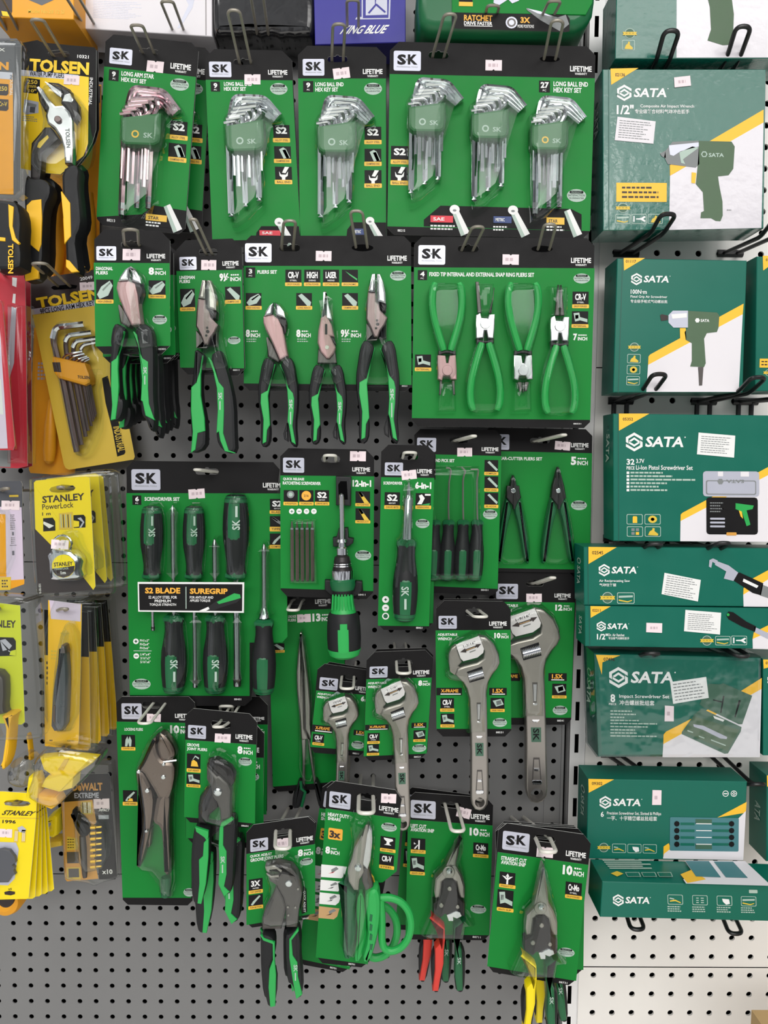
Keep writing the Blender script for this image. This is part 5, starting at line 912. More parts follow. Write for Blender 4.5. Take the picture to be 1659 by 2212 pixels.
for i, (y0, y1, xr, m) in enumerate(((830, 945, 1000, 'white'), (962, 1060, 972, 'white'), (1072, 1178, 950, 'white'), (1192, 1300, 935, 'tan_print'))):
    xl = 778 - i*7; p.poly([(xl, y0), (xr, y0+20), (xr-20, y1-18), (xr-50, y1+6), (xl-4, y1-6)], m, 2); p.poly([(xl+85, y0+45), (xl+130, y0+22), (xl+150, y0+40), (xl+90, y1-40)], 'grey_print', 3); p.poly([(xl+60, y0+80), (xl+120, y0+60), (xl+100, y0+75)], 'red_print' if i == 0 else 'ink', 3)
S = T.sub('shears')
mb = MB(); solid(mb, [(1195, 480), (1220, 540), (1222, 640), (1205, 800), (1180, 880), (1140, 850), (1100, 800), (1150, 600)], d+.022, d+.010, 'steel', .002); solid(mb, [(1130, 860), (1190, 870), (1215, 950), (1230, 1040), (1160, 1060), (1130, 980)], d+.022, d+.010, 'satin_dark', .002); T.part(mb, 'blade', S)
mb = MB(); solid(mb, [(1188, 490), (1120, 580), (1060, 690), (1040, 780), (1020, 830), (1005, 900), (1010, 980), (1060, 1060), (1100, 1060), (1110, 970), (1150, 900), (1140, 830), (1165, 660)], d+.0255, d+.012, 'satin', .003); T.part(mb, 'blade', S)
mb = MB(); disc(mb, 1095, 868, 34, d+.029, d+.022, 'chrome', .002, 20); T.part(mb, 'pivot_bolt', S)
mb = MB(); solid(mb, [(960, 960), (985, 1010), (1060, 1090), (1085, 1100), (1060, 1250), (1080, 1400), (1060, 1560), (1040, 1670), (960, 1660), (965, 1400), (960, 1200)], d+.026, d+.006, 'deep_green', .006, 1); T.part(mb, 'handle', S)
mb = MB(); solid(mb, [(1160, 1070), (1260, 1030), (1292, 1120), (1290, 1300), (1260, 1500), (1200, 1690), (1120, 1690), (1180, 1480), (1170, 1300), (1155, 1180)], d+.027, d+.006, 'grip_green', .006, 1)
for i in range(4): solid(mb, [(1200, 1262 + i*86), (1224, 1268 + i*86), (1216, 1330 + i*82), (1194, 1322 + i*82)], d+.0275, d+.02, 'deep_green', .001)
T.part(mb, 'handle', S)
mb = MB(); solid(mb, [(1090, 1080), (1150, 1080), (1170, 1300), (1180, 1480), (1120, 1680), (1050, 1680), (1090, 1420), (1072, 1250)], d+.014, d+.004, 'grip_green', .004, 1); T.part(mb, 'handle_web', S)
mb = MB(); loop = [(1290, 1120), (1370, 1115), (1470, 1150), (1540, 1240), (1560, 1360), (1530, 1480), (1460, 1560), (1380, 1585), (1320, 1560), (1300, 1480), (1305, 1300)]
mb.tube(arc_path([P(x, y, d+.016) for x, y in loop + [loop[0]]], .02, 4), U(33, d), 'grip_green', 10); T.part(mb, 'finger_loop', S)
mb = MB(); mb.tube([P(1195, 900, d+.012), P(1225, 940, d+.016), P(1235, 980, d+.014)], U(9, d), 'brass', 6); T.part(mb, 'spring', S)
hollow(T, [(1010, 420), (1200, 420), (1245, 560), (1240, 800), (1210, 950), (1250, 1020), (1110, 1690), (930, 1650), (950, 1300), (940, 1000), (990, 880), (1040, 700)], d, .031)
T.price(1295, 218, 1426, 298, 3, d+.0005); T.done()
behind(T, -10, 6, .042, 'second heavy duty shears, its finger loop and foot showing below the front one', 4.5, 1.06, group='heavy duty shears on one hook')
hook('white U shaped hook end at the heavy duty shears card', 1165, 242, d, 1165, 388, .21, sag=.03, m='hook_white', w=.0095, r=.0026)
# aviation snips
view(*v12)
def snips(T, d, o, k, tip, lhand, red):
    """aviation snips: o/k place the template (pivot 410,850 in the left cut picture)"""
    q = lambda pts: [(o[0] + (x-410)*k, o[1] + (y-850)*k) for x, y in pts]
    S = T.sub('aviation_snips')
    mb = MB(); solid(mb, q(tip), d+.024, d+.010, 'satin', .003); T.part(mb, 'blade', S)
    mb = MB(); solid(mb, q([(470, 790), (400, 800), (300, 900), (290, 1000), (300, 1060), (345, 1060), (360, 930), (410, 900), (470, 930), (500, 1060), (545, 1060), (548, 960), (520, 870)]), d+.0225, d+.009, 'satin', .003); T.part(mb, 'blade_shoulder', S)
    mb = MB(); disc(mb, *q([(412, 848)])[0], 52*k, d+.026, d+.02, 'satin', .001, 20); disc(mb, *q([(418, 845)])[0], 28*k, d+.030, d+.02, 'chrome', .003, 16); T.part(mb, 'pivot_bolt', S)
    mb = MB(); solid(mb, q([(375, 910), (450, 905), (480, 960), (500, 1050), (545, 1100), (545, 1200), (480, 1220), (455, 1190), (380, 1190), (350, 1220), (285, 1180), (285, 1100), (345, 1060), (365, 970)]), d+.0255, d+.010, 'black_metal', .002); T.part(mb, 'linkage', S)
    for x, y, r in ((420, 982, 20), (352, 1118, 20), (486, 1130, 18)):
        mb = MB(); disc(mb, *q([(x, y)])[0], r*k, d+.028, d+.022, 'satin', .001); T.part(mb, 'rivet', S)
    mb = MB(); solid(mb, q([(395, 1195), (470, 1160), (510, 1170), (520, 1205), (480, 1225), (452, 1215), (450, 1245), (412, 1245)]), d+.0275, d+.020, 'chrome', .001); T.part(mb, 'latch', S)
    for m, core, blk in ((lhand, [(270, 1205), (300, 1235), (345, 1270), (382, 1305), (385, 1400), (375, 1480), (372, 1600), (345, 1720), (330, 1820), (280, 1820), (300, 1650), (300, 1470), (350, 1420), (352, 1320), (290, 1270)], [(270, 1560), (300, 1480), (372, 1500), (368, 1640), (340, 1830), (285, 1835), (272, 1700)]), (red, [(555, 1235), (550, 1260), (482, 1310), (478, 1400), (520, 1480), (528, 1640), (530, 1815), (480, 1820), (462, 1700), (470, 1480), (455, 1420), (455, 1300), (500, 1270)], [(470, 1460), (545, 1470), (550, 1640), (540, 1820), (500, 1838), (462, 1800), (475, 1600)])):
        mb = MB(); solid(mb, q(blk), d+.020, d+.005, 'grip_black', .004, 1); solid(mb, q(core), d+.024, d+.008, m, .003)
        if m == red: pr = Print(mb, d+.0242, 2); (x0, y0), (x1, y1) = q([(482, 1540), (512, 1600)]); pr.text('SK', x0, y0, x1, y1, 'pale', 2, .02, spin=90)
        T.part(mb, 'handle', S)
    hollow(T, q([(tip[0][0], tip[0][1] - 30), (tip[0][0] + 30, tip[0][1]), (530, 780), (560, 900), (570, 1150), (560, 1200), (640, 1320), (560, 1330), (545, 1435), (240, 1425), (180, 1390), (190, 1360), (260, 1200), (270, 950), (300, 870), (380, 760)]), d, .032, sm=0)
d = .085
T = Pack('aviation_snips_pack', 'red and green handled snips, left cut, blade tip pointing up right', 'snips', d, (82, 190), (775, 242), (62, 1392), (742, 1400), [(80, 415), (770, 465)], [(60, 1350), (742, 1358)], 56, [(430, 300, 165, 44)], 4, .6, 'aviation snips packs')
p = T.pr; T.sk(102, 262, 306, 408); T.life(592, 374, 746, 438); p.text('LEFT CUT', 102, 455, 230, 484, 'white', 2, .03); p.text('AVIATION SNIP', 102, 488, 294, 518, 'white', 2, .03); T.size('10', 582, 486, 744, 552, 'INCH', .46)
T.icon(105, 570, 222, 692, None, 'LEFT CUT', [([(.5, .15), (.62, .15), (.6, .95), (.5, .95)], 'white'), ([(.2, .35), (.35, .5), (.2, .55)], 'white'), ([(.2, .9), (.45, .55), (.5, .6), (.3, .95)], 'white')], k=.76); T.icon(98, 716, 216, 868, None, 'ANTI SLIP', PIC_BOLT, k=.82); T.icon(612, 606, 734, 726, ('Cr-Mo', 'STEEL'), 'DROP FORGED', k=.78); T.seal(588, 1110, 718, 1182); p.text('88711', 606, 1366, 672, 1382, 'white', 2)
snips(T, d, (410, 850), 1., [(518, 545), (508, 560), (420, 720), (385, 800), (470, 800), (495, 700)], 'red_grip', 'deep_green')
T.price(478, 320, 590, 400, 14); T.done()
behind(T, -10, -8, .034, 'second red and green snips, card edge above and handle left of the front pair', 3, group='aviation snips packs')
hook('white U shaped hook end at the red handled snips card', 430, 290, d, 488, 512, .165, sag=.02, m='hook_white', w=.0085, r=.0024)
d = .175
T = Pack('aviation_snips_pack', 'yellow and green handled snips, straight cut, front card of its stack', 'snips', d, (822, 436), (1576, 546), (722, 1650), (1440, 1775), [(810, 680), (1550, 785)], [(725, 1610), (1450, 1730)], 66, [(1195, 575, 170, 48)], 7.6, 3.6, 'aviation snips packs', green=[(810, 680), (1550, 785), (1520, 1040), (1478, 1450), (1450, 1730), (725, 1610)])
p = T.pr; T.sk(850, 520, 1070, 672); T.life(1366, 678, 1530, 748); p.text('STRAIGHT CUT', 838, 725, 1048, 756, 'white', 2, .03); p.text('AVIATION SNIP', 838, 758, 1040, 790, 'white', 2, .03); T.size('10', 1340, 794, 1514, 874, 'INCH', .46)
T.icon(825, 846, 954, 974, None, 'STRAIGHT CUT', [([(.46, .3), (.56, .3), (.56, .98), (.44, .98)], 'white'), ([(.5, .1), (.62, .35), (.38, .35)], 'white'), ([(.15, .3), (.35, .35), (.5, .55), (.42, .6)], 'white'), ([(.85, .3), (.65, .35), (.5, .55), (.58, .6)], 'white')], k=.78); T.icon(806, 990, 938, 1166, None, 'ANTI SLIP', PIC_BOLT, k=.83); T.icon(1362, 928, 1496, 1062, ('Cr-Mo', 'STEEL'), 'DROP FORGED', k=.78); T.seal(1302, 1460, 1438, 1534); p.text('88731', 1310, 1736, 1378, 1752, 'white', 2)
snips(T, d, (1160, 1145), 1.04, [(432, 510), (424, 520), (378, 720), (355, 830), (480, 830), (470, 720), (442, 520)], 'yellow_grip', 'deep_green')
T.price(1128, 640, 1262, 722, 5); T.done()
for i, (dx, dy, dd, rl) in enumerate(((-8, -6, .036, 7), (-12, -10, .072, 8), (-12, -14, .106, 7.2))):
    behind(T, dx, dy, dd, ('yellow handled snips directly behind the front card', 'yellow handled snips, third card of the stack', 'rearmost yellow handled snips card, level top edge')[i], -rl*.7, group='aviation snips packs')
hook('white U shaped hook end at the yellow handled snips card', 1180, 570, d, 1228, 682, .225, sag=.05, m='hook_white', w=.0095, r=.0026)
# ================================================================ RIGHT BAY: green tool boxes on black hooks
class Carton(Thing):
    def __init__(s, label, d, t, tl, tr, br, bl, a=0., b=None, m='teal', side='teal_side', name='tool_box', cat='box', group='green tool boxes of the right bay', ch=.0008):
        Thing.__init__(s, name, label, cat, bl[0], bl[1], d, group); mb = s.mb = MB(); s.pr = Print(mb, d, a, b); s.t = t
        solid(mb, [tl, tr, br, bl], d, d - t, m, ch, steps=1)
    def done(s): return s.part(s.mb, 'carton')
    def sata(s, x0, y0, x1, y1, m='white', bgm='teal', k=2, pr=None, reg=True):
        p = pr or s.pr; h = y1-y0; w = h*.88; cx, cy = x0 + w/2, (y0+y1)/2
        L = lambda fx, fy: p.loc(x0, y0, x0+w, y1, fx, fy)
        hx = lambda r: [L(.5 + r*.577*sx, .5 + r*.5*sy) for sx, sy in ((0, -1), (.866, -.5), (.866, .5), (0, 1), (-.866, .5), (-.866, -.5))]
        p.poly(hx(1.), m, k); p.poly(hx(.70), bgm, k+1)
        p.poly([L(.18, .44), (L(.5, .25)), L(.82, .44), L(.82, .56), L(.5, .37), L(.30, .49)], m, k+2); p.poly([L(.18, .47), L(.5, .63), L(.72, .51), L(.82, .56), L(.5, .75), L(.18, .58)], m, k+2)
        p.poly([L(.86, .34), L(1.02, .42), L(1.02, .50), L(.86, .42)], bgm, k+3); p.poly([L(-.02, .5), L(.14, .58), L(.14, .66), L(-.02, .58)], bgm, k+3)
        xs = x0 + w*1.14
        ax, ay = p.loc(x0, y0, x1, y1, ((xs+x1)/2 - x0)/(x1-x0), .5); W_ = x1-xs; p.text('SATA', ax-W_/2, ay-h*.29, ax+W_/2, ay+h*.27, m, k, .03, shear=.16)
        if reg: q = p.loc(x0, y0, x1, y1, 1.03, .24); p.poly(circ(*q, h*.035, 8), m, k)
    def corner(s, pts, code, box, m='box_yellow'):
        s.pr.poly(pts, m, 2); s.pr.text(code, *box, 'brown_black', 3, .015)
    def label_(s, pts, n=8, mat_='white_box', tilt=0., lm='grey_print'):
        mb = MB(); d = s.d; solid(mb, pts, d + LIFT*6, d + LIFT, mat_, .0001, steps=1); pr = Print(mb, d + LIFT*6, tilt); x = [q[0] for q in pts]; y = [q[1] for q in pts]; x0, x1, y0, y1 = min(x), max(x), min(y), max(y)
        pr.lines(x0 + (x1-x0)*.1, y0 + (y1-y0)*.16, x1 - (x1-x0)*.1, y1 - (y1-y0)*.14, n, lm, 1, .3, int(x0)); s.part(mb, 'paper_label', label='white printed paper label')
    def price(s, pts, tilt=0):
        mb = MB(); d = s.d; solid(mb, pts, d + LIFT*8, d + LIFT, 'sticker', .0001, steps=1); pr = Print(mb, d + LIFT*8, tilt); x = [q[0] for q in pts]; y = [q[1] for q in pts]; x0, x1, y0, y1 = min(x), max(x), min(y), max(y)
        pr.lines(x0 + (x1-x0)*.25, y0 + (y1-y0)*.3, x1 - (x1-x0)*.25, y1 - (y1-y0)*.3, 1, 'faint', 1, .6, int(x0)); s.part(mb, 'price_sticker', label='small pale pink price sticker')
    def frame(s, x0, y0, x1, y1, r=8, m='pale', t=4, k=2, inner='teal'):
        s.pr.rect(x0, y0, x1, y1, m, k, r); s.pr.rect(x0+t, y0+t, x1-t, y1-t, inner, k+1, r*.8)
    def medal(s, x0, y0, x1, y1):
        w, h = x1-x0, y1-y0; s.pr.oval(x0+w*.13, y0, x1-w*.13, y1, 'pale', 2); s.pr.oval(x0+w*.18, y0+h*.06, x1-w*.18, y1-h*.06, 'case_green', 3); s.pr.poly([(x0, y0+h*.35), (x1, y0+h*.35), (x1-w*.06, y0+h*.5), (x1, y0+h*.66), (x0, y0+h*.66), (x0+w*.06, y0+h*.5)], 'khaki', 4); s.pr.text('* * *', x0+w*.2, y0+h*.44, x1-w*.2, y0+h*.56, 'brown_black', 5, .02)
    def spine(s, x_front, x_back, y0, y1, m='pale'):
        """lettering down the left side face"""
        d0, d1 = s.d, s.d - s.t; X = P(x_front, (y0+y1)/2, s.d).x - .0004
        za, zb = P(x_front, y0, s.d).z, P(x_front, y1, s.d).z; dm = (d0+d1)/2; r = s.t*.16
        vs, fs = glyphs('SATA', .02); h = (za-zb)
        s.mb.add([(X, -(dm + (gy-.5)*r*2), za - h*.32 - gx*h*.68) for gx, gy in vs], [f[::-1] for f in fs], m)
        for k0, k1, mm, o in ((1, 0, m, 0), (.68, 0, 'teal_side', .0002)): s.mb.poly3([(X-o, -(dm + r*1.3*k0*math.cos(t)), za - h*.13 + h*.12*k0*math.sin(t)) for t in (2*math.pi*i/6 for i in range(6))], mm)
    def icon3(s, x0, y0, x1, y1, pics, inner='teal'):
        s.frame(x0, y0, x1, y1, (y1-y0)*.12, 'pale', (y1-y0)*.06, 2, inner)
        for pts, m in pics: s.pr.poly([s.pr.loc(x0, y0, x1, y1, *q) for q in pts], m, 4)
IC_GUN = [([(.2, .85), (.3, .5), (.45, .35), (.5, .15), (.62, .2), (.6, .45), (.85, .75), (.8, .9)], 'khaki')]
IC_RING = [([(.5 + .28*math.cos(t*.524), .5 + .36*math.sin(t*.524)) for t in range(12)], 'khaki'), ([(.5 + .12*math.cos(t*.524), .5 + .16*math.sin(t*.524)) for t in range(12)], 'teal')]
IC_BAR = [([(.1, .3), (.9, .25), (.9, .42), (.1, .48)], 'pale'), ([(.1, .62), (.6, .78), (.85, .66), (.85, .74), (.6, .88), (.1, .75)], 'khaki')]
IC_Y = [([(.3, .45), (.62, .42), (.85, .2), (.95, .3), (.78, .5), (.95, .7), (.85, .8), (.62, .58), (.3, .56)], 'white'), ([(.12, .2), (.2, .2), (.2, .8), (.12, .8)], 'white')]
IC_HAND = [([(.35, .3), (.8, .35), (.85, .8), (.6, .9), (.4, .6)], 'white')]
IC_DIAG = [([(.15, .6), (.5, .5), (.85, .75), (.85, .85), (.5, .65), (.15, .72)], 'khaki'), ([(.15, .3), (.45, .4), (.4, .5), (.12, .42)], 'pale')]
IC_BITS = [([(.25, .25), (.42, .25), (.42, .34), (.25, .34)], 'pale'), ([(.55, .25), (.75, .25), (.75, .34), (.55, .34)], 'pale'), ([(.25, .48), (.42, .48), (.42, .57), (.25, .57)], 'pale'), ([(.55, .48), (.75, .48), (.75, .57), (.55, .57)], 'pale'), ([(.25, .7), (.42, .7), (.42, .79), (.25, .79)], 'pale'), ([(.55, .7), (.75, .7), (.75, .79), (.55, .79)], 'pale')]
def black_hook(label, rx, ry, tx, ty, dt, drop=0, w=.0095):
    """black coated looped hook: cross bar at the board, two wires sloping to the rounded loop"""
    mb = MB(); r = P(rx, ry, .006); t = P(tx, ty, dt); b = r + Vector((0, -.02, 0)); e = r + (t - r)*.74 + Vector((0, 0, -.012 if t.z > r.z else .004))
    L = [r + Vector((-w, 0, 0)), e + Vector((-w*.9, 0, 0)), t + Vector((-w, 0, 0))]; Rr = [p + Vector((2*w*(.9 if i == 1 else 1), 0, 0)) for i, p in list(enumerate(L))[::-1]]
    mb.tube(arc_path(L + Rr, .0105, 7), .0029, 'hook_black', 10)
    mb.tube([r + Vector((-w - .009, .003, 0)), r + Vector((w + .009, .003, 0))], .0058, 'hook_black', 10)
    if drop:
        for s_ in (-w, w): mb.tube([r + Vector((s_, .002, 0)), r + Vector((s_, .002, -drop))], .0036, 'hook_black', 8)
    return solo(mb.build('peg_hook'), label, 'hook', 'black hooks of the right bay')
# ---- top box, cut by the picture edge
view(*vD)
B = Carton('shrink wrapped box at the top right corner, glaring plastic over white and green', .11, .06, (285, -150), (1800, -150), (1810, 498), (272, 500), 0, 0, 'teal_wrap')
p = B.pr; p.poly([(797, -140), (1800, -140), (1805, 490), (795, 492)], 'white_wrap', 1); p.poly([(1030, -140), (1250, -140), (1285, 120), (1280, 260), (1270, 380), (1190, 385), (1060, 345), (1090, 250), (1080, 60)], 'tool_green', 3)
B.medal(336, 240, 458, 330); B.icon3(330, 340, 440, 430, IC_GUN, 'teal_wrap'); B.done()
# ---- impact wrench box
B = Carton('green box with the big printed impact wrench, second from the top', .112, .056, (166, 590), (1560, 590), (1540, 1948), (170, 1968), .3, .3, 'teal_wrap')
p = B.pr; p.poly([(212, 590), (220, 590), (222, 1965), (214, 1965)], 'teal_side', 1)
p.poly([(1538, 935), (1538, 1045), (740, 1500), (738, 1410), (1085, 1200)], 'box_yellow', 2); p.poly([(1538, 1045), (1520, 1945), (732, 1962), (740, 1500)], 'white_wrap', 2)
B.corner([(232, 585), (470, 580), (238, 724)], '02136', (272, 622, 356, 652)); B.sata(288, 722, 710, 862, bgm='teal_wrap'); p.text('1/2"', 285, 894, 430, 976, 'white', 2, .03); p.text('Composite Air Impact Wrench', 486, 892, 945, 926, 'white', 2, .015); p.text('专业级复合材料气动冲击扳手', 440, 932, 905, 970, 'white', 2, .01)
# printed wrench
p.poly([(700, 1290), (760, 1210), (985, 1200), (990, 1400), (960, 1430), (720, 1400), (690, 1340)], 'grey_print', 4); p.poly([(655, 1310), (700, 1285), (705, 1350), (670, 1335)], 'grey_print', 4); p.poly([(730, 1240), (985, 1215), (985, 1250), (830, 1290), (770, 1330), (740, 1320)], 'silver', 5); p.poly([(820, 1300), (930, 1250), (985, 1260), (850, 1360), (870, 1400), (835, 1390)], 'pale', 5)
p.poly([(740, 1410), (840, 1440), (745, 1495)], 'box_yellow', 4); p.poly([(988, 1202), (1265, 1208), (1292, 1250), (1280, 1440), (1240, 1495), (1150, 1505), (1160, 1580), (1188, 1720), (1190, 1840), (1170, 1888), (1130, 1885), (1090, 1862), (1000, 1862), (1005, 1812), (1030, 1800), (1020, 1640), (960, 1570), (975, 1430)], 'tool_green', 4); p.poly([(925, 1470), (965, 1475), (955, 1565), (922, 1560)], 'box_yellow', 5); p.text('SATA', 1070, 1306, 1200, 1340, 'pale', 5, .03); p.poly(circ(1032, 1316, 28, 6), 'pale', 5); p.poly(circ(1032, 1316, 18, 6), 'tool_green', 6); p.lines(1225, 1785, 1280, 1800, 1, 'grey_print', 4)
B.label_([(292, 995), (618, 1035), (598, 1226), (268, 1196)], 8, 'white_box', 5); B.price([(775, 660), (912, 645), (920, 730), (780, 745)], -5)
p.rect(282, 1560, 712, 1722, 'box_yellow', 2); p.lines(330, 1585, 660, 1705, 3, 'brown_black', 3, .4, 4); B.medal(276, 1732, 402, 1816)
for i, ic in enumerate((IC_BAR, IC_Y, IC_GUN)): B.icon3(274 + i*138, 1826, 402 + i*138, 1910, ic, 'teal_wrap')
B.spine(166, 100, 780, 1100); B.done()
# ---- pistol screwdriver box
view(*vH)
B = Carton('green box with the printed pistol grip air screwdriver, third from the top', .108, .054, (305, 158), (1470, 178), (1432, 1362), (268, 1362), .8, 1.6)
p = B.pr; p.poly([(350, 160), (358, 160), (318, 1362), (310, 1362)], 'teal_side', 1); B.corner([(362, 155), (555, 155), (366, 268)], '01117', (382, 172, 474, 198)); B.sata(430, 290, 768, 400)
p.text('100N·m', 426, 438, 570, 478, 'white', 2, .02); p.text('Pistol Grip Air Screwdriver', 424, 492, 754, 520, 'white', 2, .012); p.text('专业级手枪式气动螺丝批', 424, 530, 756, 560, 'white', 2, .008)
p.poly([(1440, 565), (1432, 660), (582, 1115), (586, 1040), (600, 1022)], 'box_yellow', 2); p.poly([(1432, 660), (1396, 1358), (566, 1358), (582, 1115)], 'white_box', 2)
p.poly([(805, 628), (940, 628), (940, 780), (810, 780), (765, 735), (765, 668)], 'silver', 4); p.poly([(690, 670), (705, 660), (760, 672), (760, 712), (700, 720)], 'brown_black', 4); p.poly([(790, 660), (930, 650), (930, 690), (800, 700)], 'white', 5)
p.poly([(940, 630), (1200, 645), (1222, 670), (1215, 780), (1200, 820), (1110, 830), (1085, 880), (1100, 1100), (1085, 1135), (960, 1130), (975, 1080), (975, 920), (920, 890), (910, 820), (940, 780)], 'tool_green', 4); p.poly([(868, 785), (920, 785), (925, 880), (870, 880)], 'box_yellow', 4); p.poly([(1030, 1135), (1080, 1135), (1075, 1200), (1068, 1300), (1040, 1302), (1035, 1200)], 'satin_dark', 4); p.text('SATA', 1054, 704, 1132, 730, 'white', 5, .03); p.poly(circ(1025, 715, 22, 6), 'white', 5)
B.medal(402, 915, 516, 996)
for i, ic in enumerate((IC_GUN, IC_RING, IC_BAR)): B.icon3(395 - i*4, 1018 + i*99, 515 - i*4, 1100 + i*99, ic)
B.spine(300, 200, 260, 620); B.done()
B = Carton('neighbouring green box cut by the right picture edge, beside the pistol screwdriver box', .108, .054, (1560, 140), (1900, 150), (1900, 1350), (1545, 1350), .8, 1.6)
B.corner([(1612, 135), (1800, 135), (1616, 268)], '01118', (1640, 160, 1720, 184)); B.pr.rect(1584, 1060, 1760, 1140, 'box_yellow', 2); B.pr.lines(1600, 1075, 1740, 1130, 2, 'brown_black', 3, .4); B.medal(1616, 1150, 1740, 1220); B.done()
# ---- 32 piece case box
view(*v6)
B = Carton('large green box with a picture of an open screwdriver case', .112, .046, (366, 52), (1900, 70), (1905, 1128), (370, 1116), .4, -.2)
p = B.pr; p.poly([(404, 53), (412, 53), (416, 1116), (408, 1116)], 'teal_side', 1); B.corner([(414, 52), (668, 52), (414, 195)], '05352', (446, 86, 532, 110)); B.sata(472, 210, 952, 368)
p.text('32', 478, 430, 544, 480, 'white', 2, .03); p.text('PIECE', 478, 492, 544, 520, 'white', 2, .02); p.text('3.7V', 558, 430, 626, 466, 'white', 2, .02); p.text('Li-Ion Pistol Screwdriver Set', 556, 484, 1030, 522, 'white', 2, .015)
for i, x1 in enumerate((840, 945, 1100, 815, 785, 890)): p.rect(478, 536 + i*29, 500, 556 + i*29, 'white', 2); p.lines(510, 534 + i*29, x1+20, 558 + i*29, 1, 'pale', 2, .6, i+3)
p.poly([(1900, 370), (1900, 440), (928, 950), (930, 895), (945, 880)], 'box_yellow', 2); p.poly([(1900, 440), (1900, 1126), (926, 1118), (928, 950)], 'white_box', 2)
p.rect(1116, 534, 1586, 745, 'silver', 4, 24); p.rect(1140, 610, 1560, 730, 'grey_print', 5, 14); p.rect(1150, 618, 1552, 722, 'silver', 6, 12); p.rect(1240, 536, 1284, 575, 'white_box', 5); p.rect(1430, 536, 1500, 578, 'white_box', 5); p.text('SATA', 1310, 604, 1460, 632, 'grey_print', 7, .03, flip=True); p.poly(circ(1262, 620, 26, 6), 'grey_print', 7)
p.rect(1144, 752, 1574, 1062, 'ink', 4, 24); p.rect(1160, 770, 1556, 1040, 'card_black', 5, 14)
for i in range(4): p.lines(1175, 790 + i*24, 1290, 806 + i*24, 1, 'grey_print', 6, .6, i)
for i in range(3): p.rect(1175, 922 + i*32, 1300, 938 + i*32, 'silver', 6, 6)
p.poly([(1265, 815), (1380, 800), (1388, 870), (1275, 850)], 'ink', 6); p.poly([(1388, 800), (1540, 820), (1530, 850), (1480, 860), (1512, 980), (1480, 992), (1440, 870), (1388, 850)], 'grip_green', 7); p.poly([(1415, 860), (1440, 870), (1450, 930), (1430, 910)], 'box_yellow', 8); p.rect(1312, 1044, 1396, 1070, 'dewalt_orange', 6, 5)
for i, (x, y, ic) in enumerate(((478, 892, [([(.42, .2), (.62, .2), (.66, .3), (.66, .85), (.38, .85), (.38, .3)], 'box_yellow')]), (628, 892, IC_RING), (480, 994, [([(.28, .18), (.48, .18), (.48, .45), (.28, .45)], 'grey_print'), ([(.56, .18), (.76, .18), (.76, .45), (.56, .45)], 'grey_print'), ([(.28, .55), (.48, .55), (.48, .82), (.28, .82)], 'grey_print'), ([(.56, .55), (.76, .55), (.76, .82), (.56, .82)], 'box_yellow')]), (630, 994, IC_GUN))): B.icon3(x, y, x+134, y+86, ic)
B.label_([(1080, 210), (1386, 236), (1376, 420), (1066, 392)], 8, 'white', 4); B.spine(366, 282, 100, 460); B.done()
# ---- air saw box
B = Carton('long dark green box with the printed air saw, lying on the narrower one', .112, .05, (120, 1166), (1900, 1180), (1905, 1668), (124, 1652), .3, -.3)
p = B.pr; p.poly([(150, 1167), (158, 1167), (162, 1652), (154, 1652)], 'teal_side', 1); B.corner([(160, 1165), (395, 1168), (160, 1308)], '02545', (190, 1200, 282, 1228)); B.sata(245, 1308, 560, 1412)
p.text('Air Reciprocating Saw', 248, 1438, 505, 1464, 'white', 2, .012); p.text('气动往复锯', 250, 1470, 390, 1496, 'white', 2, .01); B.medal(256, 1542, 382, 1638); B.icon3(398, 1546, 544, 1640, IC_BAR)
p.poly([(1900, 1230), (1900, 1290), (1452, 1565), (1455, 1510), (1530, 1430)], 'box_yellow', 2); p.poly([(1900, 1290), (1900, 1668), (1455, 1664), (1452, 1565)], 'white_box', 2)
p.poly([(1165, 1330), (1170, 1275), (1200, 1262), (1240, 1280), (1230, 1312), (1195, 1290), (1185, 1340)], 'silver', 4); p.poly([(1220, 1280), (1330, 1320), (1410, 1380), (1370, 1450), (1290, 1430), (1310, 1370), (1215, 1315)], 'silver', 5); p.poly([(1380, 1400), (1420, 1378), (1620, 1470), (1600, 1570), (1530, 1550), (1370, 1445)], 'card_black', 4); p.poly([(1455, 1430), (1580, 1490), (1565, 1510), (1448, 1455)], 'white', 5); p.poly([(1610, 1480), (1800, 1560), (1800, 1640), (1590, 1570)], 'grey_print', 4)
B.label_([(795, 1382), (1098, 1442), (1074, 1622), (770, 1560)], 9, 'white', 9); B.spine(120, 62, 1270, 1500); B.done()
# ---- half inch ratchet box
B = Carton('long narrow green box below the air saw box, two white stickers', .115, .047, (130, 1658), (1900, 1682), (1905, 2022), (132, 1996), .5, -.2)
p = B.pr; p.poly([(162, 1660), (170, 1660), (174, 1998), (166, 1998)], 'teal_side', 1); B.corner([(176, 1660), (345, 1662), (178, 1758)], '02211', (192, 1684, 262, 1708)); B.sata(228, 1786, 488, 1872); p.text('1/2"', 230, 1890, 322, 1940, 'white', 2, .025); p.text('Dr. Air Ratchet', 326, 1890, 460, 1912, 'white', 2, .012); p.text('专业级气动棘轮扳手', 326, 1918, 500, 1940, 'white', 2, .008)
p.poly([(1900, 1700), (1900, 1770), (1530, 1935), (1540, 1880)], 'box_yellow', 2); p.poly([(1900, 1770), (1900, 2020), (1532, 2016), (1530, 1935)], 'white_box', 2); p.poly([(1310, 1735), (1330, 1705), (1370, 1712), (1480, 1790), (1560, 1830), (1550, 1875), (1440, 1830), (1330, 1770)], 'card_black', 4); p.poly([(1545, 1832), (1800, 1950), (1790, 2000), (1548, 1880)], 'silver', 4); p.poly(circ(1326, 1732, 12), 'grip_green', 5)
B.medal(1092, 1906, 1206, 1990)
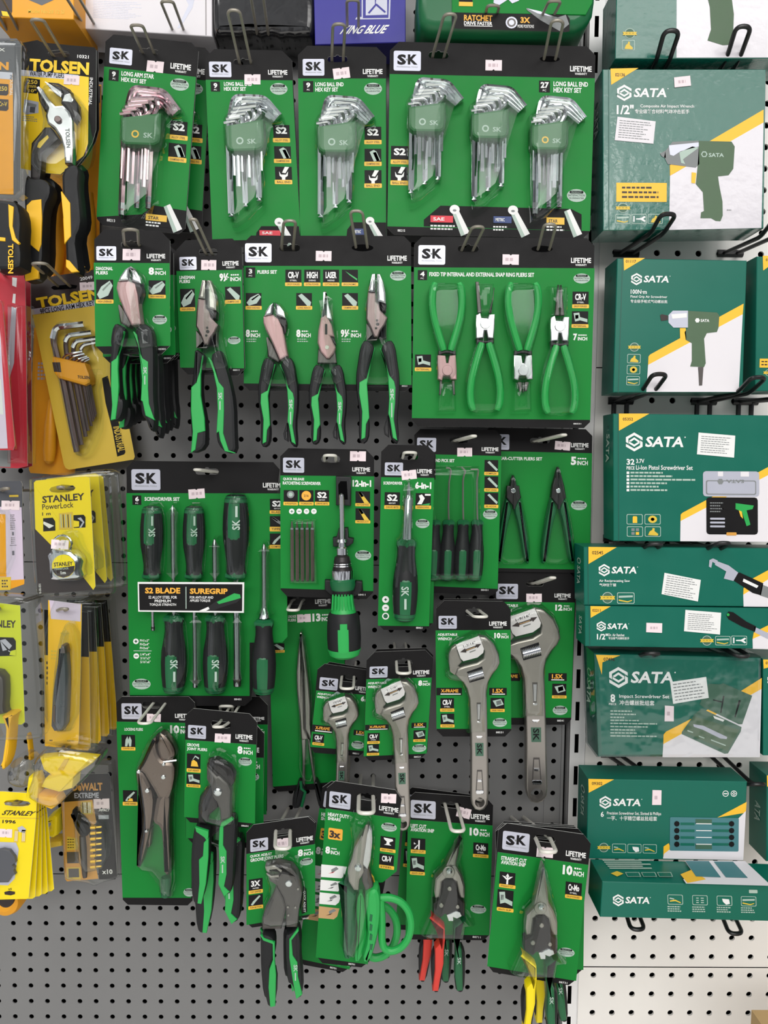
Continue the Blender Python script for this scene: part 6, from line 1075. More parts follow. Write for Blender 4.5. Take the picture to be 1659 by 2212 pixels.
B.icon3(1218, 1910, 1346, 1988, IC_BAR); B.icon3(1352, 1908, 1484, 1986, IC_Y)
B.label_([(970, 1692), (1268, 1716), (1258, 1898), (958, 1870)], 9, 'white', 4); B.price([(644, 1800), (776, 1804), (774, 1884), (642, 1878)]); B.spine(132, 50, 1690, 1930); B.done()
# ---- impact screwdriver set box (wrapped)
view(*v7)
B = Carton('film wrapped green box with a picture of an open green tool case', .11, .058, (180, 108), (1352, 138), (1340, 834), (208, 834), .8, -1.2, ch=.004)
p = B.pr; B.corner([(186, 112), (358, 116), (232, 165), (228, 252)], '07496', (240, 132, 318, 156)); B.sata(280, 198, 730, 346); p.text('8', 288, 388, 322, 446, 'white', 2, .03); p.text('PIECE', 278, 452, 330, 466, 'white', 2, .01); p.text('Impact Screwdriver Set', 350, 392, 702, 424, 'white', 2, .015); p.text('冲击螺丝批组套', 352, 432, 598, 468, 'white', 2, .012)
for i, x1 in enumerate((470, 500, 420, 560, 620, 612, 490, 540, 648)): p.lines(288, 500 + i*22, x1, 518 + i*22, 1, 'pale', 2, .5, i+11)
p.poly([(1352, 275), (1350, 352), (660, 740), (662, 672), (680, 652), (860, 560), (1200, 370)], 'box_yellow', 2); p.poly([(1350, 352), (1338, 832), (654, 832), (660, 740)], 'white_box', 2)
p.poly([(980, 315), (1060, 320), (1080, 312), (1285, 400), (1215, 600), (1190, 600), (940, 480), (915, 460)], 'case_green', 4); p.poly([(880, 530), (930, 490), (1210, 620), (1205, 650), (1115, 805), (1090, 808), (790, 670), (790, 655)], 'case_green', 4); p.poly([(880, 545), (1195, 640), (1110, 790), (805, 655)], 'tool_green', 5)
p.poly([(870, 600), (940, 610), (1110, 690), (1105, 705), (1060, 700), (940, 640), (875, 618)], 'silver', 6); p.poly([(1010, 540), (1090, 570), (1080, 582), (1020, 560)], 'white', 6); p.poly([(995, 706), (1100, 746), (1098, 754), (995, 714)], 'pale', 6); p.poly([(830, 640), (870, 655), (868, 662), (830, 650)], 'pale', 6); p.poly([(910, 680), (950, 695), (948, 702), (910, 688)], 'pale', 6)
p.poly([(1080, 400), (1060, 520), (1068, 522), (1090, 402)], 'ink', 5); p.poly([(1190, 430), (1160, 550), (1168, 552), (1205, 432)], 'ink', 5); p.poly([(1010, 425), (1075, 440), (1073, 448), (1010, 433)], 'ink', 5)
B.label_([(708, 305), (962, 268), (980, 415), (730, 458)], 6, 'white', -8); B.price([(672, 470), (735, 474), (734, 580), (670, 580)])
mb = MB(); solid(mb, [(172, 100), (1360, 130), (1348, 842), (200, 842)], B.d + .0035, B.d - .058, 'wrap', .006, steps=2); B.part(mb, 'film_wrap', label='clear shrink film'); B.spine(180, 130, 240, 500); B.done()
B = Carton('sliver of a green box at the right edge, beside the film wrapped one', .11, .058, (1362, 142), (1700, 150), (1700, 820), (1362, 820), .8, 0); B.corner([(1362, 145), (1600, 145), (1366, 210)], '07497', (1380, 160, 1450, 180)); B.sata(1392, 250, 1640, 330); B.done()
# ---- precision set, standing
B = Carton('dark green standing box with six printed small screwdrivers, two pink and yellow corners', .112, .05, (132, 986), (1250, 1004), (1224, 1560), (120, 1546), .8, .6)
B.root['label'] = 'dark green box standing upright with a picture of six small blue screwdrivers'
p = B.pr; B.corner([(134, 984), (314, 988), (136, 1082)], '09302', (158, 1006, 232, 1028)); B.sata(212, 1104, 500, 1196); p.text('6', 220, 1214, 242, 1252, 'white', 2, .02); p.text('Precision Screwdriver Set, Slotted & Phillips', 264, 1216, 645, 1244, 'white', 2, .01); p.text('一字、十字精密螺丝批组套', 264, 1246, 616, 1278, 'white', 2, .008)
for i, x in enumerate((1098, 1156)): p.poly(circ(x, 1088, 22), 'white', 2); p.poly(circ(x, 1088, 17), 'teal', 3); p.rect(x-13, 1085, x+13, 1092, 'white', 4)
p.rect(1152, 1075, 1160, 1101, 'white', 4); B.medal(196, 1434, 288, 1500)
for i, ic in enumerate((IC_DIAG, IC_HAND, IC_DIAG)): B.icon3(300 + i*108, 1440 + i*2, 398 + i*108, 1504 + i*2, ic)
p.poly([(1246, 1146), (1240, 1222), (1040, 1256)], 'box_yellow', 2); p.poly([(660, 1540), (662, 1460), (698, 1436), (720, 1490)], 'box_yellow', 2); p.poly([(1240, 1210), (1222, 1556), (658, 1544), (664, 1512), (705, 1480), (1190, 1260)], 'white_box', 3); p.rect(706, 1256, 1190, 1492, 'slate', 4, 8)
for i in range(4):
    y = 1300 + i*48; p.rect(725, y-10, 890, y+12, 'slate', 5); p.poly(circ(755, y, 20, 8), 'ink', 6); p.rect(780, y-8, 880, y+10, 'teal', 6); p.rect(890, y-3, 1000, y+3, 'white', 6); p.rect(1005, y-8, 1120, y+10, 'teal', 6); p.poly(circ(1140, y, 20, 8), 'ink', 6)
p.rect(886, 1268, 1002, 1300, 'case_green', 5); p.rect(886, 1440, 1002, 1478, 'case_green', 5); B.price([(585, 1064), (648, 1066), (646, 1168), (582, 1168)]); B.spine(128, 72, 1080, 1300)
z = P(200, 986, B.d).z + .0004
B.done()
B = Carton('green box standing at the right edge, its side with upright lettering in view', .112, .05, (1388, 960), (1700, 965), (1700, 1565), (1384, 1565), .6, .5); B.corner([(1388, 960), (1560, 960), (1390, 1040)], '09303', (1400, 980, 1460, 1000)); B.spine(1388, 1270, 1090, 1340); B.done()
# ---- flat box in front
B = Carton('green box lying flat, its front edge with four small pictures, lowest of the right bay', .172, .057, (232, 1706), (1700, 1746), (1700, 1992), (216, 1956), 1.2, -2)
p = B.pr; B.sata(306, 1795, 562, 1880)
for i, (x, ic) in enumerate(((690, IC_DIAG), (864, IC_BITS), (1036, IC_HAND), (1206, IC_BAR))): B.icon3(x, 1798 + i*4, x+108, 1868 + i*4, ic); p.lines(x, 1876 + i*3, x+108, 1922 + i*3, 3, 'pale', 2, .5, i+40)
p.rect(1262, 1764, 1322, 1788, 'pale', 2, 4)
z = P(400, 1708, B.d).z + .0005
def Pz(x, y, k=1):
    r = _ray((VX + x/VS - CX)/F, (VY + y/VS - CY)/F); zz = z + LIFT*k; t = (zz - CZ)/r.z; return (r.x*t, -D + r.y*t, zz)
tp = lambda pts, m, k=1: B.mb.poly3([Pz(x, y, k) for x, y in pts][::-1], m)
tp([(780, 1655), (860, 1622), (960, 1690), (830, 1716)], 'box_yellow', 2); tp([(810, 1558), (1235, 1562), (1420, 1736), (820, 1720), (800, 1690), (880, 1660)], 'white_box'); tp([(815, 1560), (980, 1562), (1065, 1676), (890, 1670)], 'slate', 4); tp([(1015, 1565), (1150, 1566), (1255, 1680), (1100, 1676)], 'slate', 4)
for i in range(5): tp([(230 + i*12, 1552 + i*14), (560 + i*4 - (i % 2)*60, 1552 + i*14), (566 + i*4 - (i % 2)*60, 1560 + i*14), (236 + i*12, 1560 + i*14)], 'pale')
tp([(290, 1648), (335, 1632), (380, 1650), (336, 1670)], 'khaki')
for i in range(3): tp([(392 + i*112, 1640), (490 + i*112, 1640), (504 + i*112, 1672), (408 + i*112, 1672)], 'pale'); tp([(398 + i*112, 1643), (486 + i*112, 1643), (498 + i*112, 1669), (410 + i*112, 1669)], 'teal', 2)
B.done()
# ---- cardboard box corner
view(3.463, 1180, 1900)
mb = MB(); c = P(1535, 975, .20); mb.box(c.x, c.x + .3, .20, .42, c.z - .2, c.z, 'cardboard'); o = mb.build('cardboard_box'); solo(o, 'corner of a plain brown cardboard box at the bottom right', 'box')
# ---- black hooks
view()
for a in (('black loop hook before the top right box, left of a pair', 1384, 222, 1452, 66, .142), ('black loop hook before the top right box, right of a pair', 1530, 222, 1607, 57, .142),
          ('black loop hook under the impact wrench box', 1353, 547, 1445, 462, .142), ('black hook at the right edge under the impact wrench box', 1578, 547, 1690, 470, .142),
          ('black loop hook under the left side of the pistol screwdriver box', 1341, 866, 1426, 808, .14, .045), ('black loop hook under the right side of the pistol screwdriver box', 1521, 867, 1640, 815, .14, .045), ('black hook at the right edge between the pistol screwdriver and case boxes', 1611, 867, 1745, 830, .14, .045),
          ('black hook loop peeping under the open case box, left', 1330, 1163, 1418, 1175, .125), ('black hook loop peeping under the open case box, right', 1460, 1163, 1565, 1173, .135),
          ('black hook loop on the film wrapped box, left', 1330, 1372, 1412, 1411, .125), ('black hook loop on the film wrapped box, right', 1500, 1374, 1606, 1418, .125),
          ('black hook behind the standing dark green box, left', 1325, 1630, 1400, 1692, .10), ('black hook with open end above the standing dark green box, right', 1545, 1630, 1640, 1694, .12),
          ('black hook end under the flat green box, left', 1325, 1880, 1378, 2008, .14), ('black hook end under the flat green box, right', 1520, 1882, 1590, 2017, .14)):
    black_hook(*a)
# ================================================================ TOP EDGE: goods of the shelf row above
view(*vA)
B = Carton('yellow and orange box with a dark printed shape, at the top left', .11, .085, (-60, -200), (575, -200), (575, 152), (-60, 132), 1.5, 0, 'tolsen_orange', name='tool_box', group=None)
p = B.pr; p.poly([(-60, -195), (95, -195), (95, 90), (80, 130), (-60, 125)], 'brown_black', 1); p.poly([(225, -195), (450, -195), (440, -10), (325, 42), (200, -10)], 'smoke', 1); p.poly([(10, 85), (85, 95), (85, 130), (20, 122)], 'tolsen_yellow', 2); p.text('Model No.28 12 SI', 218, 76, 500, 106, 'khaki', 2, .01); B.done()
B = Carton('white box with fine grey print, upper left beside the yellow box', .07, .06, (625, -200), (1650, -200), (1652, 285), (640, 222), 2.4, 0, 'white_box', 'cardboard', group=None)
p = B.pr; p.lines(725, 10, 1110, 150, 11, 'silver', 1, .35, 5); p.poly([(1430, -40), (1520, -30), (1500, 60), (1400, 220), (1380, 220), (1470, 40)], 'silver', 1); p.poly([(1600, -190), (1606, -190), (1608, 275), (1602, 275)], 'satin_dark', 1); B.done()
view(*vB)
mb = MB(); rd = random.Random(3); pts = [(150 + i*55, 270 + rd.uniform(-14, 26)) for i in range(16)] + [(985, 120), (980, -150), (140, -150), (140, 120)]
solid(mb, pts, .075, .02, 'black_wrap', .010, 1, steps=3); o = mb.build('wrapped_parcel'); solo(o, 'parcel in crinkled shiny black film, between the white and blue boxes', 'package')
B = Carton('deep blue box with white lettering at the top', .075, .055, (968, -220), (1720, -220), (1720, 345), (982, 365), -.8, -1, 'blue_box', 'blue_box', group=None)
p = B.pr; p.text('KING BLUE', 1180, 205, 1538, 276, 'white', 2, .03, shear=.5); p.poly([(1362, -100), (1600, -100), (1592, 155), (1310, 158), (1320, 140), (1362, 138)], 'silver', 1); p.poly([(1372, -100), (1588, -100), (1580, 145), (1372, 148)], 'blue_box', 2)
p.poly([(1395, -60), (1570, -60), (1570, 120), (1395, 125)], 'silver', 3); p.poly([(1476, 30), (1486, 30), (1560, 95), (1550, 106), (1480, 46), (1425, 112), (1412, 104), (1470, 36), (1470, -60), (1486, -60)], 'blue_box', 4); B.done()
view(*vC)
T = Thing('tool_case', 'dark green rounded tool case with black band, top centre right', 'tool case', 900, 240, .12)
mb = MB(); solid(mb, [(285, -250), (1620, -250), (1618, 60), (1560, 170), (1440, 232), (420, 232), (330, 200), (285, 140)], .12, .03, 'deep_green', .012, 1, steps=3); T.part(mb, 'case')
mb = MB(); p = Print(mb, .1215, 1.3); solid(mb, [(540, -240), (1592, -230), (1590, 20), (1540, 110), (540, 95)], .1215, .119, 'green', .0008); p.poly([(540, 92), (1400, 112), (1420, 140), (1418, 235), (1385, 240), (540, 212)], 'ink', 2)
p.text('RATCHET', 630, 112, 842, 156, 'gold', 3, .03); p.text('DRIVE FASTER', 630, 160, 842, 188, 'white', 3, .03); p.rect(632, 192, 842, 197, 'white', 3); p.poly(circ(985, 168, 44), 'silver', 3); p.poly(circ(985, 168, 33), 'satin_dark', 4); p.poly(circ(985, 168, 20), 'silver', 5); p.text('3X', 1052, 128, 1124, 172, 'gold', 3, .04); p.text('MORE POSITIONS', 1030, 184, 1152, 208, 'white', 3, .01)
p.rect(594, -60, 694, 14, 'ink', 3); p.rect(592, 14, 696, 46, 'strip', 3); p.poly([(1095, 60), (1180, 80), (1330, 130), (1390, 110), (1415, 180), (1350, 235), (1200, 150), (1100, 75)], 'grey_print', 4); p.poly([(1100, 62), (1200, 84), (1290, 125), (1180, 100)], 'silver', 5); p.poly([(860, -60), (1060, -60), (1040, 5), (990, 25), (960, -5), (890, 40), (850, 20)], 'silver', 4); T.part(mb, 'printed_sleeve')
# ================================================================ LEFT COLUMN: yellow and orange carded tools, tapes, knives
view(*vA)
def plain_card(name, label, cat, d, pts, m, slot=None, hang=None, a=0., b=None, group=None, t=.0009, side='paper'):
    T = Thing(name, label, cat, *(hang or pts[0]), d, group); mb = T.mb = MB(); T.pr = Print(mb, d, a, b); T.a = a; T.b = a if b is None else b
    hole = None
    if slot: x, y, w, h = slot; hole = [T.pr.q(*T.pr.loc(x-w/2, y-h/2, x+w/2, y+h/2, fx, fy), 0) for fx, fy in ((0, .5), (.08, .15), (.3, 0), (.5, -.12), (.7, 0), (.92, .15), (1, .5), (.92, .85), (.7, 1), (.3, 1), (.08, .85))]
    mb.prism([T.pr.q(x, y, 0) for x, y in pts], d, d - t, m, hole, side)
    T.price = lambda *k, **kw: Pack.price(T, *k, **kw); T.done = lambda: T.part(mb, 'backing_card')
    return T
# ---- water pump pliers
d = .125
T = plain_card('pump_pliers_pack', 'silver and black water pump pliers on the yellow card, orange and black grips below', 'pliers', d, [(170, 335), (290, 312), (330, 330), (540, 352), (735, 368), (750, 390), (748, 1010), (720, 1110), (660, 1215), (600, 1290), (470, 1360), (330, 1345), (130, 1305), (165, 540)], 'card_black', (460, 420, 175, 52), (460, 420), 4, 2.5, 'pump pliers on one hook')
p = T.pr; p.poly([(162, 545), (500, 575), (692, 600), (686, 1120), (650, 1215), (470, 1358), (330, 1345), (130, 1305)], 'tolsen_yellow', 1); p.poly([(162, 543), (612, 585), (612, 625), (160, 590)], 'silver', 2); p.text('WATER PUMP PLIERS', 230, 560, 500, 600, 'ink', 3, .02)
p.text('TOLSEN', 230, 470, 694, 570, 'tolsen_yellow', 2, .045); p.text('10321', 602, 428, 692, 454, 'white', 2, .02); p.poly([(200, 605), (312, 620), (310, 690), (285, 730), (182, 720), (186, 640)], 'ink', 2); p.text('250', 212, 622, 292, 655, 'khaki', 3, .02); p.text('mm', 222, 664, 282, 684, 'khaki', 3, .01); p.text('10"', 222, 694, 282, 720, 'khaki', 3, .02)
p.poly([(190, 772), (300, 795), (300, 880), (205, 892), (178, 870)], 'silver', 2); p.poly([(205, 795), (285, 815), (280, 835), (205, 820)], 'grey_print', 3); p.poly([(235, 830), (275, 835), (270, 880), (230, 875)], 'smoke', 3); p.lines(175, 905, 300, 950, 3, 'grey_print', 2, .4)
p.text('INDUSTRIAL', 694, 605, 720, 822, 'white', 2, .01, spin=90); S = T.sub('pump_pliers')
mb = MB(); solid(mb, [(365, 632), (450, 640), (540, 690), (552, 730), (600, 800), (605, 890), (570, 945), (545, 890), (500, 830), (470, 800), (480, 720), (400, 680)], d+.020, d+.007, 'black_metal', .003); solid(mb, [(352, 632), (400, 660), (480, 710), (475, 760), (440, 740), (390, 690)], d+.0204, d+.015, 'steel', .001); solid(mb, [(500, 735), (545, 725), (572, 775), (560, 800), (480, 790)], d+.0206, d+.015, 'steel', .001); T.part(mb, 'jaw', S)
mb = MB(); solid(mb, [(300, 665), (330, 690), (380, 770), (430, 820), (490, 815), (545, 870), (565, 940), (568, 1120), (560, 1270), (500, 1270), (490, 1150), (465, 1070), (420, 1000), (365, 960), (350, 900), (365, 840), (320, 770)], d+.0235, d+.010, 'steel', .003); T.part(mb, 'jaw', S)
mb = MB(); solid(mb, [(288, 700), (300, 690), (362, 800), (368, 850), (345, 860), (300, 780)], d+.018, d+.007, 'black_metal', .002); solid(mb, [(345, 985), (390, 985), (455, 1080), (400, 1130), (330, 1200), (320, 1340), (310, 1400), (232, 1400), (232, 1200), (240, 1110), (300, 1040)], d+.0195, d+.007, 'black_metal', .003, 0); solid(mb, [(370, 1050), (380, 1072), (310, 1155), (288, 1145), (300, 1110)], d+.0199, d+.018, 'khaki', .0003); T.part(mb, 'shank', S)
mb = MB(); disc(mb, 446, 926, 26, d+.027, d+.02, 'steel_dark', .001); T.part(mb, 'pivot_bolt', S); mb = MB(); pr = Print(mb, d+.0236, -4); pr.text('TOLSEN', 512, 1000, 545, 1150, 'grey_print', 2, .02, spin=90); T.part(mb, 'etched_lettering', S)
grip(T, 'handle', [(200, 1350), (240, 1390), (330, 1385), (390, 1430), (390, 1520), (345, 1600), (330, 1800), (330, 2040), (300, 2170), (190, 2190), (175, 2150), (170, 1900), (190, 1700), (180, 1480)], [[(205, 1600), (245, 1560), (320, 1550), (325, 1700), (318, 1900), (300, 1960), (240, 1910), (200, 1840)], [(190, 2130), (240, 2070), (300, 2090), (300, 2165), (195, 2185)]], d+.026, d+.004, S, mi='mustard')
grip(T, 'handle', [(475, 1325), (560, 1270), (615, 1300), (600, 1420), (620, 1600), (630, 1760), (580, 1860), (600, 2000), (616, 2120), (560, 2130), (510, 2080), (505, 1900), (490, 1700), (480, 1500)], [[(480, 1490), (545, 1580), (552, 1840), (500, 1900), (490, 1700)], [(512, 2020), (540, 2030), (612, 2115), (556, 2122), (512, 2080)]], d+.026, d+.004, S, mi='mustard')
hollow(T, [(350, 600), (560, 680), (640, 820), (660, 950), (650, 1220), (560, 1300), (430, 1380), (210, 1310), (215, 1120), (320, 980), (270, 700)], d, .030); T.price(500, 590, 620, 662, 4); T.done()
PG_ = 'pump pliers on one hook'
behind(T, 7, 5, .034, 'second pump pliers, almost hidden behind the front pair on one hook', -.8, group=PG_)
hook('grey looped wire hook holding the pump pliers card', 445, 415, d, 285, 152, .215)
hook('grey wire hook between the yellow box and the white box', 720, 235, .03, 565, -20, .19); hook('grey wire hook running up at the top left corner', 150, 330, .02, -40, -20, .2)
T = plain_card('orange_pack', 'orange card seen between and right of the black and yellow grips', 'tool pack', .022, [(330, 640), (790, 660), (770, 2230), (330, 2230)], 'tolsen_orange', None, (500, 700), 2, 1)
T.pr.poly([(340, 650), (785, 670), (780, 800), (340, 790)], 'brown_black', 1); mb = MB(); mb.lathe(P(690, 2150, .036), P(700, 1500, .036), [(0, U(20, .03)), (.05, U(42, .03)), (.3, U(52, .03)), (.7, U(46, .03)), (1, U(24, .03))], 'tolsen_orange', 14); mb.lathe(P(440, 2150, .036), P(450, 1500, .036), [(0, U(20, .03)), (.05, U(42, .03)), (.3, U(60, .03)), (.7, U(46, .03)), (1, U(24, .03))], 'tolsen_orange', 14); T.part(mb, 'handle'); T.done()
# ---- far left pack
T = plain_card('tool_pack', 'orange blister pack cut by the left edge, black and yellow grip hanging below', 'tool pack', .165, [(-200, 300), (130, 300), (165, 345), (158, 1480), (110, 1520), (-200, 1510)], 'smoke', None, (-60, 330), 2, 1)
p = T.pr; p.poly([(-200, 560), (100, 575), (105, 1515), (-200, 1505)], 'tolsen_orange', 1); p.poly([(-200, 545), (98, 565), (98, 620), (-200, 600)], 'silver', 2); p.text('N', -10, 482, 68, 545, 'tolsen_orange', 2, .05); p.text('X', -10, 375, 40, 400, 'white', 2, .02); p.text('INDUSTRIAL', 76, 585, 100, 745, 'white', 2, .01, spin=90)
for y0, t in ((650, '250'), (770, 'Cr-V')): p.poly([(-20, y0), (66, y0+6), (66, y0+80), (50, y0+95), (-20, y0+90)], 'brown_black', 2); p.text(t, -12, y0+22, 56, y0+58, 'khaki', 3, .02)
hollow(T, [(-200, 290), (140, 290), (170, 340), (165, 1500), (120, 1530), (-200, 1530)], .165, .02, m='blister_thick', sm=0)
grip(T, 'handle', [(-120, 1540), (60, 1560), (130, 1570), (160, 1700), (148, 1880), (165, 2000), (150, 2100), (-100, 2100)], [[(62, 1590), (105, 1610), (96, 1760), (120, 1850), (150, 1890), (140, 1905), (92, 1870), (68, 1760)], [(-100, 1835), (40, 1850), (40, 1880), (-100, 1868)]], .198, .168, None, mi='mustard')
mb = MB(); pr = Print(mb, .1995, 0); pr.text('TOLSEN', 62, 1900, 104, 2130, 'mustard', 2, .03, spin=90); T.part(mb, 'grip_lettering'); T.done()
view(*vE)
# ---- orange knife pack behind, then the key pack
T = plain_card('knife_pack', 'orange card with an orange handled blade, behind the tilted key pack', 'knife', .018, [(290, 900), (700, 900), (640, 2140), (560, 2160), (260, 2140), (246, 2110)], 'tolsen_orange', None, (450, 900), 1, 2)
p = T.pr; p.lines(322, 1190, 390, 1350, 5, 'silver', 1, .6, 3); mb = MB(); mb.lathe(P(420, 2060, .030), P(440, 1500, .030), [(0, U(20, .07)), (.04, U(45, .07)), (.2, U(56, .07)), (.6, U(50, .07)), (.95, U(26, .07)), (1, U(10, .07))], 'tolsen_orange', 14); T.part(mb, 'handle'); T.done()
d = .042
T = plain_card('hex_key_pack', 'black and chrome long hex keys on the tilted yellow card', 'tool set', d, [(222, 520), (250, 485), (400, 470), (830, 400), (850, 430), (1150, 2000), (1140, 2025), (590, 2112), (562, 2100), (545, 2070)], 'khaki', None, (540, 545), -9.3, -11)
p = T.pr; p.poly([(222, 520), (250, 485), (400, 470), (830, 400), (850, 430), (882, 655), (268, 742)], 'brown_black', 1); p.poly([(435, 560), (450, 545), (600, 530), (660, 540), (650, 565), (460, 578)], 'opening_shade', 2); p.text('TOLSEN', 310, 600, 860, 700, 'tolsen_yellow', 2, .045); p.poly([(268, 742), (882, 655), (890, 700), (276, 790)], 'silver', 2); p.text('9PCS LONG ARM HEX KEY SET', 338, 698, 880, 742, 'ink', 3, .02); p.text('20049', 682, 462, 790, 492, 'white', 2, .02)  # hang slot is a dark patch with its shade in the colour
p.poly([(870, 1330), (920, 1310), (1070, 1960), (1060, 1980), (1000, 2000), (960, 1780), (900, 1540)], 'ink', 2); p.text('INDUSTRIAL', 985, 1740, 1050, 1960, 'khaki', 3, .02, spin=90)
S = T.sub('hex_keys')
mb = MB(); solid(mb, [(440, 1140), (640, 1185), (725, 1200), (770, 1320), (770, 1370), (720, 1395), (490, 1330), (455, 1280), (440, 1180)], d+.022, d+.004, 'tolsen_orange', .004); solid(mb, [(445, 1195), (512, 1195), (522, 1280), (460, 1275)], d+.0224, d+.02, 'brown_black', .0003)
pr = Print(mb, d+.0222, 4); pr.text('TOLSEN', 660, 1310, 765, 1336, 'brown_black', 2, .02); T.part(mb, 'key_holder', S)
for i, (x, w, yb, ey, kx, ky) in enumerate(((540, 26, 1960, 870, 455, 985), (590, 20, 1900, 940, 560, 1010), (640, 18, 1830, 990, 625, 1060), (670, 15, 1780, 1020, 690, 1075), (705, 13, 1740, 1105, 545, 1150), (725, 11, 1700, 1125, 590, 1165), (740, 10, 1680, 1145, 640, 1178), (755, 8, 1660, 1155, 670, 1184), (765, 7, 1640, 1168, 700, 1190))):
    mb = MB(); bx = x + (yb - 1340)*.19; tx = (715, 778, 818, 830, 705, 722, 745, 760, 765)[i]; mb.tube(arc_path([P(bx, yb, d+.013), P(x, 1350, d+.013), P(kx - (0 if i < 4 else 8), ky + 20, d+.014), P(kx + 20, ey + 28, d+.015), P(tx, ey, d+.015)], .007, 5), U(w, d), 'chrome' if i > 99 else 'steel_dark', 6); T.part(mb, 'hex_key', S)
    mb = MB(); mb.tube(arc_path([P(kx - 4, ky + 10, d+.0152), P(kx + 20, ey + 26, d+.0162), P(tx + 1, ey - 1, d+.0162)], .007, 5), U(w*.96, d), 'chrome', 6); T.part(mb, 'plated_end', S)
hollow(T, [(420, 900), (470, 830), (600, 820), (850, 960), (860, 1080), (900, 1120), (920, 1320), (800, 1330), (850, 1700), (760, 1950), (690, 2010), (600, 1980), (540, 1700), (470, 1330), (420, 1150)], d, .027); T.price(682, 512, 812, 582, -3); T.done()
hook('grey looped wire hook holding the tilted yellow key card', 545, 545, d, 330, 350, .205, w=.0085)
# ---- red packs
for i, (sh, dd, lab) in enumerate(((0, .16, 'nearest red edged pack at the left picture edge, pale inside'), (88, .12, 'red blister pack in the middle of the three at the left edge, silver tool inside'), (130, .08, 'dark red pack behind the other two at the left edge'))):
    T = plain_card('red_pack', lab, 'tool pack', dd, [(-200 + sh, 650 - i*160), (-10 + sh, 650 - i*160), (20 + sh*1.0, 700 - i*160), (128 + sh, 1900 + i*80), (110 + sh, 1945 + i*80), (-200, 1945 + i*80)] if i == 0 else [(-200, 380 + i*8), (205 + (i-1)*40, 400 + i*8), (215 + (i-1)*45, 430), (235 + (i-1)*40, 2080), (150 + (i-1)*60, 2100), (-200, 2080)], 'red_card' if i < 2 else 'red_deep', None, (-100, 500 + i*4), 1, 1, 'red packs at the left edge')
    p = T.pr
    if i == 0: p.poly([(-200, 900), (0, 920), (66, 1930), (-200, 1935)], 'lilac', 1); p.poly([(-200, 1300), (8, 1340), (30, 1640), (-200, 1640)], 'paper', 2); hollow(T, [(-200, 660), (0, 665), (110, 1935), (-200, 1935)], dd, .012, sm=0)
    else:
        p.poly([(105 + (i-1)*30, 470), (145 + (i-1)*30, 476), (140 + (i-1)*30, 555), (104 + (i-1)*30, 540)], 'white', 2); p.poly([(112 + (i-1)*40, 610), (134 + (i-1)*40, 612), (130 + (i-1)*40, 694), (104 + (i-1)*40, 688)], 'white', 2); p.lines(100 + (i-1)*30, 440, 175 + (i-1)*30, 462, 1, 'lilac', 2); p.poly([(100, 720), (140, 735), (120, 1200), (60, 1400), (80, 1000)], 'silver', 1); p.poly([(-200, 1800), (90, 1820), (90, 2090), (-200, 2080)], 'grey_print', 1)
        hollow(T, [(40, 690), (200 + (i-1)*40, 700), (215 + (i-1)*40, 2060), (40, 2060)], dd, .02, sm=0)
    T.done()
hook('grey wire hook of the red packs at the left edge', 10, 470, .06, -60, 400, .2)
# ---- tape measure clam pack
view(*v1)
def clam(T, pts, d, h=.018, m='blister_thick', nm='clear_shell'): return hollow(T, pts, d - .002, h, nm, m, ch=.006, sm=1, label='clear plastic shell')
d = .14
T = plain_card('tape_measure_pack', 'small silver tape measure in the nearest clear pack, yellow and black card', 'tape measure', d, [(385, 330), (410, 305), (980, 258), (1020, 275), (1086, 1510), (1060, 1550), (440, 1600), (425, 1580)], 'stanley_yellow', (710, 400, 300, 80), (710, 400), -4.5, -3, 'tape packs on one hook')
p = T.pr; p.poly([(392, 850), (560, 1020), (900, 1350), (980, 1445), (1060, 1550), (440, 1600), (425, 1580)], 'brown_black', 1); p.text('STANLEY', 480, 465, 960, 545, 'brown_black', 2, .025); p.text('PowerLock', 480, 562, 835, 625, 'brown_black', 2, .005); p.text('1 m', 480, 665, 575, 702, 'brown_black', 2, .015)
p.poly([(490, 735), (600, 728), (628, 770), (630, 875), (492, 885)], 'ink', 2); p.poly([(495, 770), (615, 820), (560, 850), (492, 800)], 'white', 3); p.poly([(835, 700), (950, 694), (972, 720), (972, 838), (838, 846)], 'ink', 2); p.poly([(838, 760), (900, 770), (900, 830), (838, 838)], 'stanley_yellow', 3); p.poly([(880, 735), (940, 780), (900, 845), (925, 840), (960, 780), (920, 725)], 'silver', 3)
p.poly([(668, 680), (825, 662), (830, 860), (670, 862)], 'khaki', 2)
for i in range(5): p.rect(690 + i*27, 690, 700 + i*27, 840, 'brown_black' if i % 2 else 'pale', 3)
p.text('0-30-001', 440, 1480, 468, 1590, 'white', 2, .01, spin=-90)
S = T.sub('tape_measure'); mb = MB(); solid(mb, [(555, 1440), (545, 1230), (525, 1160), (590, 1070), (680, 1090), (800, 1110), (880, 1180), (905, 1240), (890, 1330), (912, 1400), (880, 1425), (640, 1448)], d+.026, d+.002, 'chrome', .005); T.part(mb, 'case', S)
mb = MB(); p2 = Print(mb, d+.0263, -4); p2.poly(circ(722, 1280, 132, 24), 'stanley_yellow', 1); p2.poly([(592, 1310), (850, 1275), (840, 1340), (790, 1390), (720, 1412), (650, 1390), (605, 1345)], 'brown_black', 2); p2.text('STANLEY', 612, 1232, 828, 1278, 'brown_black', 3, .025); p2.text('PowerLock', 620, 1290, 780, 1320, 'pale', 3, .01); p2.text('1m', 690, 1336, 748, 1372, 'white', 3, .03); T.part(mb, 'dial_label', S)
mb = MB(); mb.tube([P(710 + 108*math.cos(t*.35), 1030 + 100*math.sin(t*.35), d+.010) for t in range(19)], U(14, d), 'chrome', 8); T.part(mb, 'belt_ring', S)
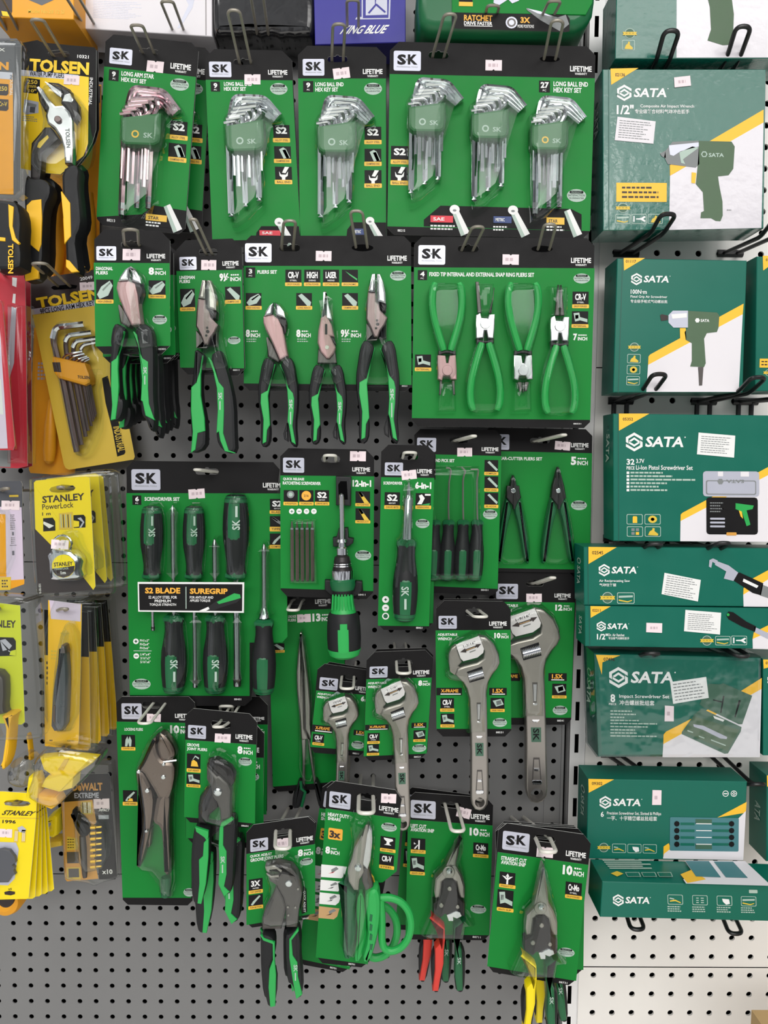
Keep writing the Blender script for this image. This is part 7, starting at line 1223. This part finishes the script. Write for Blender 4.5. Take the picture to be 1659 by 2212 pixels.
clam(T, [(300, 310), (350, 260), (1130, 205), (1210, 240), (1225, 300), (1290, 1560), (1250, 1620), (440, 1640), (380, 1600)], d, .014); hollow(T, [(600, 980), (700, 880), (830, 900), (870, 1060), (960, 1210), (960, 1460), (560, 1480), (520, 1150)], d + .002, .030, 'tape_bubble', sm=1); T.price(585, 980, 782, 1085, 3, d + .029); T.done()
behind(T, 22, -6, .034, 'second clear tape pack, its edge to the right of the front one', -1.5, group='tape packs on one hook'); behind(T, 34, -2, .068, 'rearmost clear tape pack, yellow corner showing at the right', -2.5, group='tape packs on one hook')
hook('grey hook behind the slot of the tape measure pack', 700, 400, d, 690, 380, .155, w=.004)
# ---- left partial
T = plain_card('measuring_tool_pack', 'black and lilac card at the left edge beside the tape measure pack', 'tool pack', .12, [(-200, 315), (235, 310), (252, 340), (275, 1480), (120, 1545), (-200, 1550)], 'smoke', None, (-20, 400), -1, -1)
p = T.pr; p.poly([(-200, 600), (245, 610), (272, 1480), (-200, 1550)], 'lilac', 1); p.poly([(-200, 680), (62, 690), (72, 1400), (-200, 1400)], 'tolsen_orange', 2); p.poly([(120, 1440), (278, 1430), (275, 1485), (150, 1530), (122, 1540)], 'tolsen_orange', 2); p.lines(118, 690, 178, 870, 9, 'satin_dark', 2, .45, 8); p.text('1', 138, 890, 158, 930, 'smoke', 2, .02); p.text('1', 138, 1105, 164, 1155, 'smoke', 2, .02); p.rect(112, 1040, 188, 1046, 'smoke', 2); p.lines(125, 950, 170, 1030, 4, 'satin_dark', 2, .4, 2); p.poly([(-200, 1410), (125, 1402), (120, 1550), (-200, 1556)], 'khaki', 3); p.lines(20, 1430, 100, 1530, 3, 'satin_dark', 4, .5, 9); p.rect(105, 470, 210, 492, 'khaki', 2)
T.price(20, 535, 225, 640, 1); hollow(T, [(-200, 640), (90, 650), (100, 1380), (-200, 1390)], .12, .022, sm=1); T.done(); hook('pale hook tip at the left edge, beside the tape measure pack', -10, 420, .12, 75, 395, .17, w=.003)
# ---- lower left clam
view(*v2)
T = plain_card('tool_clam_pack', 'yellow card in a cloudy clear pack at the left edge, yellow handle below', 'tool pack', .15, [(-150, -215), (150, -180), (185, 690), (160, 710), (-150, 690)], 'lime', None, (-30, -160), 1, 1)
p = T.pr; p.text('STANLEY', -130, -70, 118, -15, 'brown_black', 2, .025); p.poly([(-60, 55), (100, 60), (118, 85), (118, 195), (-60, 200)], 'ink', 2); p.poly([(0, 80), (40, 70), (90, 120), (60, 160), (110, 190), (60, 150), (20, 160)], 'silver', 3); p.poly([(80, 160), (118, 150), (118, 195), (70, 190)], 'lime', 4)
S = T.sub('folding_tool'); mb = MB(); solid(mb, [(-120, 300), (20, 330), (30, 480), (20, 600), (40, 640), (-120, 650)], .17, .152, 'satin_dark', .006, 1); T.part(mb, 'body', S)
mb = MB(); solid(mb, [(0, 640), (110, 630), (80, 680), (75, 800), (60, 960), (20, 1060), (0, 1040), (20, 900), (40, 760), (20, 690)], .172, .150, 'mustard', .005, 1); T.part(mb, 'handle', S); mb = MB(); solid(mb, [(190, 780), (215, 790), (235, 980), (212, 985)], .12, .11, 'mustard', .003, 1); T.part(mb, 'rear_strap', S)
clam(T, [(-150, -260), (220, -240), (250, -200), (320, 760), (290, 835), (-150, 840)], .15, .026); T.done()
hook('hook behind the cloudy yellow pack at the left edge', -20, -150, .13, -30, -160, .18, w=.004)
# ---- retractable knife packs
d = .14
T = plain_card('knife_pack', 'dark utility knife on a narrow yellow card in the nearest clear pack', 'knife', d, [(360, -220), (610, -190), (602, 300), (588, 840), (572, 862), (356, 832)], 'mustard', None, (450, -150), 2, 1, 'knife packs on one hook')
p = T.pr; p.poly([(368, -220), (605, -190), (600, -60), (380, -80)], 'lilac', 1); p.lines(380, 150, 450, 230, 3, 'khaki', 2, .5); p.lines(370, 820, 398, 836, 1, 'brown_black', 2); p.lines(502, 824, 570, 840, 1, 'brown_black', 2, .5, 4)
S = T.sub('utility_knife'); mb = MB(); solid(mb, [(368, 768), (376, 600), (392, 400), (430, 200), (448, 130), (470, 115), (482, 180), (494, 350), (488, 560), (478, 770)], d+.020, d+.003, 'smoke', .006, 1); T.part(mb, 'body', S)
mb = MB(); solid(mb, [(445, 180), (455, 118), (478, 125), (490, 180)], d+.022, d+.006, 'steel_dark', .002); T.part(mb, 'nose', S); mb = MB(); solid(mb, [(398, 570), (412, 570), (408, 690), (394, 690)], d+.0215, d+.018, 'steel_dark', .001); T.part(mb, 'slider', S)
hollow(T, [(470, -60), (530, 0), (560, 200), (540, 780), (360, 790), (370, 400), (410, 100)], d, .028, 'knife_bubble', sm=1); clam(T, [(300, -225), (690, -230), (720, -180), (730, 880), (690, 900), (330, 870), (300, 820)], d, .008, 'blister'); T.done()
T2 = plain_card('knife_pack', 'knife pack second on its hook, black over yellow, right of the nearest one', 'knife', .112, [(330, -150), (655, -130), (668, 300), (676, 880), (655, 905), (335, 870)], 'mustard', None, (470, -120), 2, -.5, 'knife packs on one hook')
T2.pr.poly([(330, -150), (655, -130), (664, 205), (332, 190)], 'ink', 1); T2.pr.lines(345, 230, 360, 420, 5, 'brown_black', 1); mb = MB(); solid(mb, [(430, 800), (440, 400), (520, 300), (540, 800)], .126, .113, 'smoke', .004, 1); T2.part(mb, 'utility_knife'); clam(T2, [(300, -180), (690, -170), (710, -120), (722, 900), (690, 925), (320, 890)], .112, .009, 'blister'); T2.done()
for i in range(3): behind(T2, 16 + i*15, -8 - i*8, .024 + i*.024, ('knife pack third on its hook, black over yellow', 'knife pack fourth on its hook, black over yellow', 'rearmost knife pack, its edge nearest the screwdriver card')[i], -1.6 - i*1.0, group='knife packs on one hook')
hook('hook holding the utility knife packs', 450, -140, d, 480, -155, .165, w=.005)
# ---- clear bag of yellow blades
T = Thing('blade_bag', 'clear bag of yellow plastic blade boxes, squeezed under the knife packs', 'bag', 480, 880, .15)
for i, (pts, m) in enumerate((([(290, 960), (480, 940), (720, 965), (690, 1000), (560, 1090), (420, 1120), (320, 1050)], 'stanley_yellow'), ([(205, 1110), (270, 1090), (290, 1150), (280, 1270), (185, 1255)], 'stanley_yellow'), ([(280, 1240), (420, 1255), (445, 1300), (380, 1350), (275, 1305)], 'mustard'), ([(470, 1085), (550, 1100), (540, 1190), (440, 1220), (300, 1180), (330, 1120)], 'stanley_yellow'))):
    mb = MB(); solid(mb, pts, .166 + i*.003, .150, m, .004); T.part(mb, 'blade_box')
mb = MB(); solid(mb, [(430, 1050), (480, 970), (515, 965), (470, 1050)], .1675, .165, 'khaki', .0005); T.part(mb, 'printed_patch')
hollow(T, [(350, 875), (740, 940), (735, 1000), (640, 1120), (520, 1230), (400, 1360), (270, 1330), (170, 1260), (230, 1100), (220, 1000)], .148, .034, 'bag_film', 'bag', ch=.012, sm=1, label='clear crumpled film')
T2 = Thing('clear_bag', 'crumpled empty clear bag above the fanned yellow blade cards', 'bag', 110, 960, .13); rd = random.Random(5)
hollow(T2, [(20 + 0*i, 1180) if i == 0 else (a, b) for i, (a, b) in enumerate(((-40, 1200), (20, 1060), (80, 985), (150, 955), (215, 1000), (230, 1090), (200, 1180), (150, 1220)))], .13, .035, 'bag_film', 'bag', ch=.016, sm=2)
hook('hook behind the bag of yellow blade boxes', 460, 905, .13, 440, 890, .17, w=.004)
# ---- blade cards in a fan
d = .165
def blade_pts(): return [(-150, 1212), (20, 1208), (262, 1225), (275, 1250), (268, 1420), (215, 2000), (195, 2012), (-150, 2010)]
T = plain_card('blade_card', 'yellow card with a dark hooked blade in a pale window, nearest of the fan', 'blade pack', d, blade_pts(), 'stanley_yellow', (128, 1297, 200, 44), (128, 1297), 2, 3, 'fanned yellow blade cards')
p = T.pr; p.text('STANLEY', 10, 1352, 244, 1388, 'brown_black', 2, .03, shear=.4); p.poly([(-150, 1400), (268, 1408), (268, 1414), (-150, 1406)], 'khaki', 2); p.text('1996', 18, 1422, 118, 1448, 'brown_black', 2, .03); p.poly([(-150, 1580), (120, 1590), (140, 1640), (110, 1860), (60, 1910), (-150, 1900)], 'silver', 2)
p.poly([(32, 1960), (70, 1950), (112, 1958), (112, 1975), (80, 1985), (35, 1978)], 'brown_black', 2); p.text('x5', 60, 1930, 88, 1944, 'brown_black', 2, .02)
for x in (105, 160): p.rect(x, 1495, x+32, 1590, 'khaki', 2); [p.rect(x+6+i*8, 1505, x+9+i*8, 1580, 'white', 3) for i in range(3)]
p.poly([(130, 1480), (165, 1465), (195, 1490), (185, 1520), (140, 1510)], 'silver', 2)
mb = MB(); solid(mb, [(-150, 1680), (20, 1640), (70, 1650), (110, 1700), (118, 1740), (90, 1760), (110, 1780), (100, 1800), (115, 1830), (90, 1840), (60, 1890), (-150, 1895)], d+.006, d+.001, 'smoke', .001); T.part(mb, 'blade', label='dark hooked blade'); T.price(0, 1488, 92, 1550, 3); T.done()
for i in range(4): behind(T, 6 + i*5, 2 - i*2, .010 + i*.010, ('yellow blade card right behind the front card of the fan', 'third yellow blade card of the fan', 'fourth yellow blade card of the fan', 'rearmost yellow blade card, swung furthest to the right')[i], -(2.2 + i*2.6), group='fanned yellow blade cards')
hook('grey hook through the fanned yellow blade cards', 120, 1298, d, 60, 1300, .19, w=.003)
# ---- orange rimmed thing at the bottom left
T = Thing('tape_reel', 'round orange reel with dark centre below the fanned blade cards', 'reel', 30, 2080, .10)
mb = MB(); solid(mb, circ(30, 2050, 112, 28), .118, .09, 'tolsen_orange', .010); T.part(mb, 'rim'); mb = MB(); solid(mb, circ(40, 2020, 66, 24), .1195, .10, 'brown_black', .004); T.part(mb, 'hub'); hook('hook behind the orange reel at the lower left', 40, 1990, .085, 40, 1985, .13, w=.003)
# ---- socket bit set in clear pack
d = .075
T = plain_card('bit_set_pack', 'black and orange bit set in a clear pack with a column of brass bits', 'tool set', d, [(470, 1080), (810, 1075), (822, 1100), (875, 1840), (860, 1865), (740, 1865), (735, 1780), (610, 1800), (610, 1870), (500, 1880), (485, 1860), (455, 1290)], 'ink', None, (640, 1010), -1, -2.5)
p = T.pr; p.poly([(458, 1290), (690, 1270), (720, 1440), (660, 1500), (735, 1860), (500, 1880), (485, 1860)], 'dewalt_orange', 1); p.text('DeWALT', 540, 1145, 765, 1204, 'dewalt_orange', 2, .04); p.text('EXTREME', 555, 1218, 738, 1258, 'silver', 2, .03); p.text('IMPACT', 735, 1338, 815, 1358, 'white', 2, .03, shear=.3); p.text('x10', 762, 1790, 840, 1826, 'white', 2, .03); p.rect(735, 1385, 812, 1415, 'silver', 2)
p.rect(605, 1282, 690, 1380, 'khaki', 2); [p.rect(615 + i*11, 1290, 621 + i*11, 1370, 'brown_black' if i % 3 == 0 else 'white', 3) for i in range(6)]
p.poly([(500, 1545), (580, 1560), (585, 1640), (500, 1650)], 'khaki', 2); p.rect(500, 1660, 590, 1745, 'satin_dark', 2); p.rect(500, 1775, 602, 1865, 'khaki', 2); p.rect(512, 1785, 590, 1850, 'satin_dark', 3); p.lines(504, 1560, 570, 1640, 4, 'brown_black', 3, .3)
mb = MB(); solid(mb, [(525, 1360), (550, 1360), (560, 1400), (600, 1430), (650, 1500), (655, 1550), (600, 1560), (560, 1500), (535, 1440)], d+.020, d+.003, 'grip_black', .005, 1); mb.lathe(P(615, 1540, d+.012), P(635, 1850, d+.012), [(0, U(22, d)), (.3, U(26, d)), (.9, U(20, d)), (1, U(16, d))], 'satin_dark', 12); T.part(mb, 'bit_driver')
for i in range(8): mb = MB(); mb.lathe(P(678, 1478 + i*42, d+.010), P(760, 1472 + i*42, d+.010), [(0, U(15, d)), (.45, U(15, d)), (.5, U(9, d)), (.9, U(9, d)), (1, U(5, d))], 'brass', 8); T.part(mb, 'brass_bit')
clam(T, [(450, 1060), (520, 985), (800, 975), (850, 1000), (895, 1820), (880, 1870), (760, 1900), (700, 1930), (640, 1900), (490, 1885), (460, 1840)], d, .014); hollow(T, [(520, 1340), (680, 1400), (790, 1460), (800, 1800), (560, 1860)], d, .026, 'bit_bubble', sm=1); T.price(700, 1262, 818, 1335, -2); T.done(); hook('hook behind the black and orange bit set', 640, 1010, .07, 640, 1005, .11, w=.004)
# ---- small yellow clip between
T = Thing('yellow_clip_pack', 'small yellow plastic clip between the blade cards and the bit set', 'clip', 400, 1400, .06)
mb = MB(); solid(mb, [(335, 1430), (400, 1385), (430, 1400), (425, 1540), (395, 1560), (330, 1545), (335, 1510), (375, 1490), (372, 1450), (330, 1460)], .08, .05, 'stanley_yellow', .004); T.part(mb, 'clip'); mb = MB(); solid(mb, [(350, 1590), (455, 1580), (462, 1620), (360, 1640)], .075, .05, 'khaki', .003); T.part(mb, 'rail')
hook('hook behind the small yellow clip', 400, 1400, .05, 400, 1395, .07, w=.003)
